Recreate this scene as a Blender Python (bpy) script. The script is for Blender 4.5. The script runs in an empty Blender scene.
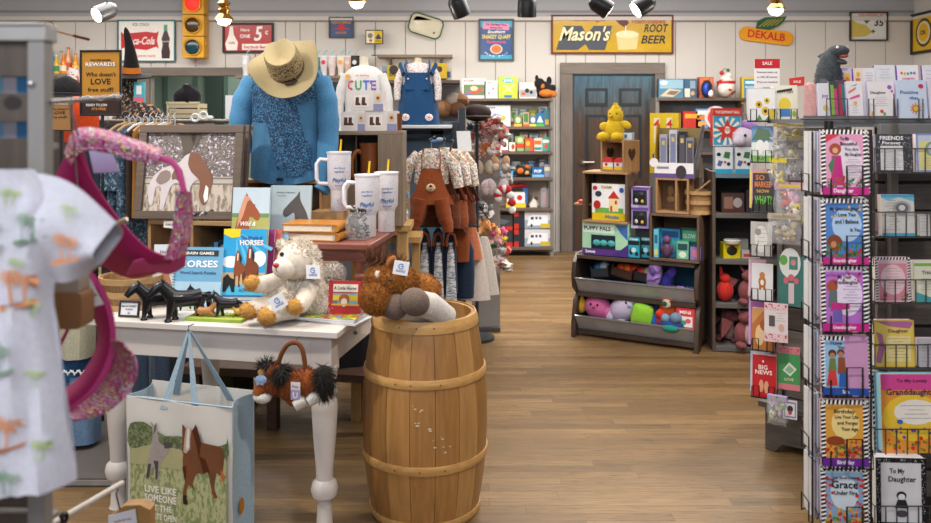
import bpy,bmesh,math,random
from math import sin,cos,pi,radians as R,sqrt
from mathutils import Matrix,Vector,Euler
random.seed(7)
C=bpy.context.scene.collection
F=800.0;HV=121.0;EYE=1.5
def X(u,Y):return (u-465.5)*Y/F
def Z(v,Y):return EYE-(v-HV)*Y/F
def lin(c):
    c=c/255.0
    return c/12.92 if c<=0.04045 else ((c+0.055)/1.055) ** 2.4
def hexc(h):
    h=h.lstrip('#')
    return (lin(int(h[0:2],16)),lin(int(h[2:4],16)),lin(int(h[4:6],16)),1)
MATS={}
def newmat(name):
    m=bpy.data.materials.new(name);m.use_nodes=True
    nt=m.node_tree;nt.nodes.clear()
    out=nt.nodes.new('ShaderNodeOutputMaterial');b=nt.nodes.new('ShaderNodeBsdfPrincipled')
    nt.links.new(b.outputs[0],out.inputs[0])
    return m,nt,b
def mix(nt,fac,a,b,blend='MIX'):
    n=nt.nodes.new('ShaderNodeMix');n.data_type='RGBA';n.blend_type=blend
    if isinstance(fac,(int,float)):n.inputs[0].default_value=fac
    else:nt.links.new(fac,n.inputs[0])
    for i,v in ((6,a),(7,b)):
        if isinstance(v,tuple):n.inputs[i].default_value=v
        else:nt.links.new(v,n.inputs[i])
    return n.outputs[2]
def noise(nt,scale,detail=2,stretch=(1,1,1),rough=0.5,loc=(0,0,0),coord='Object'):
    tc=nt.nodes.new('ShaderNodeTexCoord');mp=nt.nodes.new('ShaderNodeMapping')
    mp.inputs['Scale'].default_value=stretch;mp.inputs['Location'].default_value=loc
    nt.links.new(tc.outputs[coord],mp.inputs[0])
    n=nt.nodes.new('ShaderNodeTexNoise');n.inputs['Scale'].default_value=scale
    n.inputs['Detail'].default_value=detail;n.inputs['Roughness'].default_value=rough
    nt.links.new(mp.outputs[0],n.inputs['Vector'])
    return n.outputs[0]
def ramp(nt,fac,stops):
    n=nt.nodes.new('ShaderNodeValToRGB');cr=n.color_ramp
    while len(cr.elements)<len(stops):cr.elements.new(0.5)
    for e,(p,c) in zip(cr.elements,stops):
        e.position=p;e.color=c if len(c)==4 else (*c,1)
    nt.links.new(fac,n.inputs[0]);return n.outputs[0]
def bump(nt,b,h,strength=0.3,dist=0.01):
    n=nt.nodes.new('ShaderNodeBump');n.inputs['Strength'].default_value=strength
    n.inputs['Distance'].default_value=dist
    nt.links.new(h,n.inputs['Height']);nt.links.new(n.outputs[0],b.inputs['Normal'])
def M(h,rough=0.6,metal=0.0,var=0.12,sc=25,spec=0.4):
    """plain paint / card / fabric colour with a little procedural mottling"""
    key=(h,rough,metal,var,sc)
    if key in MATS:return MATS[key]
    m,nt,b=newmat('mat_'+h.strip('#'))
    c=hexc(h)
    if var>0:
        d=tuple(x*(1-var) for x in c[:3])+(1,)
        l=tuple(min(1,x*(1+var*0.6)) for x in c[:3])+(1,)
        nt.links.new(mix(nt,noise(nt,sc,3),d,l),b.inputs['Base Color'])
    else:b.inputs['Base Color'].default_value=c
    b.inputs['Roughness'].default_value=rough;b.inputs['Metallic'].default_value=metal
    b.inputs['Specular IOR Level'].default_value=spec
    MATS[key]=m;return m
def FAB(h,h2=None,sc=120,rough=0.9,bs=0.5,var=0.2,big=0):
    """cloth or plush: weave noise and soft bump"""
    key=('fab',h,h2,sc,rough,bs)
    if key in MATS:return MATS[key]
    m,nt,b=newmat('cloth_'+h.strip('#'))
    c=hexc(h);d=hexc(h2) if h2 else tuple(x*(1-var) for x in c[:3])+(1,)
    f=noise(nt,sc,4,rough=0.65)
    f2=noise(nt,9,3)
    col=mix(nt,ramp(nt,f,[(0.35,(0,0,0)),(0.65,(1,1,1))]),d,c)
    col=mix(nt,0.25,col,mix(nt,f2,d,c))
    nt.links.new(col,b.inputs['Base Color'])
    b.inputs['Roughness'].default_value=rough;b.inputs['Sheen Weight'].default_value=0.1
    b.inputs['Specular IOR Level'].default_value=0.2
    bump(nt,b,f,bs,0.004);MATS[key]=m;return m
def WOOD(h,h2,axis=0,sc=6,rough=0.6,st=14,bs=0.25,knots=True):
    key=('wood',h,h2,axis,sc,rough)
    if key in MATS:return MATS[key]
    m,nt,b=newmat('wood_'+h.strip('#'))
    s=[st,st,st];s[axis]=1
    n1=noise(nt,sc,6,tuple(s),0.65);n2=noise(nt,sc*0.5,2)
    f=mix(nt,0.3,n1,n2)
    col=ramp(nt,f,[(0.3,hexc(h2)),(0.7,hexc(h))])
    nt.links.new(col,b.inputs['Base Color']);b.inputs['Roughness'].default_value=rough
    bump(nt,b,n1,bs,0.003);MATS[key]=m;return m
def PATTERN(name,base,spots,sc=60,th=0.6,rough=0.85,stretch=(1,1,1)):
    """cloth or card with scattered coloured patches: spots = list of hex"""
    key=('pat',name)
    if key in MATS:return MATS[key]
    m,nt,b=newmat('pattern_'+name)
    col=hexc(base)
    for i,s in enumerate(spots):
        f=noise(nt,sc*(1+0.17*i),2,stretch,loc=(3.1*i,7.7*i,1.3*i))
        mk=ramp(nt,f,[(th,(0,0,0)),(th+0.03,(1,1,1))])
        col=mix(nt,mk,col,hexc(s))
    nt.links.new(col,b.inputs['Base Color']);b.inputs['Roughness'].default_value=rough
    MATS[key]=m;return m
def GLASS(h='#ffffff',rough=0.05,alpha=0.25):
    key=('glass',h,rough,alpha)
    if key in MATS:return MATS[key]
    m,nt,b=newmat('clear_'+h.strip('#'))
    b.inputs['Base Color'].default_value=hexc(h);b.inputs['Roughness'].default_value=rough
    b.inputs['Alpha'].default_value=alpha;b.inputs['Specular IOR Level'].default_value=0.8
    MATS[key]=m;return m
def EMIT(h,s,base=None):
    key=('emit',h,s)
    if key in MATS:return MATS[key]
    m,nt,b=newmat('lit_'+h.strip('#'))
    b.inputs['Base Color'].default_value=hexc(base or h);b.inputs['Emission Color'].default_value=hexc(h)
    b.inputs['Emission Strength'].default_value=s;MATS[key]=m;return m
_txt={}
def text_geo(s,shear=0.0):
    k=(s,shear)
    if k in _txt:return _txt[k]
    cu=bpy.data.curves.new('t','FONT');cu.body=s;cu.resolution_u=2;cu.shear=shear;cu.offset=0.022
    cu.align_x='LEFT';o=bpy.data.objects.new('t',cu);C.objects.link(o)
    dg=bpy.context.evaluated_depsgraph_get();e=o.evaluated_get(dg);me=e.to_mesh()
    vs=[(v.co.x,v.co.y) for v in me.vertices];fs=[tuple(p.vertices) for p in me.polygons]
    e.to_mesh_clear();bpy.data.objects.remove(o);bpy.data.curves.remove(cu)
    _txt[k]=(vs,fs);return _txt[k]
class G:
    def __init__(s):s.v=[];s.f=[];s.fm=[];s.mats=[];s.m=Matrix.Identity(4)
    def at(s,loc=(0,0,0),rz=0,rx=0,ry=0,sc=1):
        s.m=Matrix.Translation(loc) @ Euler((rx,ry,rz)).to_matrix().to_4x4() @ Matrix.Scale(sc,4);return s
    def add(s,vs,fs,m):
        if m not in s.mats:s.mats.append(m)
        mi=s.mats.index(m);n=len(s.v)
        s.v+=[tuple(s.m @ Vector(p)) for p in vs]
        s.f+=[tuple(i+n for i in f) for f in fs];s.fm+=[mi]*len(fs);return s
    def box(s,x0,y0,z0,x1,y1,z1,m):
        vs=[(x,y,z) for z in (z0,z1) for y in (y0,y1) for x in (x0,x1)]
        return s.add(vs,[(0,2,3,1),(4,5,7,6),(0,1,5,4),(2,6,7,3),(0,4,6,2),(1,3,7,5)],m)
    def rbox(s,x0,y0,z0,x1,y1,z1,m,r=0.01,n=4):
        """box with rounded vertical-outline corners in the front (xz) view"""
        pts=[]
        for cx,cz,a in ((x1-r,z1-r,0),(x0+r,z1-r,90),(x0+r,z0+r,180),(x1-r,z0+r,270)):
            for k in range(n+1):
                t=R(a+90*k/n);pts.append((cx+r*cos(t),cz+r*sin(t)))
        return s.slab(pts,y0,y1,m)
    def slab(s,pts,y0,y1,m):
        n=len(pts)
        a=sum(pts[i][0]*pts[(i+1) % n][1]-pts[(i+1) % n][0]*pts[i][1] for i in range(n))
        if a<0:pts=pts[::-1]
        vs=[(p[0],y0,p[1]) for p in pts]+[(p[0],y1,p[1]) for p in pts]
        fs=[tuple(range(n)),tuple(range(2*n-1,n-1,-1))]
        fs+=[((i+1) % n,i,i+n,(i+1) % n+n) for i in range(n)]
        return s.add(vs,fs,m)
    def cyl(s,a,b,r,m,r2=None,n=16):
        return s.tube([a,b],r,m,n,[r,r if r2 is None else r2])
    def tube(s,pts,r,m,n=8,radii=None,closed=False,flat=1.0,up=None):
        P=[Vector(p) for p in pts];N=len(P);T=[]
        for i in range(N):
            if closed:t=P[(i+1) % N]-P[i-1]
            else:t=P[min(i+1,N-1)]-P[max(i-1,0)]
            T.append(t.normalized() if t.length>1e-9 else Vector((0,0,1)))
        u=Vector(up) if up else (Vector((0,0,1)) if abs(T[0].z)<0.9 else Vector((0,1,0)))
        vs=[]
        for i in range(N):
            u=(u-T[i]*u.dot(T[i]))
            u=u.normalized() if u.length>1e-6 else T[i].orthogonal().normalized()
            w=T[i].cross(u);rr=radii[i] if radii else r
            for k in range(n):
                a=2*pi*k/n;vs.append(tuple(P[i]+u*cos(a)*rr+w*sin(a)*rr*flat))
        fs=[]
        L=N if closed else N-1
        for i in range(L):
            j=(i+1) % N
            for k in range(n):
                k2=(k+1) % n;fs.append((i*n+k,i*n+k2,j*n+k2,j*n+k))
        if not closed:fs+=[tuple(range(n))[::-1],tuple(range((N-1)*n,N*n))]
        return s.add(vs,fs,m)
    def lathe(s,prof,m,n=28,c=(0,0,0),ry=1.0,a0=0,a1=2*pi):
        full=abs(a1-a0-2*pi)<1e-6;k=n if full else n+1
        vs=[];fs=[]
        for (r,z) in prof:
            for i in range(k):
                a=a0+(a1-a0)*i/n;vs.append((c[0]+r*cos(a),c[1]+r*ry*sin(a),c[2]+z))
        for j in range(len(prof)-1):
            for i in range(n):
                i2=(i+1) % k;fs.append((j*k+i,j*k+i2,(j+1)*k+i2,(j+1)*k+i))
        return s.add(vs,fs,m)
    def blob(s,c,r,m,n=14,rot=(0,0,0),fn=None):
        if isinstance(r,(int,float)):r=(r,r,r)
        e=Euler(rot).to_matrix();vs=[];fs=[]
        h=n // 2+2
        for j in range(h+1):
            t=pi*j/h
            for i in range(n):
                a=2*pi*i/n;p=Vector((sin(t)*cos(a),sin(t)*sin(a),cos(t)))
                if fn:p=p*fn(p)
                vs.append(tuple(Vector(c)+e @ Vector((p.x*r[0],p.y*r[1],p.z*r[2]))))
        for j in range(h):
            for i in range(n):
                i2=(i+1) % n;fs.append((j*n+i,(j+1)*n+i,(j+1)*n+i2,j*n+i2))
        return s.add(vs,fs,m)
    def loft(s,rings,m,n=24,wr=0.0,k=7,cap=True,seed=0,sq=1.0):
        """rings (cx, cy, z, rx, ry): stacked horizontal ellipses with cloth folds of depth wr"""
        vs=[];fs=[]
        N=len(rings)
        for j,(cx,cy,z,rx,ry) in enumerate(rings):
            for i in range(n):
                a=2*pi*i/n
                w=1+wr*(sin(k*a+seed+j*0.35)+0.6*sin((k*1.7 // 1)*a-j*0.8+seed*2))*(0.4+j/N)
                ca,sa=cos(a),sin(a)
                if sq != 1.0:
                    ca=math.copysign(abs(ca) ** sq,ca);sa=math.copysign(abs(sa) ** sq,sa)
                vs.append((cx+rx*ca*w,cy+ry*sa*w,z))
        for j in range(N-1):
            for i in range(n):
                i2=(i+1) % n;fs.append((j*n+i,(j+1)*n+i,(j+1)*n+i2,j*n+i2))
        if cap:fs+=[tuple(range(n)),tuple(range((N-1)*n,N*n))[::-1]]
        return s.add(vs,fs,m)
    def surf(s,fn,nu,nv,m,th=0.0):
        """sheet fn(u,v)->xyz, given thickness along its normal"""
        P=[[Vector(fn(i/nu,j/nv)) for i in range(nu+1)] for j in range(nv+1)]
        def nrm(i,j):
            a=P[j][min(i+1,nu)]-P[j][max(i-1,0)];b=P[min(j+1,nv)][i]-P[max(j-1,0)][i]
            c=a.cross(b);return c.normalized() if c.length>1e-12 else Vector((0,-1,0))
        W=nu+1;vs=[tuple(P[j][i]) for j in range(nv+1) for i in range(W)]
        fs=[(j*W+i,j*W+i+1,(j+1)*W+i+1,(j+1)*W+i) for j in range(nv) for i in range(nu)]
        if th:
            o=len(vs);vs+=[tuple(P[j][i]-nrm(i,j)*th) for j in range(nv+1) for i in range(W)]
            fs+=[tuple(o+q for q in f)[::-1] for f in fs[:nu*nv]]
            bd=[i for i in range(W)]+[j*W+nu for j in range(1,nv+1)]+[nv*W+i for i in range(nu-1,-1,-1)]+[j*W for j in range(nv-1,0,-1)]
            for a,b in zip(bd,bd[1:]+bd[:1]):fs.append((b,a,a+o,b+o))
        return s.add(vs,fs,m)
    # flat decals on the front (xz) plane
    def poly(s,pts,m,y=-0.001):
        n=len(pts);a=sum(pts[i][0]*pts[(i+1) % n][1]-pts[(i+1) % n][0]*pts[i][1] for i in range(n))
        if a<0:pts=pts[::-1]
        return s.add([(p[0],y,p[1]) for p in pts],[tuple(range(n))],m)
    def rect(s,x0,z0,x1,z1,m,y=-0.001):return s.poly([(x0,z0),(x1,z0),(x1,z1),(x0,z1)],m,y)
    def disc(s,x,z,rx,m,y=-0.001,rz=None,n=16,rot=0):
        rz=rz or rx;c_,s_=cos(rot),sin(rot)
        return s.poly([(x+rx*cos(2*pi*i/n)*c_-rz*sin(2*pi*i/n)*s_,z+rx*cos(2*pi*i/n)*s_+rz*sin(2*pi*i/n)*c_) for i in range(n)],m,y)
    def star(s,x,z,r,m,y=-0.001,k=5,r2=0.45,rot=pi/2):
        return s.poly([(x+(r if i % 2==0 else r*r2)*cos(rot+pi*i/k),z+(r if i % 2==0 else r*r2)*sin(rot+pi*i/k)) for i in range(2*k)],m,y)
    def text(s,t,x,z,size,m,y=-0.0015,w=None,shear=0.0,rot=0.0,align='C'):
        """lettering centred at x with baseline z, cap height size, optional total width w"""
        vs,fs=text_geo(t,shear)
        if not vs:return s
        x0=min(p[0] for p in vs);x1=max(p[0] for p in vs);k=size/0.7
        kx=(w/(x1-x0)) if w else k
        ox=-(x0+x1)/2 if align=='C' else -x0
        q=[]
        for p in vs:
            a,b=(p[0]+ox)*kx,p[1]*k
            q.append((x+a*cos(rot)-b*sin(rot),y,z+a*sin(rot)+b*cos(rot)))
        return s.add(q,[f for f in fs],m)
    def strip(s,pts,w,m,y=-0.001):
        """flat painted line of width w through 2D points"""
        P=[Vector(p) for p in pts]
        for a,b in zip(P,P[1:]):
            d=(b-a);L=d.length
            if L<1e-9:continue
            n=Vector((-d.y,d.x))/L*w/2
            s.poly([tuple(a-n),tuple(b-n),tuple(b+n),tuple(a+n)],m,y)
        return s
    def fur(s,c,r,m,count,ln,wd=0.004,rot=(0,0,0),rnd=None,droop=0.3,mask=None):
        rnd=rnd or random.Random(count);e=Euler(rot).to_matrix()
        if isinstance(r,(int,float)):r=(r,r,r)
        vs=[];fs=[]
        for _ in range(count):
            d=Vector((rnd.gauss(0,1),rnd.gauss(0,1),rnd.gauss(0,1))).normalized()
            if mask and not mask(d):continue
            p=Vector((d.x*r[0],d.y*r[1],d.z*r[2]));nn=Vector((d.x/r[0],d.y/r[1],d.z/r[2])).normalized()
            p=Vector(c)+e @ p;nn=e @ nn
            t=nn.orthogonal().normalized();t.rotate(Matrix.Rotation(rnd.random()*6.28,3,nn))
            tip=p+(nn+t.cross(nn)*rnd.uniform(-.9,.9)+Vector((0,0,-droop))).normalized()*ln*rnd.uniform(.6,1.2)
            p=p-nn*ln*.2;n0=len(vs);vs+=[tuple(p-t*wd/2),tuple(p+t*wd/2),tuple(tip)];fs.append((n0,n0+1,n0+2))
        return s.add(vs,fs,m)
    def build(s,name,parent=None,bevel=0,smooth=40,sub=0,loc=None,rz=0,rx=0,ry=0):
        me=bpy.data.meshes.new(name);me.from_pydata(s.v,[],s.f)
        for m in s.mats:me.materials.append(m)
        me.polygons.foreach_set('material_index',s.fm)
        me.polygons.foreach_set('use_smooth',[True]*len(s.f))
        me.validate();me.update();me.set_sharp_from_angle(angle=R(smooth))
        o=bpy.data.objects.new(name,me);C.objects.link(o)
        if parent:o.parent=parent
        if loc:o.location=loc
        o.rotation_euler=(rx,ry,rz)
        if bevel:
            b=o.modifiers.new('b','BEVEL');b.width=bevel;b.segments=2;b.limit_method='ANGLE';b.angle_limit=R(50)
        if sub:
            b=o.modifiers.new('s','SUBSURF');b.levels=sub;b.render_levels=sub
        return o
def tag(o,label,cat,group=None):
    o['label']=label;o['category']=cat
    if group:o['group']=group
    return o
def thing(name,label,cat,loc=(0,0,0),rz=0,group=None,rx=0,ry=0):
    o=bpy.data.objects.new(name,None);C.objects.link(o);o.empty_display_size=0.05
    o.location=loc;o.rotation_euler=(rx,ry,rz);return tag(o,label,cat,group)
def mono(g,name,label,cat,loc=(0,0,0),rz=0,group=None,rx=0,ry=0,bevel=0,smooth=40,sub=0):
    return tag(g.build(name,None,bevel,smooth,sub,loc,rz,rx,ry),label,cat,group)
def struct(g,name,**k):
    o=g.build(name,**k);o['kind']='structure';return o
def dup(root,loc,rz=None,label=None,group=None):
    r=root.copy();C.objects.link(r);r.location=loc
    if rz is not None:r.rotation_euler.z=rz
    if label:r['label']=label
    if group:r['group']=group
    for ch in list(root.children):
        c=ch.copy();C.objects.link(c);c.parent=r
        for q in list(ch.children):
            d=q.copy();C.objects.link(d);d.parent=c
    return r
def bez(p,n=12):
    """smooth Catmull-Rom through points"""
    P=[Vector(a) for a in p];P=[P[0]*2-P[1]]+P+[P[-1]*2-P[-2]];out=[]
    for i in range(1,len(P)-2):
        for k in range(n):
            t=k/n;a,b,c,d=P[i-1:i+3]
            out.append(0.5*((2*b)+(c-a)*t+(2*a-5*b+4*c-d)*t*t+(3*b-a-3*c+d)*t ** 3))
    out.append(P[-2]);return [tuple(q) for q in out]
WHITE='#f2efe9';BLACK='#17161a'
HORSE=[(-.95,.25),(-.8,.5),(-.98,.38),(-1.02,-.3),(-.9,-.35),(-.84,.1),(-.78,-.1),(-.86,-.4),(-.78,-.95),(-.66,-.95),(-.7,-.5),(-.5,-.15),(0,-.12),(.2,-.15),(.28,-.5),(.24,-.95),(.36,-.95),(.42,-.5),(.46,-.2),(.5,-.15),(.62,-.45),(.56,-.72),(.68,-.74),(.74,-.42),(.62,.0),(.64,.3),(.75,.42),(.98,.2),(1.08,.28),(.98,.5),(.84,.74),(.78,.9),(.72,.76),(.45,.55),(.3,.4),(-.2,.34),(-.6,.42)]
HEAD=[(-.9,-1),(-.75,-.2),(-.45,.3),(-.3,.62),(-.28,.95),(-.12,.74),(0,.62),(.3,.35),(.62,.02),(.66,-.2),(.52,-.34),(.3,-.26),(.05,-.12),(-.05,-.3),(.0,-.65),(.15,-1)]
def smooth(p,n=4,k=.8):
    if len(p)<8:return p
    o=[];N=len(p)
    for i in range(N):
        a,b,c,d=p[i-1],p[i],p[(i+1) % N],p[(i+2) % N]
        for j in range(n):
            t=j/n;h0=2*t**3-3*t**2+1;h1=t**3-2*t**2+t;h2=1-h0;h3=t**3-t**2
            o.append(tuple(h0*b[q]+h2*c[q]+h1*(c[q]-a[q])*k/2+h3*(d[q]-b[q])*k/2 for q in (0,1)))
    return o
def pt(poly,x,z,sx,sz=None,flip=False,rot=0):
    sz=sz or sx;o=[];poly=smooth(poly,4,.7)
    for a,b in poly:
        a *= sx*(-1 if flip else 1);b *= sz
        o.append((x+a*cos(rot)-b*sin(rot),z+a*sin(rot)+b*cos(rot)))
    return o
# ------------------------------------------------------------------ setting
BW=9.2
def floor_mat():
    m,nt,b=newmat('oak_floor')
    tc=nt.nodes.new('ShaderNodeTexCoord')
    br=nt.nodes.new('ShaderNodeTexBrick');br.inputs['Scale'].default_value=1
    br.inputs['Brick Width'].default_value=0.95;br.inputs['Row Height'].default_value=0.06
    br.inputs['Mortar Size'].default_value=0.0012;br.inputs['Mortar Smooth'].default_value=0.3;br.offset=0.0
    br.inputs['Color1'].default_value=(0,0,0,1);br.inputs['Color2'].default_value=(1,1,1,1);br.inputs['Mortar'].default_value=(.5,.5,.5,1)
    sx=nt.nodes.new('ShaderNodeSeparateXYZ');nt.links.new(tc.outputs['Object'],sx.inputs[0])
    def mth(op,a,b_=None):
        q=nt.nodes.new('ShaderNodeMath');q.operation=op
        for i,v in enumerate((a,b_)):
            if v is None:continue
            if isinstance(v,(int,float)):q.inputs[i].default_value=v
            else:nt.links.new(v,q.inputs[i])
        return q.outputs[0]
    row=mth('FLOOR',mth('DIVIDE',sx.outputs[1],.06));wn=nt.nodes.new('ShaderNodeTexWhiteNoise');wn.noise_dimensions='1D'
    nt.links.new(row,wn.inputs['W']);cx=nt.nodes.new('ShaderNodeCombineXYZ')
    nt.links.new(mth('ADD',sx.outputs[0],mth('MULTIPLY',wn.outputs['Value'],3.7)),cx.inputs[0]);nt.links.new(sx.outputs[1],cx.inputs[1])
    nt.links.new(cx.outputs[0],br.inputs['Vector'])
    tone=ramp(nt,br.outputs['Color'],[(0.0,hexc('#6a5438')),(0.35,hexc('#745c3e')),(0.7,hexc('#7f6645')),(1.0,hexc('#8b704e'))])
    # grain, shifted from plank to plank
    mp=nt.nodes.new('ShaderNodeMapping');mp.inputs['Scale'].default_value=(2.6,60,1)
    ad=nt.nodes.new('ShaderNodeVectorMath');ad.operation='ADD';sc=nt.nodes.new('ShaderNodeVectorMath');sc.operation='SCALE'
    nt.links.new(br.outputs['Color'],sc.inputs[0]);sc.inputs['Scale'].default_value=9
    nt.links.new(tc.outputs['Object'],ad.inputs[0]);nt.links.new(sc.outputs[0],ad.inputs[1]);nt.links.new(ad.outputs[0],mp.inputs[0])
    n=nt.nodes.new('ShaderNodeTexNoise');n.inputs['Scale'].default_value=2.4;n.inputs['Detail'].default_value=8;n.inputs['Roughness'].default_value=.68;n.inputs['Distortion'].default_value=1.1
    nt.links.new(mp.outputs[0],n.inputs['Vector'])
    gr=ramp(nt,n.outputs[0],[(0.36,(.42,.37,.32)),(0.46,(.86,.84,.81)),(0.56,(1.04,1.03,1.0)),(0.72,(1.22,1.19,1.12))])
    col=mix(nt,1.0,tone,gr,'MULTIPLY')
    worn=noise(nt,1.3,4,(1,1.6,1));col=mix(nt,ramp(nt,worn,[(0.48,(0,0,0)),(0.66,(.55,.55,.55))]),col,hexc('#6a5438'))
    dark=mix(nt,br.outputs['Fac'],col,hexc('#5a452f'))
    nt.links.new(dark,b.inputs['Base Color']);b.inputs['Roughness'].default_value=0.42
    b.inputs['Specular IOR Level'].default_value=0.35
    bump(nt,b,n.outputs[0],0.08,0.003);return m
g=G();g.box(-7.5,-3,-0.06,5.15,BW,0,floor_mat());struct(g,'floor')
WALL=M('#cbc7c2',0.75,var=0.06,sc=3);WALLG=M('#8d8986',0.8,var=.05)
DW0,DW1,DZ=X(151,BW),X(300,BW),Z(76,BW)      # open doorway in the back wall
DR0,DR1,DRZ=X(566,BW),X(659,BW),Z(69,BW)       # blue door
g=G()
def boards(g,x0,x1,z0,z1,y,w=0.345):
    x=x0
    k=math.floor(x0/w)*w
    edges=[x0];
    while k<x1:
        if k>x0+.02 and k<x1-.02:edges.append(k)
        k+=w
    edges.append(x1)
    for a,b_ in zip(edges,edges[1:]):
        g.box(a+.004,y,z0,b_-.004,y+.02,z1,WALL)
    g.box(x0,y+.018,z0,x1,y+.1,z1,WALLG)
boards(g,-7.5,DW0,0,2.70,BW);boards(g,DW0,DW1,DZ,2.70,BW);boards(g,DW1,DR0,0,2.70,BW)
boards(g,DR0,DR1,DRZ,2.70,BW);boards(g,DR1,5.15,0,2.70,BW)
UP=M('#a9acb4',0.8,var=.06,sc=3)
g.box(-7.5,BW-.01,2.7,5.15,BW+.1,3.2,UP);g.box(-7.5,BW-.022,2.745,5.15,BW-.008,2.77,WALLG)
struct(g,'wall_back')
g=G();g.box(-7.5,BW-.035,2.655,5.15,BW+.0,2.70,WALL);g.box(-7.5,BW-.02,2.64,5.15,BW,2.655,WALLG);struct(g,'trim_1')
g=G();g.box(5.15,-3,0,5.25,BW+.1,3.2,WALL);g.box(5.12,-3,2.66,5.15,BW-.04,2.7,WALL);struct(g,'wall_right')
g=G();g.box(-7.6,-3,0,-7.5,BW+.1,3.2,WALL);struct(g,'wall_left')
g=G();CE=M('#aeb0b6',0.8,var=.04,sc=2)
g.box(-7.6,-3,3.2,5.25,BW+.1,3.3,CE)
for i in range(24):
    y=9.05-i*.5;g.box(-7.5,y,3.19,5.15,y+.02,3.202,WALLG)
struct(g,'ceiling')
# doorway casing and the green back room
CAS=WOOD('#7a7068','#5d544d',0,5,.6);CASV=WOOD('#766c64','#5a514b',2,5,.6)
g=G();w=.16
g.box(DW0-w,BW-.05,DZ,DW1+w,BW-.001,DZ+.095,CAS)
g.box(DW0-w,BW-.05,0,DW0,BW-.001,DZ,CASV);g.box(DW1,BW-.05,0,DW1+w,BW-.001,DZ,CASV)
struct(g,'trim_2',bevel=.004)
GR=M('#8fa79b',.7,var=.05,sc=2);GRD=M('#5d7a70',.6,var=.06)
g=G();g.box(DW0-.8,11.2,0,DW1+.9,11.3,2.7,GR)
for i in range(9):
    x=DW0-.6+i*.42;g.box(x,11.17,0,x+.05,11.2,2.7,GRD)
g.box(X(205,11.1),11.12,0,X(222,11.1),11.2,2.3,M('#3c4f4a',.6));struct(g,'wall_room_beyond')
g=G();g.box(DW0-.9,BW+.12,0,DW0-.8,11.3,2.7,GR);struct(g,'wall_room_left')
g=G();g.box(DW1+.9,BW+.12,0,DW1+1.,11.3,2.7,GR);struct(g,'wall_room_right')
g=G();g.box(DW0-.9,BW+.1,2.7,DW1+1.,11.3,2.8,WALL);struct(g,'ceiling_room')
g=G();g.box(DW0-.9,BW,-.06,DW1+1.,11.3,0,M('#8a6a4a',.6));struct(g,'floor_room')
# blue door
g=G();w0,w1=X(560,BW),X(664,BW);zt=Z(63,BW)
g.box(w0,BW-.06,zt-.13,w1,BW-.001,zt,CAS);g.box(w0,BW-.06,0,X(572,BW),BW-.001,zt-.13,CASV);g.box(X(654,BW),BW-.06,0,w1,BW-.001,zt-.13,CASV)
g.box(X(571,BW),BW-.03,0,X(574,BW),BW,Z(74,BW),M('#35404a'));g.box(X(652,BW),BW-.03,0,X(656,BW),BW,Z(74,BW),M('#35404a'));g.box(X(571,BW),BW-.03,Z(76,BW),X(656,BW),BW,Z(72,BW),M('#3f5560'))
struct(g,'trim_3',bevel=.006)
def door_mat():
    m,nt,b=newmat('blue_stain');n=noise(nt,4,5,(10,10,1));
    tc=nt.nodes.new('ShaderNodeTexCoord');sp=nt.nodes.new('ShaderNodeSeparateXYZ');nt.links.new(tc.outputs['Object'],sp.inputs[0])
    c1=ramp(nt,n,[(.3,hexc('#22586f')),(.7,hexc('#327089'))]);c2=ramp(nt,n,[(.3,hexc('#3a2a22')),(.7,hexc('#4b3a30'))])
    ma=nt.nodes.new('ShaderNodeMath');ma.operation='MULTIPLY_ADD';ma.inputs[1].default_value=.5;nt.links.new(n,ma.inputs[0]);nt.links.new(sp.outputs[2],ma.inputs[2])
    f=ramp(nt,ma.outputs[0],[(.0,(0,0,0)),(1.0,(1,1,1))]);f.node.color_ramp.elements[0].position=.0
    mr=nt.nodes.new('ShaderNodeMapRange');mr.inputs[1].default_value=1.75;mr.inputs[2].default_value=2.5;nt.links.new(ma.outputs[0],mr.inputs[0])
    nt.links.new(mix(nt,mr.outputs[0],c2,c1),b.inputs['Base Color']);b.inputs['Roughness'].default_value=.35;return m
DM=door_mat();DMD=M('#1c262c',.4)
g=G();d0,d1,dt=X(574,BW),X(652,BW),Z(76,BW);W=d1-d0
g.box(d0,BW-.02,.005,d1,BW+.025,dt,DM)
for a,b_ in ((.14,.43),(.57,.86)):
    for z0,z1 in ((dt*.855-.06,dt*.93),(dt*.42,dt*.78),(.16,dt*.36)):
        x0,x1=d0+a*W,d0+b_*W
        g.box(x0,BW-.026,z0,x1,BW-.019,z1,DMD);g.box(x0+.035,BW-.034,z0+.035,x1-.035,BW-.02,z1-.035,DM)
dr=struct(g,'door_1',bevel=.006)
g=G();hx,hz=X(582,BW),Z(162,BW);br_=M('#8a8078',.3,.9)
g.cyl((hx,BW-.02,hz),(hx,BW-.07,hz),.028,br_);g.tube([(hx,BW-.065,hz),(hx+.05,BW-.07,hz),(hx+.13,BW-.068,hz)],.011,br_);g.build('door_handle',dr)
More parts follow.
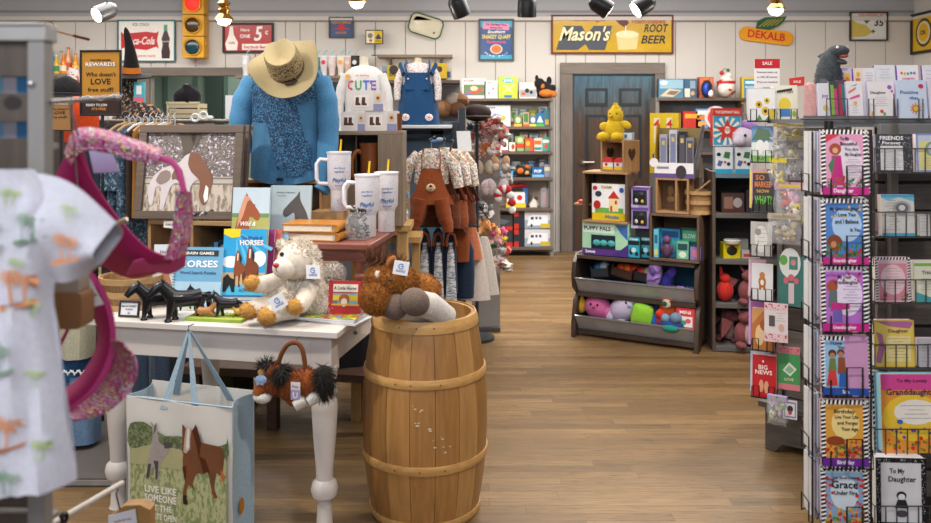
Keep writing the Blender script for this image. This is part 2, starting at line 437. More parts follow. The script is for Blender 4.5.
# ------------------------------------------------------------------ wall signs
P9=9.17/800
def frame_part(t,w,h,fw,m,d=.03,name='frame'):
    g=G();g.box(-w/2,-d,0,w/2,0,fw,m).box(-w/2,-d,h-fw,w/2,0,h,m).box(-w/2,-d,fw,-w/2+fw,0,h-fw,m).box(w/2-fw,-d,fw,w/2,0,h-fw,m)
    return g.build(name,t,.002)
def sign(u0,v0,u1,v1,label,fm,name='framed_sign',cat='sign',Y=9.19,fw=.022,ry=0):
    """framed sign hung on the back wall; returns thing, G for the panel, w, h"""
    w,h=(u1-u0)*Y/800,(v1-v0)*Y/800
    t=thing(name,label,cat,(X((u0+u1)/2,Y),Y,Z(v1,Y)),ry=ry)
    if fm:frame_part(t,w,h,fw,fm)
    return t,G(),w,h
Wt=M(WHITE,.4);Rd=M('#c8202c',.4);Bk=M(BLACK,.5);Ye=M('#e8b51c',.4);Teal=M('#2c6f7c',.4)
Rust=M('#6b2a22',.6,sc=60);Navy=M('#1f4e7c',.5);Cr=M('#e8dcc0',.6);Gy=M('#7c7a78',.5);Gn=M('#2f6a45',.5)
# soda sign
t,g,w,h=sign(118,20,176,62,'white enamel soda sign with red fishtail, green-capped bottle and teal border',Teal,fw=.015)
g.box(-w/2,-.012,0,w/2,0,h,Wt)
g.poly([(-w*.44,h*.30),(-w*.44,h*.72),(-w*.40,h*.67),(0,h*.72),(w*.16,h*.69),(w*.21,h*.73),(w*.18,h*.5),(w*.21,h*.32),(w*.16,h*.36),(0,h*.28),(-w*.38,h*.34)],Rd,-.014)
g.text('Coca-Cola',-w*.12,h*.42,.085,Wt,-.016,w=w*.52,shear=.35)
g.text('ICE COLD',-w*.1,h*.86,.03,Gy,-.014);g.text('SIGN OF GOOD TASTE',-w*.1,h*.12,.02,Rd,-.014,w=w*.5)
bx=w*.33
g.poly([(bx-.045,.04),(bx+.045,.04),(bx+.05,h*.25),(bx+.035,h*.4),(bx+.048,h*.55),(bx+.02,h*.72),(bx+.014,h*.83),(bx-.014,h*.83),(bx-.02,h*.72),(bx-.048,h*.55),(bx-.035,h*.4),(bx-.05,h*.25)],M('#3a2226',.3),-.014)
g.rect(bx-.02,h*.74,bx+.02,h*.88,M('#3f9a7c',.3),-.016);g.text('Coca-Cola',bx,h*.47,.016,Wt,-.017)
g.build('panel',t)
# traffic light
t=thing('traffic_light','yellow three-lens traffic light with its red lens lit','traffic light',(X(193,9.0),9.05,Z(58,9.0)))
w=.245;YE=M('#d9a016',.45,sc=12)
for i,(nm,bm,lm) in enumerate((('green_lens','#173f4c',None),('amber_lens','#4a3412',None),('red_lens','#ff3a22',EMIT('#ff1a10',1.3)))):
    z0=i*.245
    g=G();g.rbox(-w/2,-.05,z0+.004,w/2,.12,z0+.241,YE,.015)
    g.cyl((0,-.05,z0+.122),(0,-.075,z0+.122),.096,YE,n=24)
    g.box(-w/2-.012,-.02,z0+.06,-w/2,.03,z0+.09,YE);g.box(w/2,-.02,z0+.15,w/2+.012,.03,z0+.18,YE)
    g.build('housing',t,.003)
    g=G();g.blob((0,-.072,z0+.122),(.086,.018,.086),lm or M(bm,.15,sc=40),20);g.build(nm,t)
    if i==1:g=G();g.box(-.04,.12,z0+.05,.04,.15,z0+.2,M('#3a3a3a'));g.build('bracket',t)
    g=G()
    g.tube([(.092*cos(a),-.075-.045*max(0,sin(a)),z0+.122+.092*sin(a)) for a in [R(-10+200*k/14) for k in range(15)]],.006,YE,5);g.build('visor',t)
# five cent sign
t,g,w,h=sign(223,23,274,53,'red and white framed drink sign with a big 5 cent price',Bk)
g.box(-w/2,-.012,0,w/2,0,h,M('#b53a3c',.25));g.text('5',w*.2,h*.42,.16,Wt,-.015,w=.1,shear=.2);g.text('c',w*.36,h*.62,.06,Wt,-.015)
g.text('Have',-w*.06,h*.72,.035,Wt,-.015);g.text('ONE',-w*.06,h*.5,.04,Wt,-.015);g.rect(-w*.12,h*.1,w*.44,h*.3,Wt,-.014);g.text('Everybody likes it',w*.16,h*.15,.035,Rd,-.016,w=w*.48)
g.poly([(-w*.42,.03),(-w*.22,.03),(-w*.2,h*.35),(-w*.28,h*.6),(-w*.3,h*.88),(-w*.36,h*.88),(-w*.38,h*.6),(-w*.45,h*.3)],Wt,-.014);g.text('cola',-w*.32,h*.3,.03,Rd,-.016)
g.build('panel',t)
# small blue sign
t,g,w,h=sign(329,17,354,38,'small blue framed sign with an orange arc of letters over a red emblem',M('#4e4f55'),fw=.014)
g.box(-w/2,-.012,0,w/2,0,h,M('#2d4e7a',.4));g.text('PREMIUM BRAND',0,h*.68,.026,M('#d98a3a',.5),-.015,w=w*.8)
g.disc(0,h*.5,.04,M('#c0352f'),-.014);g.rect(-.09,h*.42,.09,h*.46,M('#c0352f'),-.015);g.text('QUALITY',0,h*.2,.022,M('#d98a3a',.5),-.015);g.build('panel',t)
# enamel tray
t=thing('enamel_tray','cream enamel tray with rounded corners and a green rim hung on the wall','tray',(X(426,9.17),9.17,Z(26,9.17)),ry=R(17))
def rr(w,h,r,n=6):
    o=[]
    for cx,cz,a in ((w-r,h-r,0),(-w+r,h-r,90),(-w+r,-h+r,180),(w-r,-h+r,270)):
        for k in range(n+1):o.append((cx+r*cos(R(a+90*k/n)),cz+r*sin(R(a+90*k/n))))
    return o
g=G();a=rr(.19,.115,.07);b_=rr(.155,.085,.05);n=len(a)
g.add([(p[0],-.03,p[1]) for p in a]+[(p[0],-.005,p[1]) for p in b_],[(i,(i+1) % n,(i+1) % n+n,i+n) for i in range(n)]+[tuple(range(n,2*n))],M('#cfc8b2',.25));g.disc(.11,-.05,.012,Bk,-.008);g.build('pan',t)
g=G();g.tube([(p[0],-.03,p[1]) for p in a],.008,M('#2d5f3f',.3),6,closed=True);g.build('rim',t)
# blue and pink sign
t,g,w,h=sign(478.5,19,514,61,'blue and teal food sign with a pink banner, yellow letters and a round orange pie',M('#4d545c'),fw=.022)
g.box(-w/2,-.012,0,w/2,0,h,M('#1c4a86',.3));g.rect(-w/2,0,w/2,h*.14,M('#2f9fc0',.3),-.013);g.rect(-w/2,h*.8,w/2,h,M('#2f9fc0',.3),-.013)
g.poly([(-w*.38,h*.76),(w*.36,h*.73),(w*.36,h*.88),(-w*.36,h*.92)],M('#e58ab4',.4),-.014);g.text('For the Best Time',0,h*.84,.024,Bk,-.016,w=w*.58,rot=-.04);g.text('at any time',0,h*.77,.022,Bk,-.016,rot=-.04)
g.text('Southern',0,h*.66,.035,Wt,-.016,w=w*.5,shear=.3);g.text('SHAKEY QUAFF',0,h*.53,.045,M('#f0d83a',.4),-.016,w=w*.8);g.text('Restaurants',0,h*.42,.035,M('#d8457a',.4),-.016,w=w*.55,shear=.3)
g.disc(0,h*.28,.07,Wt,-.014,rz=.055);g.disc(0,h*.28,.062,M('#d9763a',.5,sc=60),-.015,rz=.048)
for i in range(9):
    a=R(-60+15*i);g.text('OPEN DAILY'[i],.14*sin(a),h*.26-.1*cos(a)*.8,.018,Wt,-.016)
g.build('panel',t)
# root beer sign
t,g,w,h=sign(551,15,673,54,"long rusty yellow Mason's root beer sign above the blue door",Rust,fw=.02)
OL=M('#c9a21e',.22,sc=5,var=.25);DG=M('#3d4350',.4)
g.box(-w/2,-.014,0,w/2,0,h,OL)
def mp(pts):return [(-w/2+p[0]*w,(1-p[1])*h) for p in pts]
g.poly(mp([(.04,.9),(.1,.28),(.25,.28),(.29,.5),(.35,.28),(.5,.28),(.44,.9),(.31,.9),(.28,.75),(.22,.9)]),DG,-.016)
g.text("Mason's",-w*.22,h*.34,.155,Bk,-.0175,w=w*.43,shear=.35);g.text("Mason's",-w*.225,h*.35,.15,M('#efe6b8',.3),-.02,w=w*.42,shear=.35)
g.text('Refreshing....',-w*.2,h*.84,.05,M('#a5462a',.5),-.017,w=w*.28,shear=.2);g.text('Foam-topped',w*.3,h*.78,.055,M('#a5462a',.5),-.017,w=w*.28,shear=.2)
g.text('ROOT',w*.36,h*.56,.09,Bk,-.017,w=w*.2,shear=.25);g.text('BEER',w*.335,h*.27,.09,Bk,-.017,w=w*.2,shear=.25)
g.poly(mp([(.53,.5),(.72,.48),(.7,.88),(.55,.9)]),M('#d8c88a',.4),-.016);g.disc(w*.12,h*.5,.13,M('#e6dcae',.4),-.018,rz=.045)
g.poly(mp([(.5,.04),(.6,.08),(.64,.2),(.6,.32),(.56,.24)]),M('#5c1f22',.4),-.017);g.rect(w*.105,h*.45,w*.112,h*.72,Wt,-.019)
g.build('panel',t)
# winged corn sign
t,g,w,h=sign(738,15,792,43,'flying ear of corn sign reading DEKALB with a green wing',None,name='corn_sign');t.rotation_euler.y=R(7)
g.rbox(-w/2,-.02,.0,w/2,0,.16,M('#e39a1e',.35),.078,8);g.text('DEKALB',0,.045,.085,Rd,-.022,w=.43)
for i in range(9):g.strip([(-.2+.05*i,.008),(-.18+.05*i,.03)],.004,M('#f4c64c'),-.021)
g.build('ear',t)
g=G();g.slab([(-.13,.15),(-.12,.24),(-.04,.29),(.1,.31),(.2,.33),(.17,.26),(.12,.21),(.02,.15)],-.028,-.008,M('#2c5a3c',.4))
for i in range(5):g.strip([(-.1+.045*i,.17+.01*i),(.0+.04*i,.27+.008*i)],.007,M('#cdb33a'),-.0295)
g.build('wing',t)
# 35 cent sign
t,g,w,h=sign(849,12,887,41,'dark framed poster with yellow fruit and a 35 cent price',M('#3a2f28'),fw=.016)
g.box(-w/2,-.012,0,w/2,0,h,M('#d9dbd8',.3));g.text('GRAPEFRUIT',w*.08,h*.84,.03,M('#c85a3a'),-.015,w=w*.7);g.text('35',w*.27,h*.52,.08,Bk,-.015);g.text('c',w*.43,h*.66,.03,Bk,-.015)
g.poly([(-w*.45,.04),(-w*.1,.05),(w*.12,h*.3),(-w*.08,h*.55),(-w*.3,h*.62),(-w*.45,h*.75)],M('#c9b45a',.5,sc=15),-.014);g.star(-w*.05,h*.68,.04,Gn,-.015,4);g.star(w*.12,h*.33,.03,Gn,-.015,4);g.build('panel',t)
# yellow sign on the right wall
t=thing('framed_sign','yellow poster with a round dark emblem, framed in black on the side wall','sign',(5.14,8.95,Z(53,8.95)),rz=R(-90))
w,h=.5,.46;frame_part(t,w,h,.03,M('#2b2927'))
g=G();g.box(-w/2,-.012,0,w/2,0,h,M('#d9ac1c',.4));g.disc(0,h/2,.16,M('#4a3d22'),-.014,n=24);g.disc(0,h/2,.13,M('#d8cfa8'),-.016,n=24);g.disc(0,h/2,.1,M('#d9ac1c',.4),-.018,n=24);g.text('OK',0,h*.45,.05,Bk,-.02);g.build('panel',t)
# racket
t=thing('wooden_racket','old wooden badminton racket hung flat against the wall','racket',(X(45,9.17),9.185,Z(28,9.17)))
g=G();g.tube([(.105*cos(a),0,.085*sin(a)) for a in [2*pi*k/24 for k in range(24)]],.008,M('#a07a52'),6,closed=True)
for i in range(-4,5):
    x=i*.022;q=.085*sqrt(max(0,1-(x/.105)**2));g.tube([(x,0,-q),(x,0,q)],.0012,M('#b8a888'),3)
for i in range(-3,4):
    z=i*.022;q=.105*sqrt(max(0,1-(z/.085)**2));g.tube([(-q,0,z),(q,0,z)],.0012,M('#b8a888'),3)
g.build('head',t);g=G();g.cyl((.1,0,-.03),(.32,0,-.085),.007,M('#b98a52'));g.build('shaft',t)
g=G();g.cyl((.32,0,-.085),(.5,0,-.13),.013,M('#6b2f22'));g.build('grip',t)
# small shelf sign on stand
sw=WOOD('#8b7a68','#665848',0,5)
t=thing('wall_shelf','long grey wooden wall shelf above the navy pinafore','shelf',(X(415,9.0),9.2,Z(58,9.05)))
g=G();g.box(-.42,-.26,0,.42,0,.03,sw);g.build('board',t,.002)
for x in (-.3,.28):g=G();g.slab([(0,0),(0,-.1),(.03,0)],x,x+.02,sw) ;
for x in (-.3,.28):
    g=G();g.add([(x,-.01,0),(x,-.01,-.11),(x,-.18,0),(x+.025,-.01,0),(x+.025,-.01,-.11),(x+.025,-.18,0)],[(0,1,2),(3,5,4),(0,3,4,1),(1,4,5,2),(2,5,3,0)],sw);g.build('bracket',t)
t=thing('tabletop_sign','small black, white and yellow picture sign on a thin stand over the wall shelf','sign',(X(374,9.05),9.08,Z(58,9.05)+.03))
g=G();g.cyl((0,0,0),(0,0,.14),.004,Bk);g.cyl((0,0,0),(0,0,.006),.035,Bk);g.build('stand',t)
g=G();g.box(-.1,-.01,.13,.1,.01,.29,Bk);g.rect(-.09,.14,0,.28,Cr,-.0115);g.rect(0,.14,.09,.28,M('#d8b81c'),-.0115);g.disc(-.045,.225,.03,Gy,-.013);g.star(-.04,.17,.025,M('#8a4a2a'),-.0125);g.poly([(.01,.2),(.05,.25),(.085,.19),(.03,.18)],M('#3a3f55'),-.013);g.text('STOP',.045,.15,.02,Bk,-.0135);g.build('panel',t)

# ------------------------------------------------------------------ track heads and pendants
def track_head(u,v,Y,aim,label,body,lit=None,r=.075,ln=.17,grp=None):
    t=thing('track_light',label,'spotlight',(X(u,Y),Y,3.19))
    hz=Z(v,Y)-3.19;bm=M(body,.35,.3)
    g=G();g.cyl((0,0,-.02),(0,0,0),.05,bm);g.cyl((0,0,hz+.05),(0,0,-.01),.01,bm,n=8);g.build('stem',t)
    d=Vector(aim).normalized();c=Vector((0,0,hz))
    a=c-d*ln*.45;b_=c+d*ln*.55
    g=G();g.tube([a,a+d*.02,a+d*.05,b_],r,bm,24,[r*.55,r*.8,r,r*1.02]);g.build('lamp_head',t)
    g=G();g.cyl(b_-d*.002,b_+d*.003,r*.88,EMIT('#fff2dc',lit) if lit else M('#3a3a3c',.3),n=24);g.build('lens',t)
    return t
track_head(107,11,6.2,(-.55,-.75,-.45),'grey lit spotlight on the ceiling, left of the soda sign','#4a4c50',6,r=.065,ln=.17)
track_head(458,5,6.4,(.35,.3,-.8),'black spotlight above the blue and teal food sign','#1b1b1d',r=.075)
track_head(527,5,6.4,(0,.2,-1),'black spotlight hanging straight down beside the root beer sign','#1b1b1d')
track_head(599,4,6.4,(.75,.1,-.5),'black lit spotlight aimed over the left half of the root beer sign','#1b1b1d',8)
track_head(645,4,6.4,(-.75,-.1,-.5),'black lit spotlight aimed over the right half of the root beer sign','#1b1b1d',8)
def pendant(u,v,Y,label,s=1.0):
    t=thing('pendant_lamp',label,'lamp',(X(u,Y),Y,3.19));z=Z(v,Y)-3.19;br=M('#b38a48',.25,.9)
    g=G();g.cyl((0,0,-.015),(0,0,0),.06*s,br);g.cyl((0,0,z+.15*s),(0,0,0),.012*s,br,n=10);g.lathe([(.0,z+.17*s),(.03*s,z+.16*s),(.055*s,z+.13*s),(.03*s,z+.1*s),(.05*s,z+.08*s),(.04*s,z+.05*s),(.07*s,z+.015*s),(.075*s,z),(.06*s,z)],br);g.build('fitting',t)
    g=G();g.blob((0,0,z+.0),(.055*s,.055*s,.045*s),EMIT('#fff0d8',9));g.build('bulb',t)
pendant(224,20,6.4,'brass ceiling lamp with glowing bulb, above the red and white 5 cent sign')
pendant(357,3,6.4,'brass ceiling lamp with glowing bulb, above the small wall signs')
pendant(776,10,6.4,'brass ceiling lamp with glowing bulb, above the winged corn sign')

# ------------------------------------------------------------------ bottles on the far left shelf
g=G();g.box(-.6,-.24,0,.6,0,.03,WOOD('#8b7a68','#665848',0,5));mono(g,'wall_shelf','grey wooden wall shelf carrying soda bottles, behind the rewards signs','shelf',(X(66,9.1),9.2,Z(77,9.1)))
SZ=Z(77,9.1)+.03
for i,(u,h,lm,cap,lab) in enumerate(((51,.28,'#2a86b8','#d8b83a','soda bottle with a bright blue label and yellow cap'),(57,.22,'#d9b648','#e9e2d0','short soda bottle of yellow drink with a green label'),(60.5,.27,'#b9b2a6','#8a8a8a','tall clear soda bottle with a grey cap'),(64,.24,'#e0852a','#f0a43a','soda bottle of orange drink with a pale label'),(67.5,.31,'#e8a27c','#c05a2a','tallest soda bottle, pinkish with a rust cap'),(76,.24,'#e39a2e','#d8802a','amber soda bottle at the right end of its shelf'))):
    t=thing('soda_bottle',lab,'bottle',(X(u,9.1),9.12-.03*(i % 2),SZ),group='soda bottles on the wall shelf')
    g=G();g.lathe([(0,0),(.034,0),(.036,.02),(.036,h*.5),(.028,h*.65),(.014,h*.8),(.013,h*.94),(0,h*.94)],M(lm,.12),16);g.build('glass',t)
    g=G();g.cyl((0,0,h*.93),(0,0,h),.016,M(cap,.4));g.build('cap',t)
    g=G();g.lathe([(.0372,h*.15),(.0372,h*.42)],M(['#1d5f9a','#3d8a4a','#dddddd','#f0e6c8','#c9502e','#f2c84a'][i],.5),16);g.build('paper_label',t)
# ------------------------------------------------------------------ boxes for shelves
def carton(w,h,d,face,side,top=None,art=None,name='toy_box'):
    """a printed carton: body mesh with artwork on its front; art = list of decal calls"""
    g=G();fm,sm=M(face,.4),M(side,.45)
    g.box(-w/2,0,0,w/2,d,h,sm);g.rect(-w/2+.002,.002,w/2-.002,h-.002,fm,-.0008)
    y=-.0015
    for a in art or []:
        k=a[0];m=M(a[1],.4)
        if k=='band':g.rect(-w/2+.001,a[2]*h,w/2-.001,a[3]*h,m,y)
        elif k=='rect':g.rect(a[2]*w-w/2,a[3]*h,a[4]*w-w/2,a[5]*h,m,y)
        elif k=='disc':g.disc(a[2]*w-w/2,a[3]*h,a[4]*w,m,y,rz=a[5]*h)
        elif k=='text':g.text(a[2],(a[3]-.5)*w,a[4]*h,a[5]*h,m,y-.0005,w=a[6]*w if len(a)>6 else None)
        elif k=='star':g.star(a[2]*w-w/2,a[3]*h,a[4]*h,m,y,a[5] if len(a)>5 else 8)
        elif k=='poly':g.poly([(p[0]*w-w/2,p[1]*h) for p in a[2]],m,y)
        y -=.0004
    return g
def shelf_goods(items,Y,z,grp,cat='toy box',rz=0,ax=(1,0),org=None):
    for it in items:
        u,w,h,d,face,side,art,label=it[:8]
        nm=it[8] if len(it)>8 else 'toy_box';c=it[9] if len(it)>9 else cat
        rot=it[10] if len(it)>10 else 0
        g=carton(w,h,d,face,side,art=art);mono(g,nm,label,c,(X(u,Y),Y,z+.001),rz+R(rot),grp,bevel=.0015)
SH=WOOD('#6f5d52','#4d4039',0,5);SHV=M('#77736e',.7,sc=8);SHB=M('#a39e98',.8,var=.06,sc=4)
# back left toy shelving
xl,xr=X(440,8.9),X(552,8.9)
t=thing('toy_shelving','tall grey shelving with brown shelf boards against the wall, left of the blue door','shelving',((xl+xr)/2,9.18,0))
W2=(xr-xl)/2
g=G();g.box(-W2,-.03,0,W2,0,1.75,SHB);g.build('back_panel',t)
LZ=[Z(v,8.9) for v in (98.5,126.5,151.5,177.5,208)]+[.1]
for z in LZ:
    g=G();g.box(-W2,-.32,z-.03,W2,-.03,z,SH);g.build('shelf',t,.002)
for s in (-1,1):
    g=G();g.box(s*W2-.02,-.3,0,s*W2+.02,-.26,1.75,SHV);g.box(s*W2-.02,-.06,0,s*W2+.02,0,1.78,SHV);g.build('post',t)
Y8=8.95;GR8='toys on the shelving beside the blue door'
def rz_(n):return ['#c23a32','#3a78b8','#e0c23a','#4a9a5a','#e8e4da','#2c2c34','#d97a3a','#8a6ab8'][n % 8]
shelf_goods([
 (474,.265,.225,.09,'#e9e6e2','#c9c4be',[('rect','#5d7a52',.06,.15,.94,.7),('poly','#c2453a',[(.1,.35),(.5,.2),(.9,.4),(.8,.52),(.4,.36)]),('poly','#5a6fa8',[(.06,.15),(.45,.15),(.2,.34)]),('disc','#d8c8a0',.5,.5,.16,.12),('text','#2a2a30','RACE SET',.3,.84,.09)],'large white playset box with red and green picture, far left on the top shelf'),
 (491,.15,.2,.07,'#cfe0dc','#a8c4c0',[('rect','#f0f2ee',.12,.1,.88,.75),('disc','#d88a92',.35,.3,.1,.08),('disc','#d88a92',.65,.55,.1,.08),('text','#33505a','PLAY',.4,.86,.08)],'pale aqua box with pink dots on the top shelf'),
 (508,.215,.245,.08,'#b9d83a','#8fb02a',[('disc','#4aa7c4',.5,.82,.3,.11),('text','#ffffff','SLIME',.5,.78,.09,.45),('poly','#e8f0a0',[(.2,.2),(.45,.5),(.2,.62),(.3,.66),(.55,.52),(.8,.68),(.85,.6),(.6,.45),(.85,.2),(.5,.4)]),('rect','#4a6fa8',.3,.04,.7,.16)],'lime green box with a blue splash title on the top shelf'),
 (528,.2,.185,.1,'#d8d2cc','#8a4a4a',[('rect','#9aa2a8',.05,.1,.95,.55),('disc','#1c1c20',.45,.48,.12,.14),('disc','#1c1c20',.68,.38,.1,.1),('disc','#c05a3a',.25,.3,.12,.1)],'white box picturing a black toy motorbike on the top shelf'),
],Y8,LZ[0],GR8)
# black and orange plush at the end of the top shelf
g=G();f1,f2=FAB('#222024'),FAB('#c8762e');
for c,r,m in (((0,0,.1),(.1,.07,.1),f1),((-.05,-.03,.17),(.06,.05,.06),f1),((.06,0,.2),(.03,.02,.05),f1),((-.08,-.02,.23),(.02,.02,.035),f1),((.02,-.06,.06),(.08,.04,.045),f2),((.09,-.03,.05),(.06,.04,.04),f2),((.1,0,.12),(.04,.03,.04),f1),((-.02,-.06,.14),(.025,.02,.03),f2)):g.blob(c,r,m)
mono(g,'plush_toy','black and orange plush toys piled at the right end of the top shelf','plush toy',(X(544,Y8),8.98,LZ[0]))
shelf_goods([
 (497,.3,.235,.1,'#e6e6ea','#c4c4cc',[('rect','#c8ccd8',.08,.2,.92,.7),('poly','#8a92b8',[(.1,.2),(.5,.2),(.75,.5),(.4,.62)]),('disc','#b8b04a',.7,.4,.12,.12),('poly','#3f5f9a',[(0,0),(.9,0),(.7,.16),(0,.2)]),('text','#5a3a8a','TRACK',.3,.84,.08)],'big white and lavender toy set box on the second shelf'),
]+[(u,w,h,.06,f,s,a,l) for u,w,h,f,s,a,l in (
 (518,.09,.13,'#6a8a52','#4a6a3a',[('disc','#d8d8b0',.5,.55,.3,.25),('band','#e0b840',0,.2)],'green blister pack with a cream oval, left among the small packs on the second shelf'),
 (526,.07,.16,'#b8a878','#887848',[('rect','#4a7a4a',.15,.3,.85,.9),('band','#d8602a',0,.15)],'tan pack with an orange foot on the second shelf'),
 (533,.08,.12,'#54788a','#34586a',[('disc','#e0e0d8',.5,.6,.3,.25),('band','#d8d030',0,.2)],'slate blue pack with a yellow foot on the second shelf'),
 (540,.09,.15,'#2c6a9a','#1c4a6a',[('poly','#d8e8e0',[(.1,.3),(.5,.8),(.9,.3)]),('band','#4ab04a',0,.2)],'blue pack with a white peak on the second shelf'),
 (547,.07,.19,'#3f6f80','#2f4f60',[('rect','#c8a040',.2,.1,.8,.4)],'tall teal pack at the right end of the second shelf'))],Y8,LZ[1],GR8)
shelf_goods([
 (497,.25,.15,.09,'#e2e2e2','#babac0',[('disc','#2a2a30',.25,.5,.1,.2),('disc','#8a3048',.6,.6,.12,.2),('disc','#2a2a30',.85,.5,.08,.2),('band','#b84a6a',0,.1)],'white doll set box with dark round windows on the third shelf'),
 (513,.09,.1,.07,'#e4dcc8','#c0b8a0',[('disc','#b04a3a',.5,.5,.2,.3)],'small cream box with a red spot on the third shelf'),
 (520,.11,.17,.07,'#8ab070','#5a8050',[('disc','#f0e8a0',.5,.75,.25,.15),('rect','#c84028',.1,.2,.9,.5)],'green pack with a red strip on the third shelf'),
 (529,.12,.145,.07,'#d2542c','#a83a20',[('disc','#e8b03a',.4,.6,.2,.2),('rect','#3a9a7a',.1,.05,.6,.25)],'orange-red pack with a yellow disc on the third shelf'),
 (538,.1,.15,.07,'#c8cec8','#989e98',[('rect','#d86a2a',.1,.5,.9,.8),('rect','#3a8a8a',.1,.1,.9,.3)],'grey pack with orange and teal strips on the third shelf'),
 (546,.09,.16,.07,'#4a9a90','#2a7a70',[('rect','#e8e8e0',.1,.6,.9,.8),('disc','#d84a3a',.5,.35,.25,.15)],'sea green pack with a red disc at the end of the third shelf'),
],Y8,LZ[2],GR8)
shelf_goods([
 (506,.16,.12,.08,'#5aa6d8','#3a86b8',[('disc','#f0f0f0',.5,.45,.28,.3),('disc','#e0c040',.5,.45,.1,.12)],'sky blue box with a white flower on the fourth shelf'),
 (538,.135,.11,.1,'#2a62a0','#1a4270',[('text','#ffffff','POP',.5,.45,.3,.6),('band','#7ab8e0',0,.25)],'royal blue box lettered in white on the fourth shelf'),
 (547.5,.07,.14,.1,'#8a96a8','#6a7688',[('band','#d8d0b8',.5,.8)],'narrow grey-blue box with a cream band on the fourth shelf'),
],Y8,LZ[3],GR8)
g=carton(.13,.09,.08,'#7ab8e0','#5a98c0',art=[('disc','#ffffff',.5,.5,.2,.3)]);mono(g,'toy_box','pale blue box standing on top of the sky blue flower box','toy box',(X(504,Y8),Y8,LZ[3]+.122),0,GR8)
g=G();g.blob((0,0,.06),(.09,.07,.06),FAB('#2e2a28'));g.blob((-.03,-.05,.07),(.04,.03,.035),FAB('#d8702a'));g.blob((.04,-.05,.05),(.03,.025,.025),FAB('#c8a060'));g.blob((.05,0,.11),.03,FAB('#d8702a'));g.blob((-.05,0,.11),.03,FAB('#2e2a28'))
mono(g,'plush_toy','round black and orange plush on the fourth shelf between two blue boxes','plush toy',(X(523,Y8),8.98,LZ[3]))
RW=['second','third','fourth','fifth']
for (r,u,w_,h,c,c2,c3,lab) in (
 (1,514,.09,.2,'#d8d8d0','#5a8a4a','#c83a34','tall cream pack with green and red print'),(1,523,.1,.2,'#7aa0b8','#e8e8e0','#2a4a6a','tall pale blue pack'),(1,533,.1,.19,'#8a9a5a','#d8c84a','#3a5a3a','tall olive pack with a yellow circle'),(1,543,.1,.22,'#b8bcc0','#3a7ab0','#d86a3a','tall silver pack with blue and orange print'),
 (2,509,.1,.2,'#c8d0d4','#4a9a8a','#8a4a6a','tall grey pack with a sea green circle'),(2,524,.09,.21,'#e0d8c8','#c84a2a','#3a8a4a','tall beige pack with a red circle'),(2,534,.1,.2,'#d0d4d8','#2a8a90','#e0a83a','tall white pack with a teal circle'),(2,543,.08,.22,'#c8c0b8','#e07a3a','#4a6ab0','tall stone-coloured pack with an orange circle'),
 (3,516,.1,.17,'#9aa8b4','#d8d8d8','#3a5a8a','tall steel grey pack'),(3,531,.1,.18,'#4a5a78','#8ab0d0','#d8d0c0','tall dark blue pack with a light circle'),(3,542,.1,.2,'#3a4a68','#c8c8c8','#8a9ab0','tall navy pack with a white circle'),
 (4,536,.08,.14,'#b0a498','#6a5a50','#d8d0c8','small tan pack')):
    g=carton(w_,h,.05,c,c,art=[('disc',c2,.5,.62,.32,.2),('rect',c3,.1,.08,.9,.28),('rect',c2,.2,.88,.8,.94)]);mono(g,'toy_box',lab+', back row of the %s shelf' % RW[r-1],'toy box',(X(u,9.06),9.075,LZ[r]+.001),0,GR8)
# red white fire house set + doll on the fifth shelf
t=thing('toy_playset','red, white and yellow toy playset on the fifth shelf','toy',(X(516,Y8),8.95,LZ[4]))
g=G();g.box(-.11,0,.0,.11,.14,.05,M('#d8c23a'));g.box(-.1,0,.05,.1,.12,.17,M('#e0e0e0'));g.rect(-.08,.08,-.02,.15,M('#2f6fb0'),-.001);g.disc(.04,.11,.03,Rd,-.001);g.rect(-.1,.03,.0,.06,Rd,-.001);g.build('base',t)
g=G();g.tube([(-.13,.05,.1),(-.11,.05,.19),(-.03,.05,.24),(.06,.05,.25),(.12,.05,.24)],.022,Rd);g.build('arch',t)
g=G();g.box(.08,.02,.05,.13,.1,.22,M('#3568a8'));g.build('tower',t)
t=thing('toy_doll','dark-haired doll in a clear tube at the right end of the fifth shelf','toy',(X(545,Y8),9.0,LZ[4]))
g=G();g.lathe([(0,0),(.05,0),(.05,.2),(.03,.22),(0,.22)],GLASS('#d8d8e0',.1,.35),16);g.build('tube',t)
g=G();g.blob((0,0,.07),(.03,.025,.06),FAB('#b05a7a'));g.blob((0,0,.15),.028,M('#d8a888'));g.blob((0,.008,.165),.03,M('#2a1c18'));g.build('figure',t)
g=G();g.slab([(-.04,0),(.04,0),(.03,.07),(.0,.1),(-.05,.03)],0,.05,M('#d8d4cc'));mono(g,'toy_animal','small white toy beside the doll tube on the fifth shelf','toy',(X(534,Y8),8.98,LZ[4]))
TR=[('rect','#2a2c34',.0,.0,.28,1),('rect','#c03028',0,0,.12,.3),('rect','#c03028',0,.7,.12,.98),('rect','#8fa0b0',.28,.02,.98,.5),('poly','#e8e6ee',[(.34,.18),(.4,.7),(.5,.8),(.88,.78),(.9,.3),(.8,.2)]),('rect','#3f4a6a',.44,.52,.52,.68),('rect','#3f4a6a',.56,.54,.62,.68),('rect','#3f4a6a',.66,.54,.72,.68),('disc','#2a2a30',.46,.2,.03,.09),('disc','#2a2a30',.78,.2,.03,.09),('rect','#c8b03a',.7,.05,.97,.3)]
for (u,z,lab) in ((533,.101,'camper playset box, lower of the two stacked below the shelves'),(533,.301,'camper playset box, upper of the two stacked below the shelves'),):
    g=carton(.42,.195,.1,'#c9ccd4','#5a5c66',art=TR);mono(g,'playset_box',lab,'toy box',(X(u,8.9),8.9,z),0,'camper playset boxes')
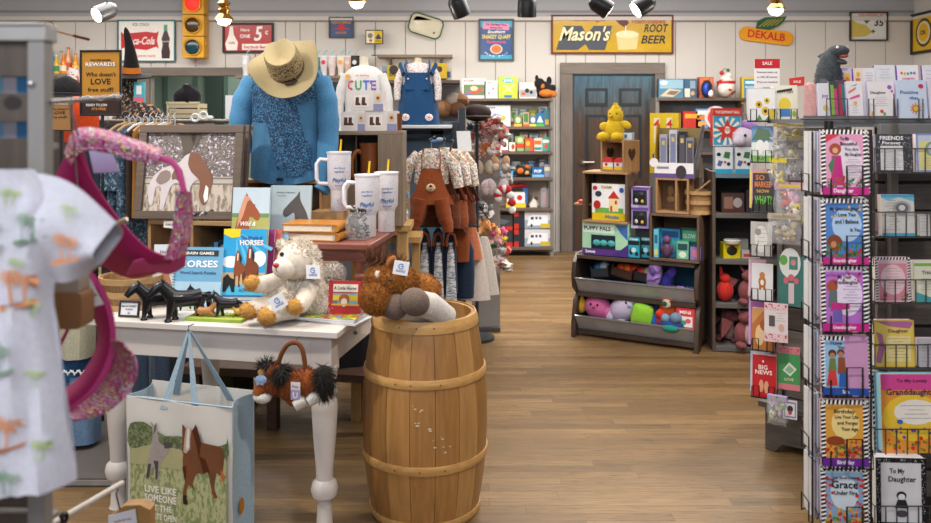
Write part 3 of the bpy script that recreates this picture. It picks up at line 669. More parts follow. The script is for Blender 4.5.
for (u,z,f,lab) in ((500,.101,'#33363c','dark train set box beside the lower camper box'),(500,.281,'#3f3c3a','dark train set box beside the upper camper box')):
    g=carton(.28,.175,.1,f,'#222226',art=[('rect','#c0a040',0,.05,.5,.16),('rect','#c03028',.75,0,1,.25),('poly','#55606a',[(.1,.4),(.5,.75),(.9,.6),(.7,.4)])]);mono(g,'playset_box',lab,'toy box',(X(u,8.9),8.92,z),0,'train set boxes')
# ------------------------------------------------------------------ back right shelving
xl,xr=X(657,8.9),X(745,8.9);W2=(xr-xl)/2
t=thing('toy_shelving','grey shelving against the wall right of the blue door, mostly hidden by crates','shelving',((xl+xr)/2,9.18,0))
g=G();g.box(-W2,-.03,0,W2,0,1.75,M('#74777c',.8));g.build('back_panel',t)
for z in (Z(98,8.9),Z(128.5,8.9),Z(152,8.9),Z(180,8.9),.5,.1):
    g=G();g.box(-W2,-.32,z-.03,W2,-.03,z,SH);g.build('shelf',t,.002)
for s in (-1,1):g=G();g.box(s*W2-.02,-.3,0,s*W2+.02,0,1.76,SHV);g.build('post',t)
z=Z(98,8.9)
g9='toys on the shelving right of the blue door'
shelf_goods([
 (671.5,.29,.215,.07,'#4f7f9a','#2f4f6a',[('rect','#8fb4c8',.05,.5,.95,.95),('poly','#c8b8a0',[(.05,.1),(.55,.05),(.9,.4),(.4,.5)]),('poly','#7a6a5a',[(.3,.2),(.6,.15),(.8,.35),(.45,.38)]),('disc','#e4eef4',.2,.8,.15,.1)],'wide blue box with a picture of a wooden game board on the top shelf'),
 (690,.15,.215,.07,'#3d5f80','#2a3f55',[('rect','#d8d0c0',.1,.05,.5,.5),('rect','#8aa0b0',.5,.5,.9,.9),('disc','#c8a070',.7,.25,.15,.12)],'blue boxed game beside the wide game board box'),
 (706.5,.16,.235,.1,'#c0583f','#9a4530',[('rect','#d87a5a',.05,.05,.95,.95)],'terracotta box holding a blue toy egg'),
],8.95,z,g9)
t=thing('toy_egg','shiny dark blue toy penguin egg with an orange beak on the top shelf','toy',(X(706,8.9),8.93,z))
g=G();g.blob((0,-.06,.1),(.065,.055,.1),M('#1d2a4a',.2));g.build('body',t);g=G();g.blob((-.02,-.09,.1),(.03,.035,.065),M('#2a4ab8',.2));g.blob((.03,-.1,.05),(.03,.02,.04),M('#dfe0e8',.2));g.build('belly',t)
g=G();g.blob((0,-.06,.205),(.04,.03,.018),M('#e07a2a',.3));g.build('crest',t)
t=thing('toy_ice_cream_ball','round surprise toy shaped like a sundae with a red cherry on the top shelf','toy',(X(727,8.9),8.95,z))
g=G();g.blob((0,-.02,.12),(.105,.1,.12),PATTERN('sundae','#cfc8bc',['#c0302c','#d8a03a','#e8e0d8'],9,.55,.25));g.build('ball',t)
g=G();g.blob((0,-.02,.2),(.07,.07,.06),M('#e6dcd2',.5));g.blob((.02,-.04,.25),(.04,.04,.035),M('#e6dcd2',.5));g.lathe([(.1,.16),(.104,.175),(.1,.19)],Rd,c=(0,-.02,0));g.build('cream',t)
g=G();g.blob((-.055,-.04,.28),.025,Rd);g.tube([(-.055,-.04,.3),(-.02,-.04,.33),(.01,-.04,.31)],.004,Gn,5);g.blob((.015,-.04,.31),(.02,.01,.02),Gn);g.build('cherry',t)
g=carton(.16,.3,.06,'#d8b83a','#b8982a',art=[('rect','#2f8fb8',.15,.05,.95,.92),('rect','#e8f0f0',.25,.75,.9,.85),('disc','#f0e8e8',.6,.3,.25,.12),('text','#ffffff','BLOCKS',.55,.6,.07,.6)]);mono(g,'toy_box','yellow box with a blue front at the right end, beyond the sundae toy','toy box',(X(749,8.9),8.9,Z(104,8.9)),0,g9)
z=Z(128.5,8.9)
shelf_goods([
 (673,.16,.12,.08,'#2a3038','#1a2028',[('disc','#4a7ab0',.5,.6,.3,.25)],'dark box with a blue oval above the yellow memo box'),
 (692,.2,.19,.1,'#b8322a','#8a2420',[('rect','#d8a23a',.1,.6,.9,.85)],'deep red box with a gold band on the second shelf'),
 (702,.14,.22,.08,'#6a8fc0','#4a6fa0',[('rect','#d8783a',.1,.45,.9,.65),('rect','#e8e0d0',.15,.7,.85,.9),('rect','#e0a050',.2,.1,.8,.35)],'light blue box with orange and white panels on the second shelf'),
],8.9,z,g9)
t=thing('toy_drum','round white and red toy behind the star poster box','toy',(X(719,8.8),8.95,z))
g=G();g.cyl((0,.0,.12),(0,-.06,.12),.13,M('#d8cccc',.4),n=28);g.build('drum',t);g=G();g.disc(0,.12,.1,M('#c84a4a'),-.062,n=24);g.disc(0,.12,.07,M('#e8e0e0'),-.064,n=24);g.build('face_print',t)
# ------------------------------------------------------------------ toy bins (angled)
BO=(0.733,5.56);BA=R(-28.4)
def bl(x,y,z=0):      # bin-local to world
    return (BO[0]+x*cos(BA)-y*sin(BA),BO[1]+x*sin(BA)+y*cos(BA),z)
DW=WOOD('#4d3d33','#2b2320',2,4,.5);DW0_=WOOD('#54443a','#332924',0,4,.5);GALV=M('#b4b7bd',.42,.2,.35,9)
t=thing('toy_bin_stand','dark wooden two-tier toy bin stand with galvanised metal troughs','bin stand',(*BO,0),BA)
BWd=.87
side=[(0,0),(0,.1),(.03,.22)]+[(.03+.06*(1-cos(R(a))),.22+.05*sin(R(a))+.02*a/90) for a in (30,60,90)]+[(.02,.34),(.0,.42),(.02,.52),(.09,.575),(.5,.575),(.5,0),(.42,0),(.38,.05),(.12,.05),(.08,0)]
for x in (0,BWd-.03):
    g=G();n=len(side)
    g.add([(x,p[0],p[1]) for p in side]+[(x+.03,p[0],p[1]) for p in side],[tuple(range(n))[::-1],tuple(range(n,2*n))]+[(i,(i+1) % n,(i+1) % n+n,i+n) for i in range(n)],DW);g.build('side_panel',t,.003)
g=G();g.box(.03,.03,.545,BWd-.03,.5,.57,DW0_);g.build('top',t,.003)
g=G();g.box(.03,.48,.05,BWd-.03,.5,.55,M('#2f6f8f',.6,var=.25,sc=5));g.build('back_panel',t)
for z0,nm in ((.05,'trough'),(.31,'trough')):
    g=G();x0,x1=.03,BWd-.03
    pr=[(.0,z0+.1),(.07,z0),(.42,z0+.01)];th=.006
    vs=[];
    for x in (x0,x1):vs+=[(x,p[0],p[1]) for p in pr]+[(x,p[0]+.006,p[1]+th) for p in pr[::-1]]
    g.add(vs,[(0,1,2,3,4,5),(11,10,9,8,7,6),(0,6,7,1),(1,7,8,2),(2,8,9,3),(3,9,10,4),(4,10,11,5),(5,11,6,0)],GALV)
    g.tube([(x0,0,z0+.1),(x1,0,z0+.1)],.008,M('#8d8f93',.35,.6),6)
    g.build(nm,t,.0)
    g=G();g.box(.03,.05,z0-.03,BWd-.03,.07,z0,DW0_);g.build('rail',t)
GB='soft toys and toys in the two-tier bins'
def plush(loc,parts,label,name='plush_toy',grp=GB,rz=BA,cat='plush toy',rx=0,ry=0):
    g=G()
    for p in parts:g.blob(p[0],p[1],FAB(p[2]),rot=p[3] if len(p)>3 else (0,0,0))
    return mono(g,name,label,cat,loc,rz,grp,rx=rx,ry=ry)
V1,V2='#35485e','#8fc4dc'
plush(bl(.155,.12,.2),[((0,0,0),(.1,.075,.085),'#c9679c',(0,R(15),0)),((.08,0,-.03),(.06,.06,.06),'#c9679c'),((-.13,.0,.0),(.05,.04,.055),'#e2b338'),((-.12,0,.05),(.015,.015,.03),'#e2b338'),((-.155,0,.04),(.012,.012,.028),'#e2b338'),((-.03,-.07,.03),(.008,.006,.009),'#1c1c20'),((.02,-.072,.03),(.008,.006,.009),'#1c1c20'),((-.005,-.077,.012),(.012,.006,.008),'#8a3a68')],'pink rounded plush with small dark eyes and a yellow tuft, far left of lower bin')
plush(bl(.35,.11,.215),[((0,0,0),(.12,.08,.085),'#c3b9d8',(0,R(-35),0)),((-.09,-.02,-.06),(.035,.04,.05),'#c3b9d8',(0,R(20),0)),((-.01,-.03,-.09),(.035,.04,.045),'#c3b9d8'),((.03,-.07,.055),(.008,.006,.009),'#1c1c20'),((.08,-.06,.045),(.008,.006,.009),'#1c1c20'),((.055,-.072,.035),(.016,.008,.01),'#8fa8c8')],'pale lavender rounded plush with small dark eyes in the lower bin')
g=G();gm=FAB('#8cc83a');g.blob((0,0,0),(.075,.06,.072),gm,16,fn=lambda p:1/max(abs(p.x),abs(p.y),abs(p.z)) ** .6);mono(g,'plush_toy','lime green cube plush in the middle of the lower bin','plush toy',bl(.485,.06,.2),BA+R(15),GB,ry=R(12))
plush(bl(.56,.07,.16),[((0,0,0),(.04,.04,.05),'#2a62b0'),((.06,0,.01),(.045,.04,.055),'#c42a2c'),((.05,-.02,.06),(.03,.03,.03),'#d83a2a')],'small red and blue plush right of the green cube')
plush(bl(.65,.13,.27),[((0,0,-.03),(.07,.06,.07),'#e0652c'),((0,-.02,.04),(.07,.055,.05),'#e0652c'),((-.08,-.02,.05),(.035,.03,.035),'#d85a26'),((.09,-.02,.0),(.04,.03,.05),'#d85a26'),((-.05,-.04,-.09),(.035,.04,.05),'#e0652c'),((.0,-.07,.02),(.035,.02,.03),'#e8dcc8'),((-.01,-.085,.02),(.02,.012,.016),'#2c5a40')],'orange plush with a cream and green emblem, above the blue plush')
plush(bl(.69,.05,.17),[((0,0,-.01),(.09,.05,.045),'#2b4f94'),((.03,-.02,.04),(.04,.04,.035),'#6f8aa8'),((-.04,-.02,.03),(.03,.03,.03),'#7a98b8'),((0,-.04,-.03),(.06,.03,.025),'#1f8a7a')],'blue and teal plush at the front of the lower bin')
g=carton(.12,.13,.06,'#d8404a','#a82a34',art=[('rect','#e8ece8',.12,.1,.88,.62),('disc','#3fa070',.4,.3,.15,.12),('disc','#d85a7a',.65,.4,.15,.12),('text','#ffffff','MINI',.5,.75,.16,.6)]);mono(g,'toy_box','red and white boxed toy at the right end of the lower bin','toy box',bl(.78,.03,.145),BA,GB)
plush(bl(.78,.17,.27),[((0,0,0),(.05,.05,.045),'#6f5038'),((0,-.03,.04),.03,'#8a6a4c')],'small brown plush behind the red boxed toy')
plush(bl(.3,.28,.2),[((0,0,0),(.12,.08,.09),'#b54f84'),((.08,0,.04),.06,'#b54f84')],'magenta plush lying behind the lavender one')
plush(bl(.5,.27,.22),[((0,0,0),(.05,.05,.1),'#8fb8dc'),((.0,0,.08),(.02,.02,.05),'#b8a0d0')],'pale blue and mauve plush standing behind the green cube')
plush(bl(.83,.2,.22),[((0,0,0),(.02,.07,.09),'#4a8fd0'),((-.01,0,.07),.03,'#5a9fe0')],'light blue plush against the right side of the lower bin')
plush(bl(.12,.3,.2),[((0,0,0),(.1,.07,.07),'#55506a'),((.09,0,.0),.05,'#4a4660')],'dark grey-violet plush at the back left of the lower bin')
# upper bin
def tray_box(x,y,z,w,cols,label,ry=0):
    g=G();m=M(cols[0],.5);g.box(-w/2,0,0,w/2,.12,.008,m).box(-w/2,0,0,w/2,.006,.06,m).box(-w/2,.114,0,w/2,.12,.09,m).box(-w/2,0,0,-w/2+.006,.12,.075,m).box(w/2-.006,0,0,w/2,.12,.075,m)
    for i,c in enumerate(cols[1:]):g.blob(((i-.5)*.045,.06,.05+.01*i),(.038,.04,.04),M(c,.4),10)
    mono(g,'toy_tray',label,'toy tray',bl(x,y,z),BA,GB,ry=ry)
tray_box(.17,.12,.41,.13,['#3a4048','#3f84b8','#c8d8e0'],'dark tray with blue and white toys, far left of the upper bin',R(-8))
tray_box(.32,.11,.42,.15,['#4a2f22','#d8501c','#e86a24','#c8401c'],'brown tray piled with orange toys in the upper bin',R(12))
tray_box(.47,.1,.41,.12,['#2a2626','#c83a34','#c8b8a8'],'black tray with red and white toys in the upper bin',R(8))
t=thing('toy_sandal','lilac plastic clog standing on its heel in the upper bin','shoe',bl(.56,.09,.37),BA,GB)
LI=M('#a88ad0',.5)
g=G();g.blob((0,0,.09),(.05,.035,.1),LI,14,(0,R(14),0));g.blob((.01,-.01,.15),(.045,.04,.05),LI);g.build('upper',t)
g=G();g.tube([(-.04,-.02,.06),(-.0,-.055,.075),(.04,-.02,.09)],.008,M('#8a6ab8',.5),6);g.blob((.0,-.045,.13),(.022,.01,.03),M('#5f4690',.5));g.build('strap',t)
g=G();g.blob((0,0,0),(.045,.05,.06),FAB('#3a3a9a'));g.blob((.03,0,.06),(.03,.02,.05),FAB('#5a4ab8'),rot=(0,.5,0));mono(g,'plush_toy','small indigo plush beside the lilac clog','plush toy',bl(.63,.14,.42),BA,GB)
for k,(x,c1,c2,lab) in enumerate(((.69,'#6a3fa0','#3a2460','low purple toy left of the white one at the right of the upper bin'),(.745,'#d8d0c8','#8a6ab8','low white toy between two purple toys in the upper bin'),(.805,'#7a4ab0','#50308a','low purple toy at the right end of the upper bin'))):
    g=G();g.blob((0,0,0),(.032,.035,.025),FAB(c1));g.blob((.01,-.02,.02),(.015,.015,.013),FAB(c2));g.blob((-.015,-.02,.02),(.013,.015,.013),FAB(c2));mono(g,'toy_figure',lab,'toy',bl(x,.07,.385),BA,GB)
# ------------------------------------------------------------------ crates on top of the bins
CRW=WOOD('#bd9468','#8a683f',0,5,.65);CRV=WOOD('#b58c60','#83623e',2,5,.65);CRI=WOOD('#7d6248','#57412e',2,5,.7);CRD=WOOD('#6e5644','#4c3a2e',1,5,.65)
def crate(loc,rz,w,d,h,label,th=.015,back=True,heart=False,wood=None,grp='open wooden display crates'):
    """open-fronted crate lying on its side"""
    t=thing('wooden_crate',label,'crate',loc,rz,grp);a=wood or CRW
    g=G();g.box(0,0,0,w,d,th,a);g.build('bottom_board',t,.002)
    g=G();g.box(0,0,h-th,w,d,h,a);g.build('top_board',t,.002)
    for x in (0,w-th):
        g=G();n=3;s_=(d-.0)/n
        if heart:
            g.box(x,0,th,x+th,d,h-th,CRI);
        else:
            for i in range(n):g.box(x,i*s_+.002,th,x+th,(i+1)*s_-.002,h-th,CRD)
        g.build('side_board',t,.002)
    if back:
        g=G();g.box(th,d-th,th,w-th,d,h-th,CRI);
        if heart:
            hp=[(w/2+.045*16*sin(a_)**3/16,h/2+.045*(13*cos(a_)-5*cos(2*a_)-2*cos(3*a_)-cos(4*a_))/16) for a_ in [2*pi*k/24 for k in range(24)]]
            g.poly(hp,Bk,d-th-.001)
        g.build('back_board',t)
    return t
TZ=.576
_bl=bl
def bl(x,y,z=0):return _bl(x+(.045 if z>=.57 else 0),y,z)
A0=bl(.04,.02,TZ)
# game-style boxes on bins top, first layer
def bbox(x,y,z,w,h,d,f,s,art,label,name='toy_box',rz=0,cat='toy box',grp='toys stacked on the bin stand'):
    g=carton(w,h,d,f,s,art=art);return mono(g,name,label,cat,bl(x,y,z),BA+rz,grp,bevel=.0015)
def windowbox(x,y,z,w,h,d,f,win,label,extra,grp='toys stacked on the bin stand',loc=None,rz=None):
    t=thing('window_box',label,'toy box',loc or bl(x,y,z),BA if rz is None else rz,grp)
    g=carton(w,h,d,f,f,art=extra);g.build('carton',t,.0015)
    g=G();x0,z0,x1,z1=win;g.box(-w/2+x0*w,-.004,z0*h,-w/2+x1*w,-.001,z1*h,M('#26343c',.15));g.build('window',t)
    return t
t=windowbox(.185,.05,TZ,.33,.225,.16,'#a8d8b8',(.2,.2,.72,.62),'mint green and purple boxed plush toy set with a window, on the bin stand',[('band','#5a3a8a',0,.2),('poly','#4a3080',[(.6,0),(1,0),(1,.4),(.85,.22)]),('rect','#d8f0e0',.02,.68,.7,.95),('poly','#3f6fb8',[(.72,.95),(.98,.95),(.98,.5),(.84,.7)]),('text','#2a2a50','PUPPY PALS',.33,.76,.12,.58),('text','#ffffff','Sweet',.18,.06,.09)])
g=G();
for dx in (-.06,-.01,.045):g.blob((dx,-.003,.085),(.028,.012,.022),FAB('#4fb0b8'))
g.build('contents',t)
for (x,y,z,lab) in ((.385,.05,TZ,'small turquoise and black toy box, front of the two beside the mint set'),(.455,.09,TZ,'small turquoise and black toy box, rear of the two beside the mint set')):
    bbox(x,y,z,.085,.14,.06,'#2f9fb8','#1c3a44',[('rect','#14242c',.05,.62,.95,.82),('disc','#1a2c38',.3,.3,.15,.15),('disc','#b8e0e8',.5,.38,.2,.12),('disc','#1a2c38',.75,.2,.15,.1),('text','#ffffff','CHARM',.5,.86,.08,.7)],lab,name='blind_box')
# crate A with the farm game
crate(bl(.03,.02,TZ+.226),BA,.32,.26,.35,'light brown open crate holding a red barn playset box, above the mint toy set')
bbox(.205,.06,TZ+.242,.235,.25,.06,'#e0e4e8','#c8b030',[('rect','#f0f2f4',0,.2,1,1),('band','#e0c020',0,.2),('rect','#6ab050',.1,.2,.95,.34),('poly','#c8302a',[(.48,.6),(.66,.82),(.84,.6)]),('rect','#e8d8a0',.52,.25,.8,.6),('rect','#c8302a',.56,.25,.62,.4),('rect','#c8302a',.7,.45,.76,.55),('disc','#b82820',.16,.42,.11,.12),('disc','#3a3a50',.2,.72,.1,.08),('disc','#c83040',.1,.88,.07,.06),('disc','#3060b0',.9,.84,.07,.07),('text','#b8902a','FARM',.45,.88,.07,.3),('text','#2a6ab0','House',.62,.06,.1,.4)],'white and yellow playset box picturing a red-roofed house, in the open crate')
# crate B on its end with heart
hc=thing('heart_crate','light brown crate with heart cut-outs and red-roofed boxes inside, under the yellow plush','crate',bl(.135,.1,TZ+.577),BA+R(-22))
for x in (0,.19):
    g=G();g.box(x,0,0,x+.015,.17,.215,CRV)
    hp=[(.085+.04*sin(a_)**3,.12+.0034*(13*cos(a_)-5*cos(2*a_)-2*cos(3*a_)-cos(4*a_))) for a_ in [2*pi*k/24 for k in range(24)]]
    g.add([(x+.0155,p[0],p[1]) for p in hp],[tuple(range(24))[::-1]],M('#3a2c22'));g.build('end_panel',hc,.002)
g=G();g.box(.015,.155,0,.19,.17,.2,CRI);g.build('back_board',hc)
g=G();g.box(.015,.0,0,.19,.155,.012,CRW);g.build('bottom_board',hc)
g=G();g.box(.015,.03,.2,.19,.155,.213,CRW);g.build('top_board',hc)
for k,(x,lab) in enumerate(((.155,'small yellow box with a red roof, left of two in the heart crate'),(.235,'small yellow box with a red roof, right of two in the heart crate'))):
    t=thing('toy_house',lab,'toy',bl(x+.04,.075,TZ+.59),BA,'red-roofed toy boxes in the heart crate')
    g=G();g.box(-.035,0,0,.035,.05,.05,M('#dcdce0'));g.rect(-.035,0,.035,.02,M('#e0c020'),-.001);g.disc(-.01,.035,.01,Rd,-.0015);g.build('box',t)
    g=G();g.slab([(-.04,.05),(.04,.05),(.02,.082),(-.02,.082)],-.003,.053,M('#c8302c'));g.build('roof',t)
bbox(.3,.15,TZ+.792,.09,.05,.05,'#c8d8e0','#90a8b8',[('rect','#3a6a9a',.1,.3,.6,.8)],'tiny pale blue box on top of the heart crate')
# yellow chick plush
t=thing('plush_chick','yellow plush chick toy sitting on the heart crate','plush toy',bl(.215,.16,TZ+.79),BA)
t.scale=(.9,)*3
ye=FAB('#e2c22c','#c9a81e');g=G()
for c,r,ro in (((0,0,.09),(.075,.065,.085),(0,0,0)),((.01,-.005,.19),(.06,.055,.065),(0,0,0)),((.01,0,.24),(.035,.035,.035),(0,0,0)),((-.08,-.02,.11),(.035,.02,.03),(0,-.5,0)),((.1,-.02,.12),(.045,.02,.028),(0,.5,0))):g.blob(c,r,ye,rot=ro)
g.fur((0,0,.09),(.075,.065,.085),ye,500,.012);g.fur((.01,0,.2),(.06,.055,.065),ye,400,.012);g.build('body',t)
for x in (-.06,.05):g=G();g.blob((x,-.085,.03),(.05,.055,.035),ye);g.fur((x,-.085,.03),(.05,.055,.035),ye,250,.01);g.build('foot',t)
g=G();g.blob((-.005,-.06,.185),(.014,.025,.01),M('#d8922a'));g.build('beak',t)
g=G();
g.blob((.01,0,.272),(.016,.014,.016),ye);g.fur((.01,0,.272),.016,ye,120,.012)
g.build('tuft',t);g=G();g.blob((-.02,-.052,.205),.006,Bk);g.blob((.035,-.054,.205),.006,Bk);g.build('eyes',t)
# purple window boxes
for z,lab in ((TZ+.2,'purple box with a black figure in its window, lower of two stacked'),(TZ+.34,'purple box with a black figure in its window, upper of two stacked')):
    t=windowbox(.425,.06,z,.12,.138,.1,'#a894c8',(.1,.14,.9,.86),lab,[('band','#6a4a98',.88,1),('rect','#c8b8e0',.0,.0,.4,.16)],grp='stacked purple window boxes')
    g=G();g.blob((-.005,-.006,.07),(.035,.012,.03),M('#1a1a1e',.5));g.blob((.01,-.012,.09),(.022,.012,.018),M('#2c2c30'));g.blob((.02,-.016,.045),(.01,.008,.012),M('#d8b03a'));g.blob((-.02,-.012,.05),(.012,.008,.016),M('#d8d4cc'));g.build('figure',t)
bbox(.425,.12,TZ,.1,.195,.06,'#3a3f48','#2a2e34',[('band','#4a4a52',.5,.7)],'plain dark box supporting the purple window boxes')
bbox(.6,.36,TZ,.3,.66,.12,'#6f5540','#5c4634',[],'brown cardboard display box behind the purple window boxes',name='cardboard_box',cat='box')
# right big crate
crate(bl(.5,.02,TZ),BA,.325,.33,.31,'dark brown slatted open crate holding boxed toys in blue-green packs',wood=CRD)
bbox(.54,.04,TZ+.016,.035,.19,.1,'#6ac0d8','#3a90b0',[('rect','#e0d060',.2,.1,.8,.3),('rect','#2a6a90',.2,.5,.8,.8)],'slim sky blue box at the left inside the dark crate')
bbox(.62,.1,TZ+.016,.13,.19,.06,'#2f7fb0','#1f5f90',[('rect','#1a4a7a',.1,.7,.9,.92),('disc','#3aa0a0',.5,.4,.35,.25)],'blue package behind the plum toy in the dark crate')
g=G();g.blob((0,0,.05),(.03,.025,.05),M('#5a3a5a'));g.blob((0,0,.12),(.028,.026,.028),M('#6a4468'));g.blob((-.03,0,.06),(.012,.012,.03),M('#5a3a5a'));g.blob((.03,0,.06),(.012,.012,.03),M('#5a3a5a'));mono(g,'toy_figure','plum-coloured toy figure in front of the blue package in the dark crate','toy',bl(.605,.065,TZ+.016),BA)
bbox(.735,.14,TZ+.016,.12,.2,.06,'#2c5a50','#1c3a34',[('rect','#4fb08a',.1,.55,.9,.9),('disc','#78c0a0',.4,.4,.2,.12),('text','#d8f0e0','GLOW',.5,.65,.14,.7)],'dark green package at the back of the dark crate')
bbox(.71,.06,TZ+.016,.08,.12,.05,'#6fb89a','#3f8a70',[('rect','#2a4a50',.1,.5,.9,.85),('disc','#d8e8d0',.5,.25,.3,.18)],'small jade green package at the front of the dark crate')
bbox(.795,.05,TZ+.016,.07,.09,.05,'#8a7ab8','#5a4a80',[('disc','#d87a9a',.5,.5,.3,.3)],'small mauve package at the right inside the dark crate')
# small open crate with display box on it
SC=bl(.53,.06,TZ+.312)
t=thing('wooden_crate','small light wooden crate frame with a bear cut-out, under the grey display box','crate',SC,BA,'open wooden display crates')
for a in ((0,0,0,.22,.16,.014),(0,0,.22,.22,.16,.234)):g=G();g.box(*a,CRW);g.build('board',t,.002)
for x in (0,.13,.206):g=G();g.box(x,0,.014,x+.014,.16,.22,CRV);g.build('side_board',t,.002)
g=G();g.box(.014,.145,.014,.13,.15,.22,CRI);g.blob((.067,.14,.14),(.022,.006,.035),CRV);g.blob((.067,.14,.08),(.03,.006,.025),CRV);g.build('back_board',t)
CZ=TZ+.312+.235
t=thing('display_box','open grey and gold cardboard display box of purple-footed packs','display box',bl(.52,.06,CZ),BA)
g=G();gb=M('#b8b6ba',.4);go=M('#c89a34',.4)
g.box(0,0,0,.26,.14,.006,gb);g.box(0,0,0,.26,.004,.1,M('#e6e4e8'));g.rect(0,0,.26,.03,M('#5f4a8a'),-.001);g.disc(.18,.04,.035,M('#3a3038'),-.0015,rz=.045);g.rect(.02,.06,.1,.075,M('#8a8490'),-.0015);g.disc(.0,.1,.03,M('#e6e4e8'),-.001);g.build('front',t)
g=G();g.add([(0,0,0),(0,.14,0),(0,.14,.35),(0,.06,.35),(0,0,.1),(.004,0,0),(.004,.14,0),(.004,.14,.35),(.004,.06,.35),(.004,0,.1)],[(0,1,2,3,4),(9,8,7,6,5),(0,4,9,5),(4,3,8,9),(3,2,7,8),(2,1,6,7),(1,0,5,6)],go);g.build('side_flap',t)
g=G();g.add([(.26,0,0),(.26,.14,0),(.3,.14,.35),(.3,.06,.35),(.26,0,.1),(.264,0,0),(.264,.14,0),(.304,.14,.35),(.304,.06,.35),(.264,0,.1)],[(0,1,2,3,4),(9,8,7,6,5),(0,4,9,5),(4,3,8,9),(3,2,7,8),(2,1,6,7),(1,0,5,6)],M('#6f6c74',.4));g.build('side_flap',t)
g=G();g.box(0,.136,0,.28,.14,.33,M('#8a7a4a'));g.build('back_flap',t)
for k,(x,h,c,lab) in enumerate(((.05,.28,'#b4b2b8','pale grey pack, left in the grey and gold display box'),(.115,.31,'#d4d2da','tall silver pack, middle of the grey and gold display box'),(.175,.3,'#2c2a34','black pack, right in the grey and gold display box'),(.225,.26,'#8f8c94','grey pack, far right in the grey and gold display box'))):
    g=G();g.box(-.025,0,0,.025,.05,h,M(c,.35));g.rect(-.018,h*.3,.018,h*.92,M('#7f88a8' if k<2 else '#5a5660',.3),-.001);g.rect(-.01,h*.75,.01,h*.85,M('#d8c070'),-.0016);mono(g,'boxed_pack',lab,'box',bl(.52+x,.11,CZ+.007),BA,'packs in the display box')
# yellow memo box left of it, on the brown box
bbox(.535,.27,TZ+.56,.2,.42,.06,'#e6c81c','#c8a010',[('rect','#f0e8c8',.14,.5,.34,.92),('rect','#f0e8c8',.58,.5,.78,.92),('poly','#2f9a5a',[(.1,.12),(.16,.1),(.85,.32),(.8,.38)]),('poly','#2a5ab0',[(.1,.22),(.4,.4),(.5,.48),(.1,.32)]),('text','#d83a2a','4',.24,.75,.14),('text','#d83a2a','4',.68,.75,.14),('poly','#d83a2a',[(.5,.3),(.85,.44),(.85,.5),(.5,.36)])],'tall yellow game box with two red 4 panels and green and blue bars',name='game_box')
# red boxes behind
g=carton(.11,.1,.1,'#d8392e','#a8281e',art=[('rect','#f0d8a0',.2,.1,.4,.9),('rect','#f0d8a0',.6,.3,.8,.95)]);mono(g,'toy_box','red and cream box on top of the tan box, below the far shelf','toy box',(*bl(.69,.37)[:2],TZ+.662+.1),BA)
g=carton(.19,.1,.1,'#8f7452','#7a5f40',art=[('rect','#a88a62',.1,.5,.8,.9),('disc','#5c4630',.4,.3,.2,.15)]);mono(g,'toy_box','tan box under the red and cream box','toy box',(*bl(.69,.37)[:2],TZ+.661),BA)
# bushel basket
def basket(loc,r,h,label,grp='woven wooden baskets',hy=1.0,handle=True,lid=False):
    t=thing('bushel_basket',label,'basket',loc,0,grp);n=22;sl=WOOD('#b08a5c','#8a6540',2,8)
    g=G()
    for i in range(n):
        a0,a1=2*pi*i/n+.01,2*pi*(i+1)/n-.01
        vs=[]
        for q,zz in ((r*.8,0),(r*.8+.004,0),(r+.004,h),(r,h)):
            pass
        A=[(r*.82,0),(r*.93,h*.5),(r,h)]
        for rr_,zz in A:
            for aa in (a0,a1):vs+=[(rr_*cos(aa),rr_*sin(aa)*hy,zz),((rr_-.005)*cos(aa),(rr_-.005)*sin(aa)*hy,zz)]
        fs=[]
        for j in (0,4):fs+=[(j,j+2,j+6,j+4),(j+1,j+5,j+7,j+3),(j,j+4,j+5,j+1),(j+2,j+3,j+7,j+6)]
        fs+=[(0,1,3,2),(8,10,11,9)];g.add(vs,fs,sl)
    g.lathe([(0,.004),(r*.81,.004)],sl,22,ry=hy);g.build('slats',t)
    for zz,q in ((h*.93,r+.004),(h*.5,r*.935+.003),(.01,r*.825+.004)):
        g=G();g.lathe([(q,zz-.012),(q+.006,zz-.012),(q+.006,zz+.012),(q,zz+.012),(q,zz-.012)],WOOD('#bd9a6c','#98744a',0,6),28,ry=hy);g.build('hoop',t)
    return t
basket(bl(.795,.17,TZ+.312),.088,.15,'round slatted wooden basket with a scoop, on the dark crate')
t=thing('wooden_scoop','wooden handle leaning out of the round slatted basket','scoop',(*_bl(.83,.15)[:2],TZ+.48))
g=G();g.tube([(-.05,0,-.06),(.1,0,.06),(.13,0,.075)],.008,CRW,8,[.006,.008,.009]);g.build('shaft',t)

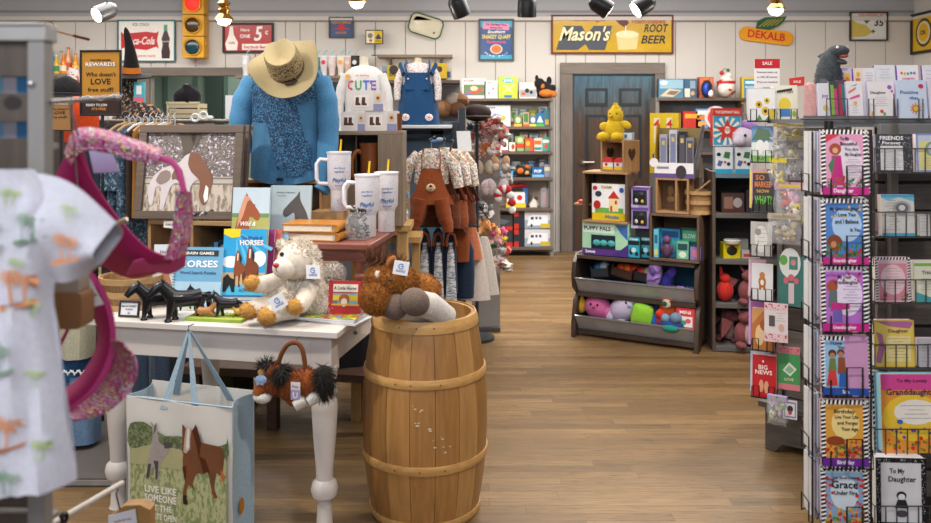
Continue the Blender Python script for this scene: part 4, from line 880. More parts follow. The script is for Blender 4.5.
# ------------------------------------------------------------------ red dinosaur toy tower
T0=(X(714,5.2),5.2);TX=.62
t=thing('toy_tower','narrow grey shelf tower with red plush dragons, right of the toy bins','shelving',(*T0,0),R(-8));TG=M('#5c5957',.6,var=.15);TB=WOOD('#5f5047','#40352f',2,5)
TS=[0.035,.315,.60,.9,1.16]
for k,z in enumerate(TS):g=G();g.box(0.01,0,z-.03,TX,.35,z,TG if k<4 else M('#5f7686',.5));g.build('shelf',t,.002)
for x in (0,TX):g=G();g.box(x-.01,0,0,x+.01,.35,1.17,TB);g.build('side_panel',t,.002)
g=G();g.box(0.01,.335,0,TX-.01,.35,1.17,M('#33302f'));g.build('back_panel',t)
def tw(u,z,y=5.24):return (X(u,y),y,z)
DR='#8c5054';DL='#d89a94'
def dragon(loc,label,sc=1,rz=0):
    t=thing('plush_dragon',label,'plush toy',loc,rz,'red plush dragons in the toy tower');a,b_=FAB(DR,'#6f3c40'),FAB('#b89a98')
    g=G();g.blob((0,0,.08*sc),(.06*sc,.05*sc,.08*sc),a);g.blob((.02*sc,-.02*sc,.19*sc),(.065*sc,.055*sc,.045*sc),a);g.blob((.05*sc,-.06*sc,.18*sc),(.04*sc,.03*sc,.025*sc),a);g.build('body',t)
    g=G();g.blob((.015*sc,-.03*sc,.08*sc),(.04*sc,.035*sc,.065*sc),b_);g.build('belly',t)
    for s in (-1,1):
        g=G();g.blob((s*.055*sc,-.05*sc,.02*sc),(.028*sc,.045*sc,.022*sc),a);g.build('leg',t)
        g=G();g.add([(s*.04*sc,.04*sc,.15*sc),(s*.12*sc,.05*sc,.18*sc),(s*.13*sc,.045*sc,.05*sc),(s*.09*sc,.04*sc,.09*sc),(s*.04*sc,.05*sc,.15*sc),(s*.12*sc,.062*sc,.18*sc),(s*.13*sc,.057*sc,.05*sc),(s*.09*sc,.052*sc,.09*sc)],[(0,1,2,3),(7,6,5,4),(0,4,5,1),(1,5,6,2),(2,6,7,3),(3,7,4,0)],a);g.build('wing',t)
        g=G();g.tube([(s*.03*sc,-.01*sc,.22*sc),(s*.05*sc,.01*sc,.255*sc)],.01*sc,a,6,[.012*sc,.003*sc]);g.blob((.02*sc+s*.03*sc,-.065*sc,.205*sc),.006*sc,Bk);g.build('horn',t)
    return t
dragon(tw(743,TS[0],5.22),'red plush dragon slumped on the bottom shelf of the tower',1.0,R(20))
dragon(tw(727,TS[0],5.36),'red plush dragon on the bottom shelf, behind the slumped one',.9,R(-20))
dragon(tw(747,TS[1],5.22),'red plush dragon on the second shelf of the tower',.95,R(10))
t=thing('plush_toy','bright red round plush at the left of the second tower shelf','plush toy',tw(725,TS[1],5.26));g=G();rd=FAB('#d0322c','#a82420');g.blob((0,0,.07),(.055,.05,.07),rd);g.blob((.0,0,.15),(.035,.035,.035),rd);g.build('body',t);g=G();g.tube([(-.02,0,.16),(-.03,0,.23)],.012,rd,6,[.018,.006]);g.build('ear',t)
g=G();g.box(-.055,0,0,.055,.08,.1,M('#d0c01c',.35));g.blob((0,0,.05),(.035,.01,.03),M('#2a2820'));g.lathe([(.05,.1),(.055,.12),(.05,.125),(0,.125)],M('#c8c8c0',.2));g.disc(0,.085,.02,Rd,-.0012,rz=.006);mono(g,'toy_tub','yellow tub with a black creature on its front, on the third tower shelf','toy',tw(732,TS[2]),0,None)
g=G();g.box(-.06,0,0,.06,.05,.05,M('#b8b8b4',.3));g.box(-.07,.05,0,-.0,.12,.12,M('#8a8e90',.3));g.rect(-.05,.01,.05,.03,M('#c83a34'),-.001);mono(g,'toy_pack','grey blister pack with a red strip beside the yellow tub','toy',tw(751,TS[2]),0)
g=carton(.15,.13,.1,'#4a3a38','#332826',art=[('rect','#8a6a5a',.1,.2,.5,.8),('disc','#a8a0a0',.7,.5,.2,.25),('band','#5a2c28',0,.12)]);mono(g,'toy_box','dark brown boxed toy on the fourth tower shelf','toy box',tw(733,TS[3]),0)
g=carton(.08,.15,.1,'#3a3440','#25202a',art=[('disc','#7a3a4a',.5,.6,.25,.2)]);mono(g,'toy_box','narrow black boxed toy on the fourth tower shelf','toy box',tw(752,TS[3]),0)
for k,(u,lab) in enumerate(((724,'white box with coloured vehicles, left of two on top of the tower'),(744,'white box with coloured vehicles, right of two on top of the tower'))):
    g=carton(.115,.17,.05,'#dfe4ea','#b8c4d0',art=[('band','#2f9fc8',0,.16),('poly','#5a6a9a',[(.1,.3),(.3,.25),(.45,.45),(.2,.5)]),('poly','#3f7a4a',[(.45,.6),(.8,.55),(.85,.8),(.55,.82)]),('disc','#2a2a38',.2,.72,.12,.07),('disc','#2a2a38',.75,.35,.1,.07),('disc','#b03a3a',.55,.42,.07,.05)]);mono(g,'toy_box',lab,'toy box',tw(u,TS[4]+.001,5.2),0,'vehicle boxes on the tower')
g=carton(.19,.25,.05,'#e8e2d4','#c8302c',art=[('rect','#3fa0c8',.03,.03,.97,.78)]+[('poly','#f0ead8',[(.5,.4),(.5+.5*cos(R(a)),.4+.38*sin(R(a))),(.5+.5*cos(R(a+14)),.4+.38*sin(R(a+14)))]) for a in range(0,360,28)]+[('star','#d03a30',.5,.4,.32,5),('disc','#e8e0d0',.5,.42,.1,.1),('band','#c8382e',.8,1),('text','#f4ecd8','THE ELEPHANT BALL',.5,.86,.07,.85),('text','#c8302c','TOY',.5,.4,.07,.2)]);mono(g,'game_box','blue and white sunburst game box with a big red star','game box',tw(727,TS[4]+.175,5.26),0)
t=thing('plush_unicorn','white and lilac plush animal head beside the sunburst box','plush toy',tw(746,TS[4]+.172,5.25));wp,lp=FAB('#ddd4e4'),FAB('#b48ad0')
g=G();g.blob((0,0,.06),(.09,.07,.07),wp);g.blob((-.06,-.05,.04),(.045,.04,.035),wp);g.build('head',t);g=G();g.blob((.03,-.01,.13),(.07,.05,.035),lp,rot=(0,.5,0));g.blob((.08,-.01,.06),(.03,.05,.06),lp);g.build('mane',t);g=G();g.blob((-.03,-.07,.075),.009,Bk);g.build('eye',t)
# small red shelf left of crates against the door
g=G();g.box(0,0,0,.16,.1,.012,CRW);mono(g,'crate_shelf','thin wooden ledge sticking out left of the playset crate','ledge',bl(-.07,.12,TZ+.33),BA)
g=G();g.blob((0,0,.012),(.035,.03,.014),Rd);g.blob((.03,0,.01),(.02,.02,.01),M('#e8e0d8'));mono(g,'toy_car','tiny red and white toy on the thin wooden ledge','toy',bl(-.02,.16,TZ+.342),BA)
# ------------------------------------------------------------------ right side: card fixtures
WR=M('#2e2c2c',.35,.6);WRG=M('#5a5856',.35,.6);FX=WOOD('#6d6862','#494540',2,5,.6);FXH=WOOD('#59534d','#35302c',0,5,.55)
def book(w,h,d,spec,label,loc,rz=0,lean=8,name='gift_book',cat='book',grp=None,edge='#e6e2da',cover='#c8a8b8'):
    t=thing(name,label,cat,loc,rz,grp,rx=R(-lean) if lean else 0)
    g=G();g.box(-w/2+.002,.001,.002,w/2-.002,d,h-.002,M(edge,.7,var=.2,sc=200));g.box(-w/2,d,0,w/2,d+.0015,h,M(cover,.4));g.build('pages',t)
    g=G();g.box(-w/2,-.0015,0,w/2,.001,h,M(spec[0],.3));y=-.0022
    for a in spec[1:]:
        k=a[0];m=M(a[1],.3,var=.0 if k=='text' else .12)
        if k=='band':g.rect(-w/2,a[2]*h,w/2,a[3]*h,m,y)
        elif k=='rect':g.rect(a[2]*w-w/2,a[3]*h,a[4]*w-w/2,a[5]*h,m,y)
        elif k=='disc':g.disc(a[2]*w-w/2,a[3]*h,a[4]*w,m,y,rz=a[5]*h)
        elif k=='star':g.star(a[2]*w-w/2,a[3]*h,a[4]*h,m,y,a[5] if len(a)>5 else 8)
        elif k=='poly':g.poly([(p[0]*w-w/2,p[1]*h) for p in a[2]],m,y)
        elif k=='text':g.text(a[2],(a[3]-.5)*w,a[4]*h,a[5]*h,m,y-.0004,w=a[6]*w if len(a)>6 else None,shear=a[7] if len(a)>7 else 0)
        elif k=='border':      # black and white ticks round the cover
            bwid=a[2]*w;n=16;nx=11;g.rect(-w/2,0,-w/2+bwid,h,m,y);g.rect(w/2-bwid,0,w/2,h,m,y);g.rect(-w/2,h-bwid,w/2,h,m,y)
            for i in range(n):
                z0=h*(i+.1)/n;z1=z0+h*.45/n
                for x0,s_ in ((-w/2,1),(w/2-bwid,1)):g.poly([(x0,z0),(x0+bwid,z0+.003),(x0+bwid,z1+.003),(x0,z1)],M('#f0eeea',.4),y-.0004)
            for i in range(nx):
                x0=-w/2+w*(i+.2)/nx;g.poly([(x0,h-bwid),(x0+w*.45/nx,h-bwid),(x0+w*.45/nx+.002,h),(x0+.002,h)],M('#f0eeea',.4),y-.0004)
        elif k=='bord2':
            bwid=a[2]*w;g.rect(-w/2,0,-w/2+bwid,h,m,y);g.rect(w/2-bwid,0,w/2,h,m,y);g.rect(-w/2,h-bwid,w/2,h,m,y);g.rect(-w/2,0,w/2,bwid,m,y)
        elif k=='dots':
            rnd=random.Random(int(a[2]*100));x0,z0,x1,z1=a[3:7]
            for i in range(int(a[7]*2.2)):g.disc((rnd.uniform(x0,x1)-.5)*w,rnd.uniform(z0,z1)*h,a[2]*w*rnd.uniform(.35,.8),m,y,n=7)
        elif k=='lines':
            x0,z0,x1,z1,n=a[2:7]
            for i in range(n):
                zz=z0+(z1-z0)*i/(n-1);q=.06*(i % 3);g.rect((x0+q-.5)*w,zz*h,(x1-q-.5)*w,zz*h+.0012,m,y)
        y -=.0003
    g.build('cover',t)
    return t
def wire(pts,m=WR,r=.0022,n=5):return G().tube(pts,r,m,n)
# ---- fixture A : end stand with dark wood base, turned 45 degrees
AO=(1.37,3.66);AA=R(-45)
def al(x,y,z):return (AO[0]+x*cos(AA)-y*sin(AA),AO[1]+x*sin(AA)+y*cos(AA),z)
t=thing('card_stand','grey-brown slatted card stand on a dark arched wooden base','display stand',(*AO,0),AA)
g=G();g.slab([(0,0),(.05,0),(.08,.04),(.2,.05),(.34,.04),(.36,0),(.42,0),(.42,.2),(0,.2)],0,.03,FXH)
g.box(0,.03,.06,.42,.4,.2,FXH);g.box(-.02,-.03,.2,.44,.42,.225,FXH);g.build('base',t,.003)
for k in range(12):g=G();g.box(.03,.1,.23+k*.104,.3,.125,.23+k*.104+.098,FXH if k % 2 else WOOD('#77706a','#524c47',0,5,.6));g.build('slat',t,.002)
g=G();g.box(.29,.06,.225,.33,.14,1.49,FX);g.build('post',t,.002);g=G();g.box(.02,.08,.225,.045,.14,1.49,FX);g.build('post',t,.002)
g=G();g.box(.02,.126,.225,.33,.4,1.46,M('#3a3633',.7));g.build('body',t)
# card column on wires
AY=3.42
def acard(u,v0,v1,w,Y,spec,label,rz=-25,lean=6,thick=.012,grp='cards and magnets on the slatted card stand',cat='greeting card',name='greeting_card',tilt=0,**k):
    h=(v1-v0)*Y/800;return book(w,h,thick,spec,label,(X(u,Y),Y,Z(v1,Y)),R(rz),lean,name,cat,grp,**k)
CW=.085
def pocket(u,v,w,Y,rz,label,m=WR,hh=.05,dd=.03):
    """wire pocket: loops rising in front, bottom rails and a hook bar back to the stand"""
    t=thing('wire_pocket',label,'wire pocket',(X(u,Y),Y,Z(v,Y)),R(rz),'black wire card pockets')
    g=G()
    for x in (-w*.3,w*.3):g.tube([(x-.012,.01,-.004),(x-.012,-.012,0),(x-.012,-.014,hh),(x+.012,-.014,hh),(x+.012,-.012,0),(x+.012,.01,-.004)],.0024,m,5)
    g.build('front_loops',t)
    g=G();g.tube([(-w/2,.03,.03),(-w/2,-.012,0),(w/2,-.012,0),(w/2,.03,.03)],.0026,m,5);g.tube([(-w/2,.03,.03),(-w/2,.1,.03)],.0018,m,5);g.tube([(w/2,.03,.03),(w/2,.1,.03)],.0018,m,5);g.box(-w/2,-.012,-.004,w/2,.02,-.002,m);g.build('tray',t)
    return t
cols=[
 (762,88,121,.115,['#cfd2d4',('rect','#e4e6e4',.03,.03,.97,.97),('disc','#d8b83a',.62,.3,.14,.14),('disc','#3a2a1a',.62,.3,.06,.06),('disc','#d8a82a',.4,.5,.12,.11),('disc','#3a2a1a',.4,.5,.05,.05),('disc','#d8b83a',.68,.62,.1,.09),('disc','#3a2a1a',.68,.62,.04,.04),('disc','#d8b83a',.85,.2,.1,.16),('poly','#5a8a4a',[(.3,.02),(.4,.2),(.5,.04)]),('poly','#5a8a4a',[(.6,.02),(.75,.18),(.8,.03)])],'grey card with sunflowers, top left of the slatted card stand'),
 (785,85,121,.105,['#e4e0cc',('disc','#e0c83a',.5,.45,.24,.2),('rect','#3f7ab8',.3,.12,.7,.34),('poly','#2a2a30',[(.2,.85),(.8,.92),(.8,.85),(.25,.8)]),('text','#2a2a30','HAPPY DAY',.5,.78,.06,.7),('disc','#8ab04a',.15,.2,.08,.08),('disc','#8ab04a',.85,.2,.08,.08)],'cream card with a yellow and blue party design, right of the sunflower card'),
 (762,126,162,.085,['#d8e4e0',('rect','#5a8fc0',0,.55,1,1),('poly','#3f6a3a',[(0,.6),(.3,.95),(.8,.9),(1,.6)]),('disc','#f0f0ec',.4,.42,.2,.2),('disc','#f0f0ec',.7,.4,.12,.2),('rect','#7ab04a',0,0,1,.18),('text','#2a2a2a','PLAY',.5,.06,.08)],'card with white lambs on green grass under a blue sky'),
 (763,172,212,.085,['#2a2420',('text','#e07a2a','SO',.35,.8,.12),('text','#e07a2a','MARKED',.5,.62,.14,.8),('text','#d8a03a','NOW',.5,.48,.08),('text','#6ac03a','WHAT?',.5,.2,.2,.8),('rect','#e0a83a',0,.97,1,1)],'black card with big orange and green letters'),
 (761,222,256,.085,['#c4c0bc',('disc','#e4e2de',.5,.5,.3,.4),('disc','#9a9692',.35,.7,.15,.1),('poly','#8a8682',[(.2,.1),(.4,.5),(.3,.1)]),('lines','#8a8682',.2,.3,.8,.9,6)],'grey sketched card below the black lettered card'),
 (762,264,300,.085,['#e8e8ea',('disc','#c07a3a',.5,.5,.18,.16),('disc','#c8843f',.5,.68,.13,.09),('rect','#b8702f',.36,.28,.46,.45),('rect','#b8702f',.55,.28,.65,.45),('disc','#f4f0e8',.5,.48,.08,.08)],'white card with a small tan puppy'),
 (763,309,350,.09,['#d8a060',('poly','#c07838',[(0,0),(0,.6),(.5,.95),(1,.5),(1,0)]),('disc','#e8c898',.35,.35,.2,.25),('disc','#a85a2a',.6,.6,.25,.15),('disc','#8a3a2a',.55,.62,.07,.05)],'card filled with a close-up golden dog, lower left'),
 (764,356,397,.095,['#c32328',('text','#f4e8e0','BIG',.45,.66,.1),('text','#f4e8e0','NEWS',.48,.54,.1),('disc','#e0a080',.38,.26,.1,.15),('disc','#e0a080',.6,.24,.1,.15),('disc','#f4e8e0',.45,.85,.04,.03)],'red card with white letters and two little hands, lowest on its column'),
]
for i,(u,v0,v1,w,sp,lab) in enumerate(cols):
    Y=3.4 if i>1 else 3.36
    acard(u,v0,v1,w,Y,sp,lab,rz=(-25 if i>1 else -8),edge=['#dcd8e8','#e8e0d8'][i % 2],thick=.02)
    pocket(u,v1,w+.006,Y,(-25 if i>1 else -8),['wire pocket under the sunflower card','wire pocket under the cream party card','wire pocket under the lamb card','wire pocket under the black lettered card','wire pocket under the grey sketched card','wire pocket under the puppy card','wire pocket under the golden dog card','wire pocket under the red card'][i])
for i,(u,v0,v1,w,c,e,lab) in enumerate(((757,300,345,.07,'#b06ab0','#c8a0d0','purple card sticking out behind the golden dog card'),(760,348,392,.08,'#d8e4f0','#b8c8e0','pale blue card sticking out behind the red card'),(757,260,296,.07,'#c8a0b8','#d8c0d0','pinkish card sticking out behind the puppy card'),(758,169,208,.07,'#e0a8b8','#e8d060','pink and yellow card behind the black lettered card'))):
    acard(u,v0,v1,w,3.46,[c,('rect',e,.0,.0,.12,1)],lab,rz=-25,thick=.01)
# bags hung on the slats
def bag(u,v0,v1,w,Y,cols_,label,rz=-30,n=9):
    h=(v1-v0)*Y/800;t=thing('hanging_bag',label,'bag',(X(u,Y),Y,Z(v1,Y)),R(rz),'clear bags and packs hanging on the card stand')
    g=G();rnd=random.Random(int(u*7+v0))
    for i in range(n):g.blob((rnd.uniform(-.33,.33)*w,rnd.uniform(.004,.018),rnd.uniform(.12,.72)*h),(w*.13,.012,h*.12),M(cols_[i % len(cols_)],.5),8,rot=(0,rnd.uniform(-1,1),0));g.blob((rnd.uniform(-.35,.35)*w,.0,rnd.uniform(.1,.75)*h),(w*.05,.006,h*.04),M(['#2a2426','#c8a020','#e8e2d8'][i % 3],.5),6)
    g.build('contents',t)
    g=G();g.surf(lambda a,b:((a-.5)*w*(1-.06*sin(b*9)),-.008+.006*sin(a*11+b*7)-.012*sin(pi*a)*sin(pi*b),b*h*.85),10,10,GLASS('#eef0f4',.08,.12),.001)
    g.surf(lambda a,b:((a-.5)*w*.98,.026+.003*sin(a*9),b*h*.85),4,4,GLASS('#eef0f4',.1,.12),.001);g.build('bag',t)
    g=G();g.box(-w/2,-.002,h*.83,w/2,.022,h*.99,M(cols_[0],.4));g.rect(-w*.35,h*.87,w*.35,h*.94,M(cols_[-1]),-.003);g.build('header_card',t)
    g=G();g.tube([(0,-.02,h),(0,-.01,h*.97),(0,.12,h*.97)],.002,WRG,5);g.build('peg',t)
    return t
bag(789,124,140,.125,3.42,['#e0c83a','#e8e0b0','#f0e8d0'],'bag with a yellow header, uppermost on the card stand')
bag(793,136,160,.09,3.38,['#e6dc8a','#f0ecc0','#e0d890'],'clear bag of pale yellow shapes')
bag(778,137,158,.07,3.38,['#d8d8d8','#f0f0f0','#b8b8bc'],'clear bag of white pieces left of the pale yellow bag')
bag(778,158,186,.07,3.36,['#d8c850','#f0e8b0','#e8d030'],'clear bag with yellow pieces below the white one')
bag(794,156,180,.08,3.40,['#3a3a40','#8a8a92','#d8d8e0'],'dark pack with grey pieces on the right of the stand')
bag(790,182,224,.125,3.34,['#d8a0c0','#e8d85a','#f0ecd8','#c83a3a','#e0d040'],'large clear bag of yellow-haired figures with a pink and blue header',n=14)
bag(784,214,244,.13,3.32,['#b8ae9a','#c8b888','#a89878'],'wide clear bag of tan shells at the middle of the stand',n=10)
acard(791,256,306,.1,3.36,['#3f7a70',('disc','#e8ece8',.45,.85,.42,.3),('disc','#6ab04a',.2,.9,.16,.1),('rect','#4f8a78',.42,.72,.75,.98),('disc','#d88a98',.58,.86,.1,.06),('rect','#d8c8c8',.4,.05,.62,.45),('disc','#d86a78',.3,.5,.1,.07),('disc','#d86a78',.5,.56,.12,.07),('disc','#d86a78',.7,.5,.1,.06)],'teal card with a vase of pink flowers and a round sticker',rz=-25)
acard(776,304,342,.09,3.26,['#e8dcdc',('band','#eac8cc',0,.22),('band','#eac8cc',.82,1),('dots','#b83040',.05,.05,.84,.95,.98,9),('dots','#b83040',.05,.05,.03,.95,.2,9),('rect','#5a5458',.2,.4,.45,.68),('disc','#d8b0a0',.72,.38,.12,.1),('lines','#8a8084',.5,.55,.9,.75,4)],'white photo card bordered with red hearts',rz=-22)
acard(789,348,390,.085,3.38,['#4a9a58',('band','#d8808a',.84,1),('band','#d8808a',0,.14),('dots','#c83a50',.05,.05,.86,.95,.98,8),('poly','#e0e8d8',[(.2,.45),(.5,.65),(.85,.5),(.55,.32)]),('poly','#8ac090',[(.3,.46),(.5,.58),(.75,.48),(.54,.38)]),('text','#f0e0c0','LOVE',.5,.22,.06)],'green card with a pale frame and pink scalloped ends',rz=-25)
acard(790,401,419,.055,3.38,['#dcdce6',('rect','#8a8aa8',.08,.08,.92,.92),('rect','#e8e8ee',.16,.16,.84,.84),('disc','#3a3a44',.5,.55,.22,.18),('disc','#c83a50',.5,.35,.14,.12)],'small square pack with a dark round print, lowest on the stand',rz=-25)
bag(777,396,424,.075,3.26,['#b0a0c8','#9ab07a','#c8c89a','#a8b8a0'],'loose clear bag of green and lilac bits, lowest on the stand')
for (v,lab) in ((398,'small wooden pull shelf ledge low on the card stand'),):
    pass
g=G();g.box(-.02,-.012,0,.045,.0,.06,M('#2a6ab8'));mono(g,'card_pack','blue pack seen edge-on behind the bags low on the stand','card pack',al(.27,.085,.33),AA)
# sign holder with SALE card
t=thing('sale_sign','red and white SALE card in a clear stand above the sunflower card','sign',(X(767,3.5),3.5,Z(88,3.5)),R(-4))
w=.108;h=(88-59)*3.5/800
g=G();g.box(-w/2,-.002,0,w/2,.002,h,M('#f2f0f0',.4));g.rect(-w/2,h*.68,w/2,h,M('#c81e2a',.4),-.003);g.text('SALE',0,h*.8,.014,Wt,-.004)
for i,s_ in enumerate(('Seasonal items, up','to 30% off marked','Price as marked')):g.text(s_,0,h*(.52-.17*i),.0075,M('#5a4a4a'),-.0032,w=w*.8)
g.build('card',t);g=G();g.box(-w*.3,.0,-.12,w*.3,.004,0,M('#4f9a6a'));g.tube([(-.02,0,-.01),(-.02,-.012,.0),(.02,-.012,.0),(.02,0,-.01)],.002,WR,5);g.build('clip',t)
t=thing('sale_flag','small tilted red price flag beside the SALE card','sign',(X(797,3.45),3.45,Z(87,3.45)),R(-12));g=G();g.slab([(-.03,0),(.03,.006),(.03,.045),(-.032,.038)],-.001,.001,M('#d0302a'));g.text('SALE',0,.018,.01,Wt,-.002);g.build('card',t);g=G();g.tube([(0,.002,-.09),(0,.002,.01)],.002,WR,5);g.build('stem',t)
# ---- pinkish cloth packs between
t=thing('folded_scarf','dusty pink folded scarf standing at the left end of the top card tray','scarf',(X(811,3.2),3.2,Z(120,3.2)))
g=G();g.loft([(0,0,0,.022,.04),(.002,0,.05,.026,.045),(.004,0,.1,.027,.04),(-.004,0,.14,.02,.03),(-.006,0,.15,.008,.015)],FAB('#c49a98','#a87c7c'),20,.06);g.build('cloth',t)
g=G();g.blob((.01,-.04,.09),(.004,.004,.02),M('#a87c7c'));g.build('fold',t)

# ---- fixture B : slatwall gondola with tray of cards on top, wire baskets
BY=2.98
bx0,bx1=X(872,BY),2.6
t=thing('slatwall_rack','grey slatted wall rack holding wire baskets of gift books','rack',(0,0,0))
for x in (X(887,BY),2.05,2.55):g=G();g.box(x,BY-.025,0,x+.03,BY+.03,1.49,FX);g.build('post',t,.002)
for k in range(13):g=G();z=.1+k*.107;g.box(bx0+.02,BY,z,bx1,BY+.02,z+.095,FXH if k % 3 else WOOD('#7a726a','#544e48',0,5,.6));g.build('slat',t,.002)
g=G();g.box(bx0+.02,BY-.02,1.45,bx1,BY+.03,1.49,M('#77787a',.5));g.build('top_rail',t,.002)
g=G();g.box(bx0+.02,BY+.021,0,bx1,BY+.3,1.44,M('#2d2a28',.8));g.build('back_body',t)
TY=3.05
g=G();g.box(X(800,TY),TY-.03,0,2.6,TY+.33,.018,M('#6a6c70',.5));g.box(X(800,TY),TY-.034,-.012,2.6,TY-.028,.03,M('#6a6c70',.5))
TZ2=Z(119,TY)
tt=mono(g,'card_tray','long grey tray across the top of the racks, full of greeting cards','tray',(0,0,TZ2-.018))
def tcard(u,v0,v1,wpx,Y,spec,label,n=3,rz=0,z=None,**k):
    w=wpx*Y/800;h=(v1-v0)*Y/800
    t=book(w,h,.012,spec,label,(X(u,Y),Y,(TZ2+.001) if z is None else z),R(rz),7,'greeting_card','greeting card','greeting cards in the top tray',**k)
    return t
EG='#a8b8dc'
tcard(826,82,118,14,3.06,['#dcdae2',('text','#7a4a9a','joy',.5,.6,.1),('disc','#d8b83a',.5,.3,.2,.08)],'narrow pale card with a lilac word, left in the front row of the tray',edge=EG)
tcard(835,80,118,8,3.05,['#3f4a4a',('rect','#7ab04a',.1,.1,.5,.9),('rect','#c8407a',.5,.1,.9,.8)],'dark pack with green and pink strips in the front row',edge='#2a2a2a')
tcard(843,79,118,8,3.055,['#5a4a5a',('rect','#b03a4a',.1,.1,.5,.9),('rect','#3a7a8a',.5,.2,.9,.9)],'dark pack with red and blue strips in the front row',edge='#2a2a2a')
tcard(856,79,117,16,3.03,['#e4e0e6',('poly','#e07a5a',[(.1,.72),(.6,.85),(.55,.78),(.1,.66)]),('poly','#5ab0c8',[(.2,.86),(.7,.93),(.6,.88)]),('poly','#d85a98',[(.15,.55),(.8,.66),(.8,.58),(.15,.5)]),('disc','#e8b84a',.5,.42,.12,.05),('lines','#a8a0b0',.2,.15,.7,.35,4)],'white card with bright brush-lettered words',edge=EG)
tcard(866,80,117,10,3.06,['#d8dce8',('rect',EG,.6,0,1,1)],'stack of white envelopes behind the brush-lettered card',edge=EG)
tcard(882,79,116,25,3.02,['#e6e2e4',('text','#4a4450','Daughter',.4,.68,.07,.62),('lines','#a89ca8',.2,.35,.8,.58,5),('disc','#9a5ab8',.86,.86,.09,.06),('disc','#c85a98',.95,.75,.05,.04),('disc','#d8402a',.5,.2,.07,.05),('disc','#5ab060',.6,.13,.06,.05),('disc','#e8b03a',.12,.14,.05,.06)],'white Daughter card with coloured flowers in its corners',edge=EG)
tcard(913,77,116,30,3.01,['#c9d6ea',('text','#2f5f9a','Positive',.42,.64,.09,.6),('text','#2f5f9a','vibes',.55,.5,.08),('disc','#c83a5a',.82,.84,.09,.06),('star','#d8702a',.6,.26,.17,10),('disc','#e8c03a',.6,.26,.08,.06)],'pale blue card lettered Positive with an orange burst and a red dot',edge=EG)
tcard(940,77,116,20,3.01,['#d8d4e0',('disc','#b06a9a',.5,.5,.2,.2)],'lavender card at the right edge of the tray',edge=EG)
for i,(u,wp,sp,lab) in enumerate((
 (848,9,['#d8c8e0',('rect','#e8c04a',.2,.2,.8,.8),('disc','#e07a3a',.5,.5,.25,.15)],'small back-row card with a yellow panel and orange spot'),
 (859,9,['#e8dcc8',('rect','#e07a4a',.2,.1,.7,.6),('disc','#e8b03a',.5,.75,.2,.1)],'small back-row card with an orange figure'),
 (870,13,['#e4e4ea',('lines','#8a86a0',.2,.4,.8,.8,5)],'plain white back-row card with grey script lines'),
 (886,20,['#e0e2ea',('lines','#7a86a0',.2,.55,.8,.85,4),('rect','#4a3a48',.5,.1,.82,.36)],'white back-row card with script and a small dark picture'),
 (909,21,['#e8e8ec',('disc','#e0603a',.2,.72,.06,.05),('disc','#e8b03a',.35,.7,.06,.05),('disc','#5ab060',.5,.7,.06,.05),('disc','#4a8ac8',.65,.72,.06,.05),('disc','#a05ab0',.8,.72,.06,.05),('text','#d85a98','congrats',.5,.5,.08,.6)],'white back-row card with a rainbow-coloured word'),
 (930,12,['#e0e0ea',('lines','#9a86b0',.2,.4,.8,.8,4)],'white back-row card at the right edge'))):
    tcard(u,66-(i>2)*3,92,wp,3.3,sp,lab,z=TZ2+.105,edge='#8a5ab8',cover='#7a4aa8')
g=G();g.box(X(842,3.3),3.28,TZ2,X(945,3.3),3.36,TZ2+.103,M('#55565a',.6));mono(g,'card_riser','grey step raising the back row of cards in the tray','riser')
g=G()
xs=[X(u,2.99) for u in (826,847,868,873,893,897,918,922,945)]
t=thing('wire_rail','dark wire guard loops holding the front row of cards in the tray','wire rail',(0,2.985,TZ2))
for k in range(0,8,2):
    a,b_=xs[k],xs[k+1];g=G();g.tube([(a,.02,0),(a,0,0),(a,0,.075),(b_,0,.075),(b_,0,0),(b_,.02,0)],.0025,WRG,6);g.build('loop',t)
g=G();g.tube([(X(800,2.99),0,0),(X(950,2.99),0,0)],.003,WRG,6);g.build('bottom_wire',t)
# grey dinosaur plush behind the tray
t=thing('dinosaur_plush','dark grey dinosaur plush with open mouth standing behind the cards','plush toy',(X(829,3.3),3.3,TZ2+.003),R(25));gd=FAB('#4a4f55','#2f3338',90)
g=G();g.tube(bez([(0,0,0),(0,.0,.1),(-.005,0,.18),(.0,-.005,.24),(.01,-.01,.27)],5),.05,gd,16,[.06-.001*i for i in range(10)]+[.05-.0022*i for i in range(11)]);g.blob((.015,-.03,.275),(.035,.05,.026),gd);g.blob((.018,-.035,.235),(.026,.035,.012),gd,rot=(.35,0,0));g.fur((0,0,.14),(.055,.055,.11),gd,500,.01);g.build('body',t)
g=G();g.blob((.018,-.055,.254),(.018,.02,.008),M('#b0564a'));g.build('mouth',t)
g=G();g.blob((-.012,-.052,.288),.006,M('#d8d8d0',.2));g.blob((.045,-.05,.288),.006,M('#d8d8d0',.2));g.build('eyes',t)
for s in (-1,1):g=G();g.tube([(s*.045,-.01,.15),(s*.07,-.05,.13),(s*.06,-.075,.135)],.016,gd,8,[.018,.015,.01]);g.build('arm',t)
g=G()
for k in range(6):z=.06+k*.036;g.slab([(0,0),(.03,.012),(.004,.03)],-.004,.004,gd) if False else g.add([(-.004,.045-.004*k,z),(.004,.045-.004*k,z),(0,.085-.005*k,z+.02),(0,.045-.004*k,z+.035)],[(0,1,2),(1,3,2),(3,0,2),(0,3,1)],gd)
g.build('back_fins',t)
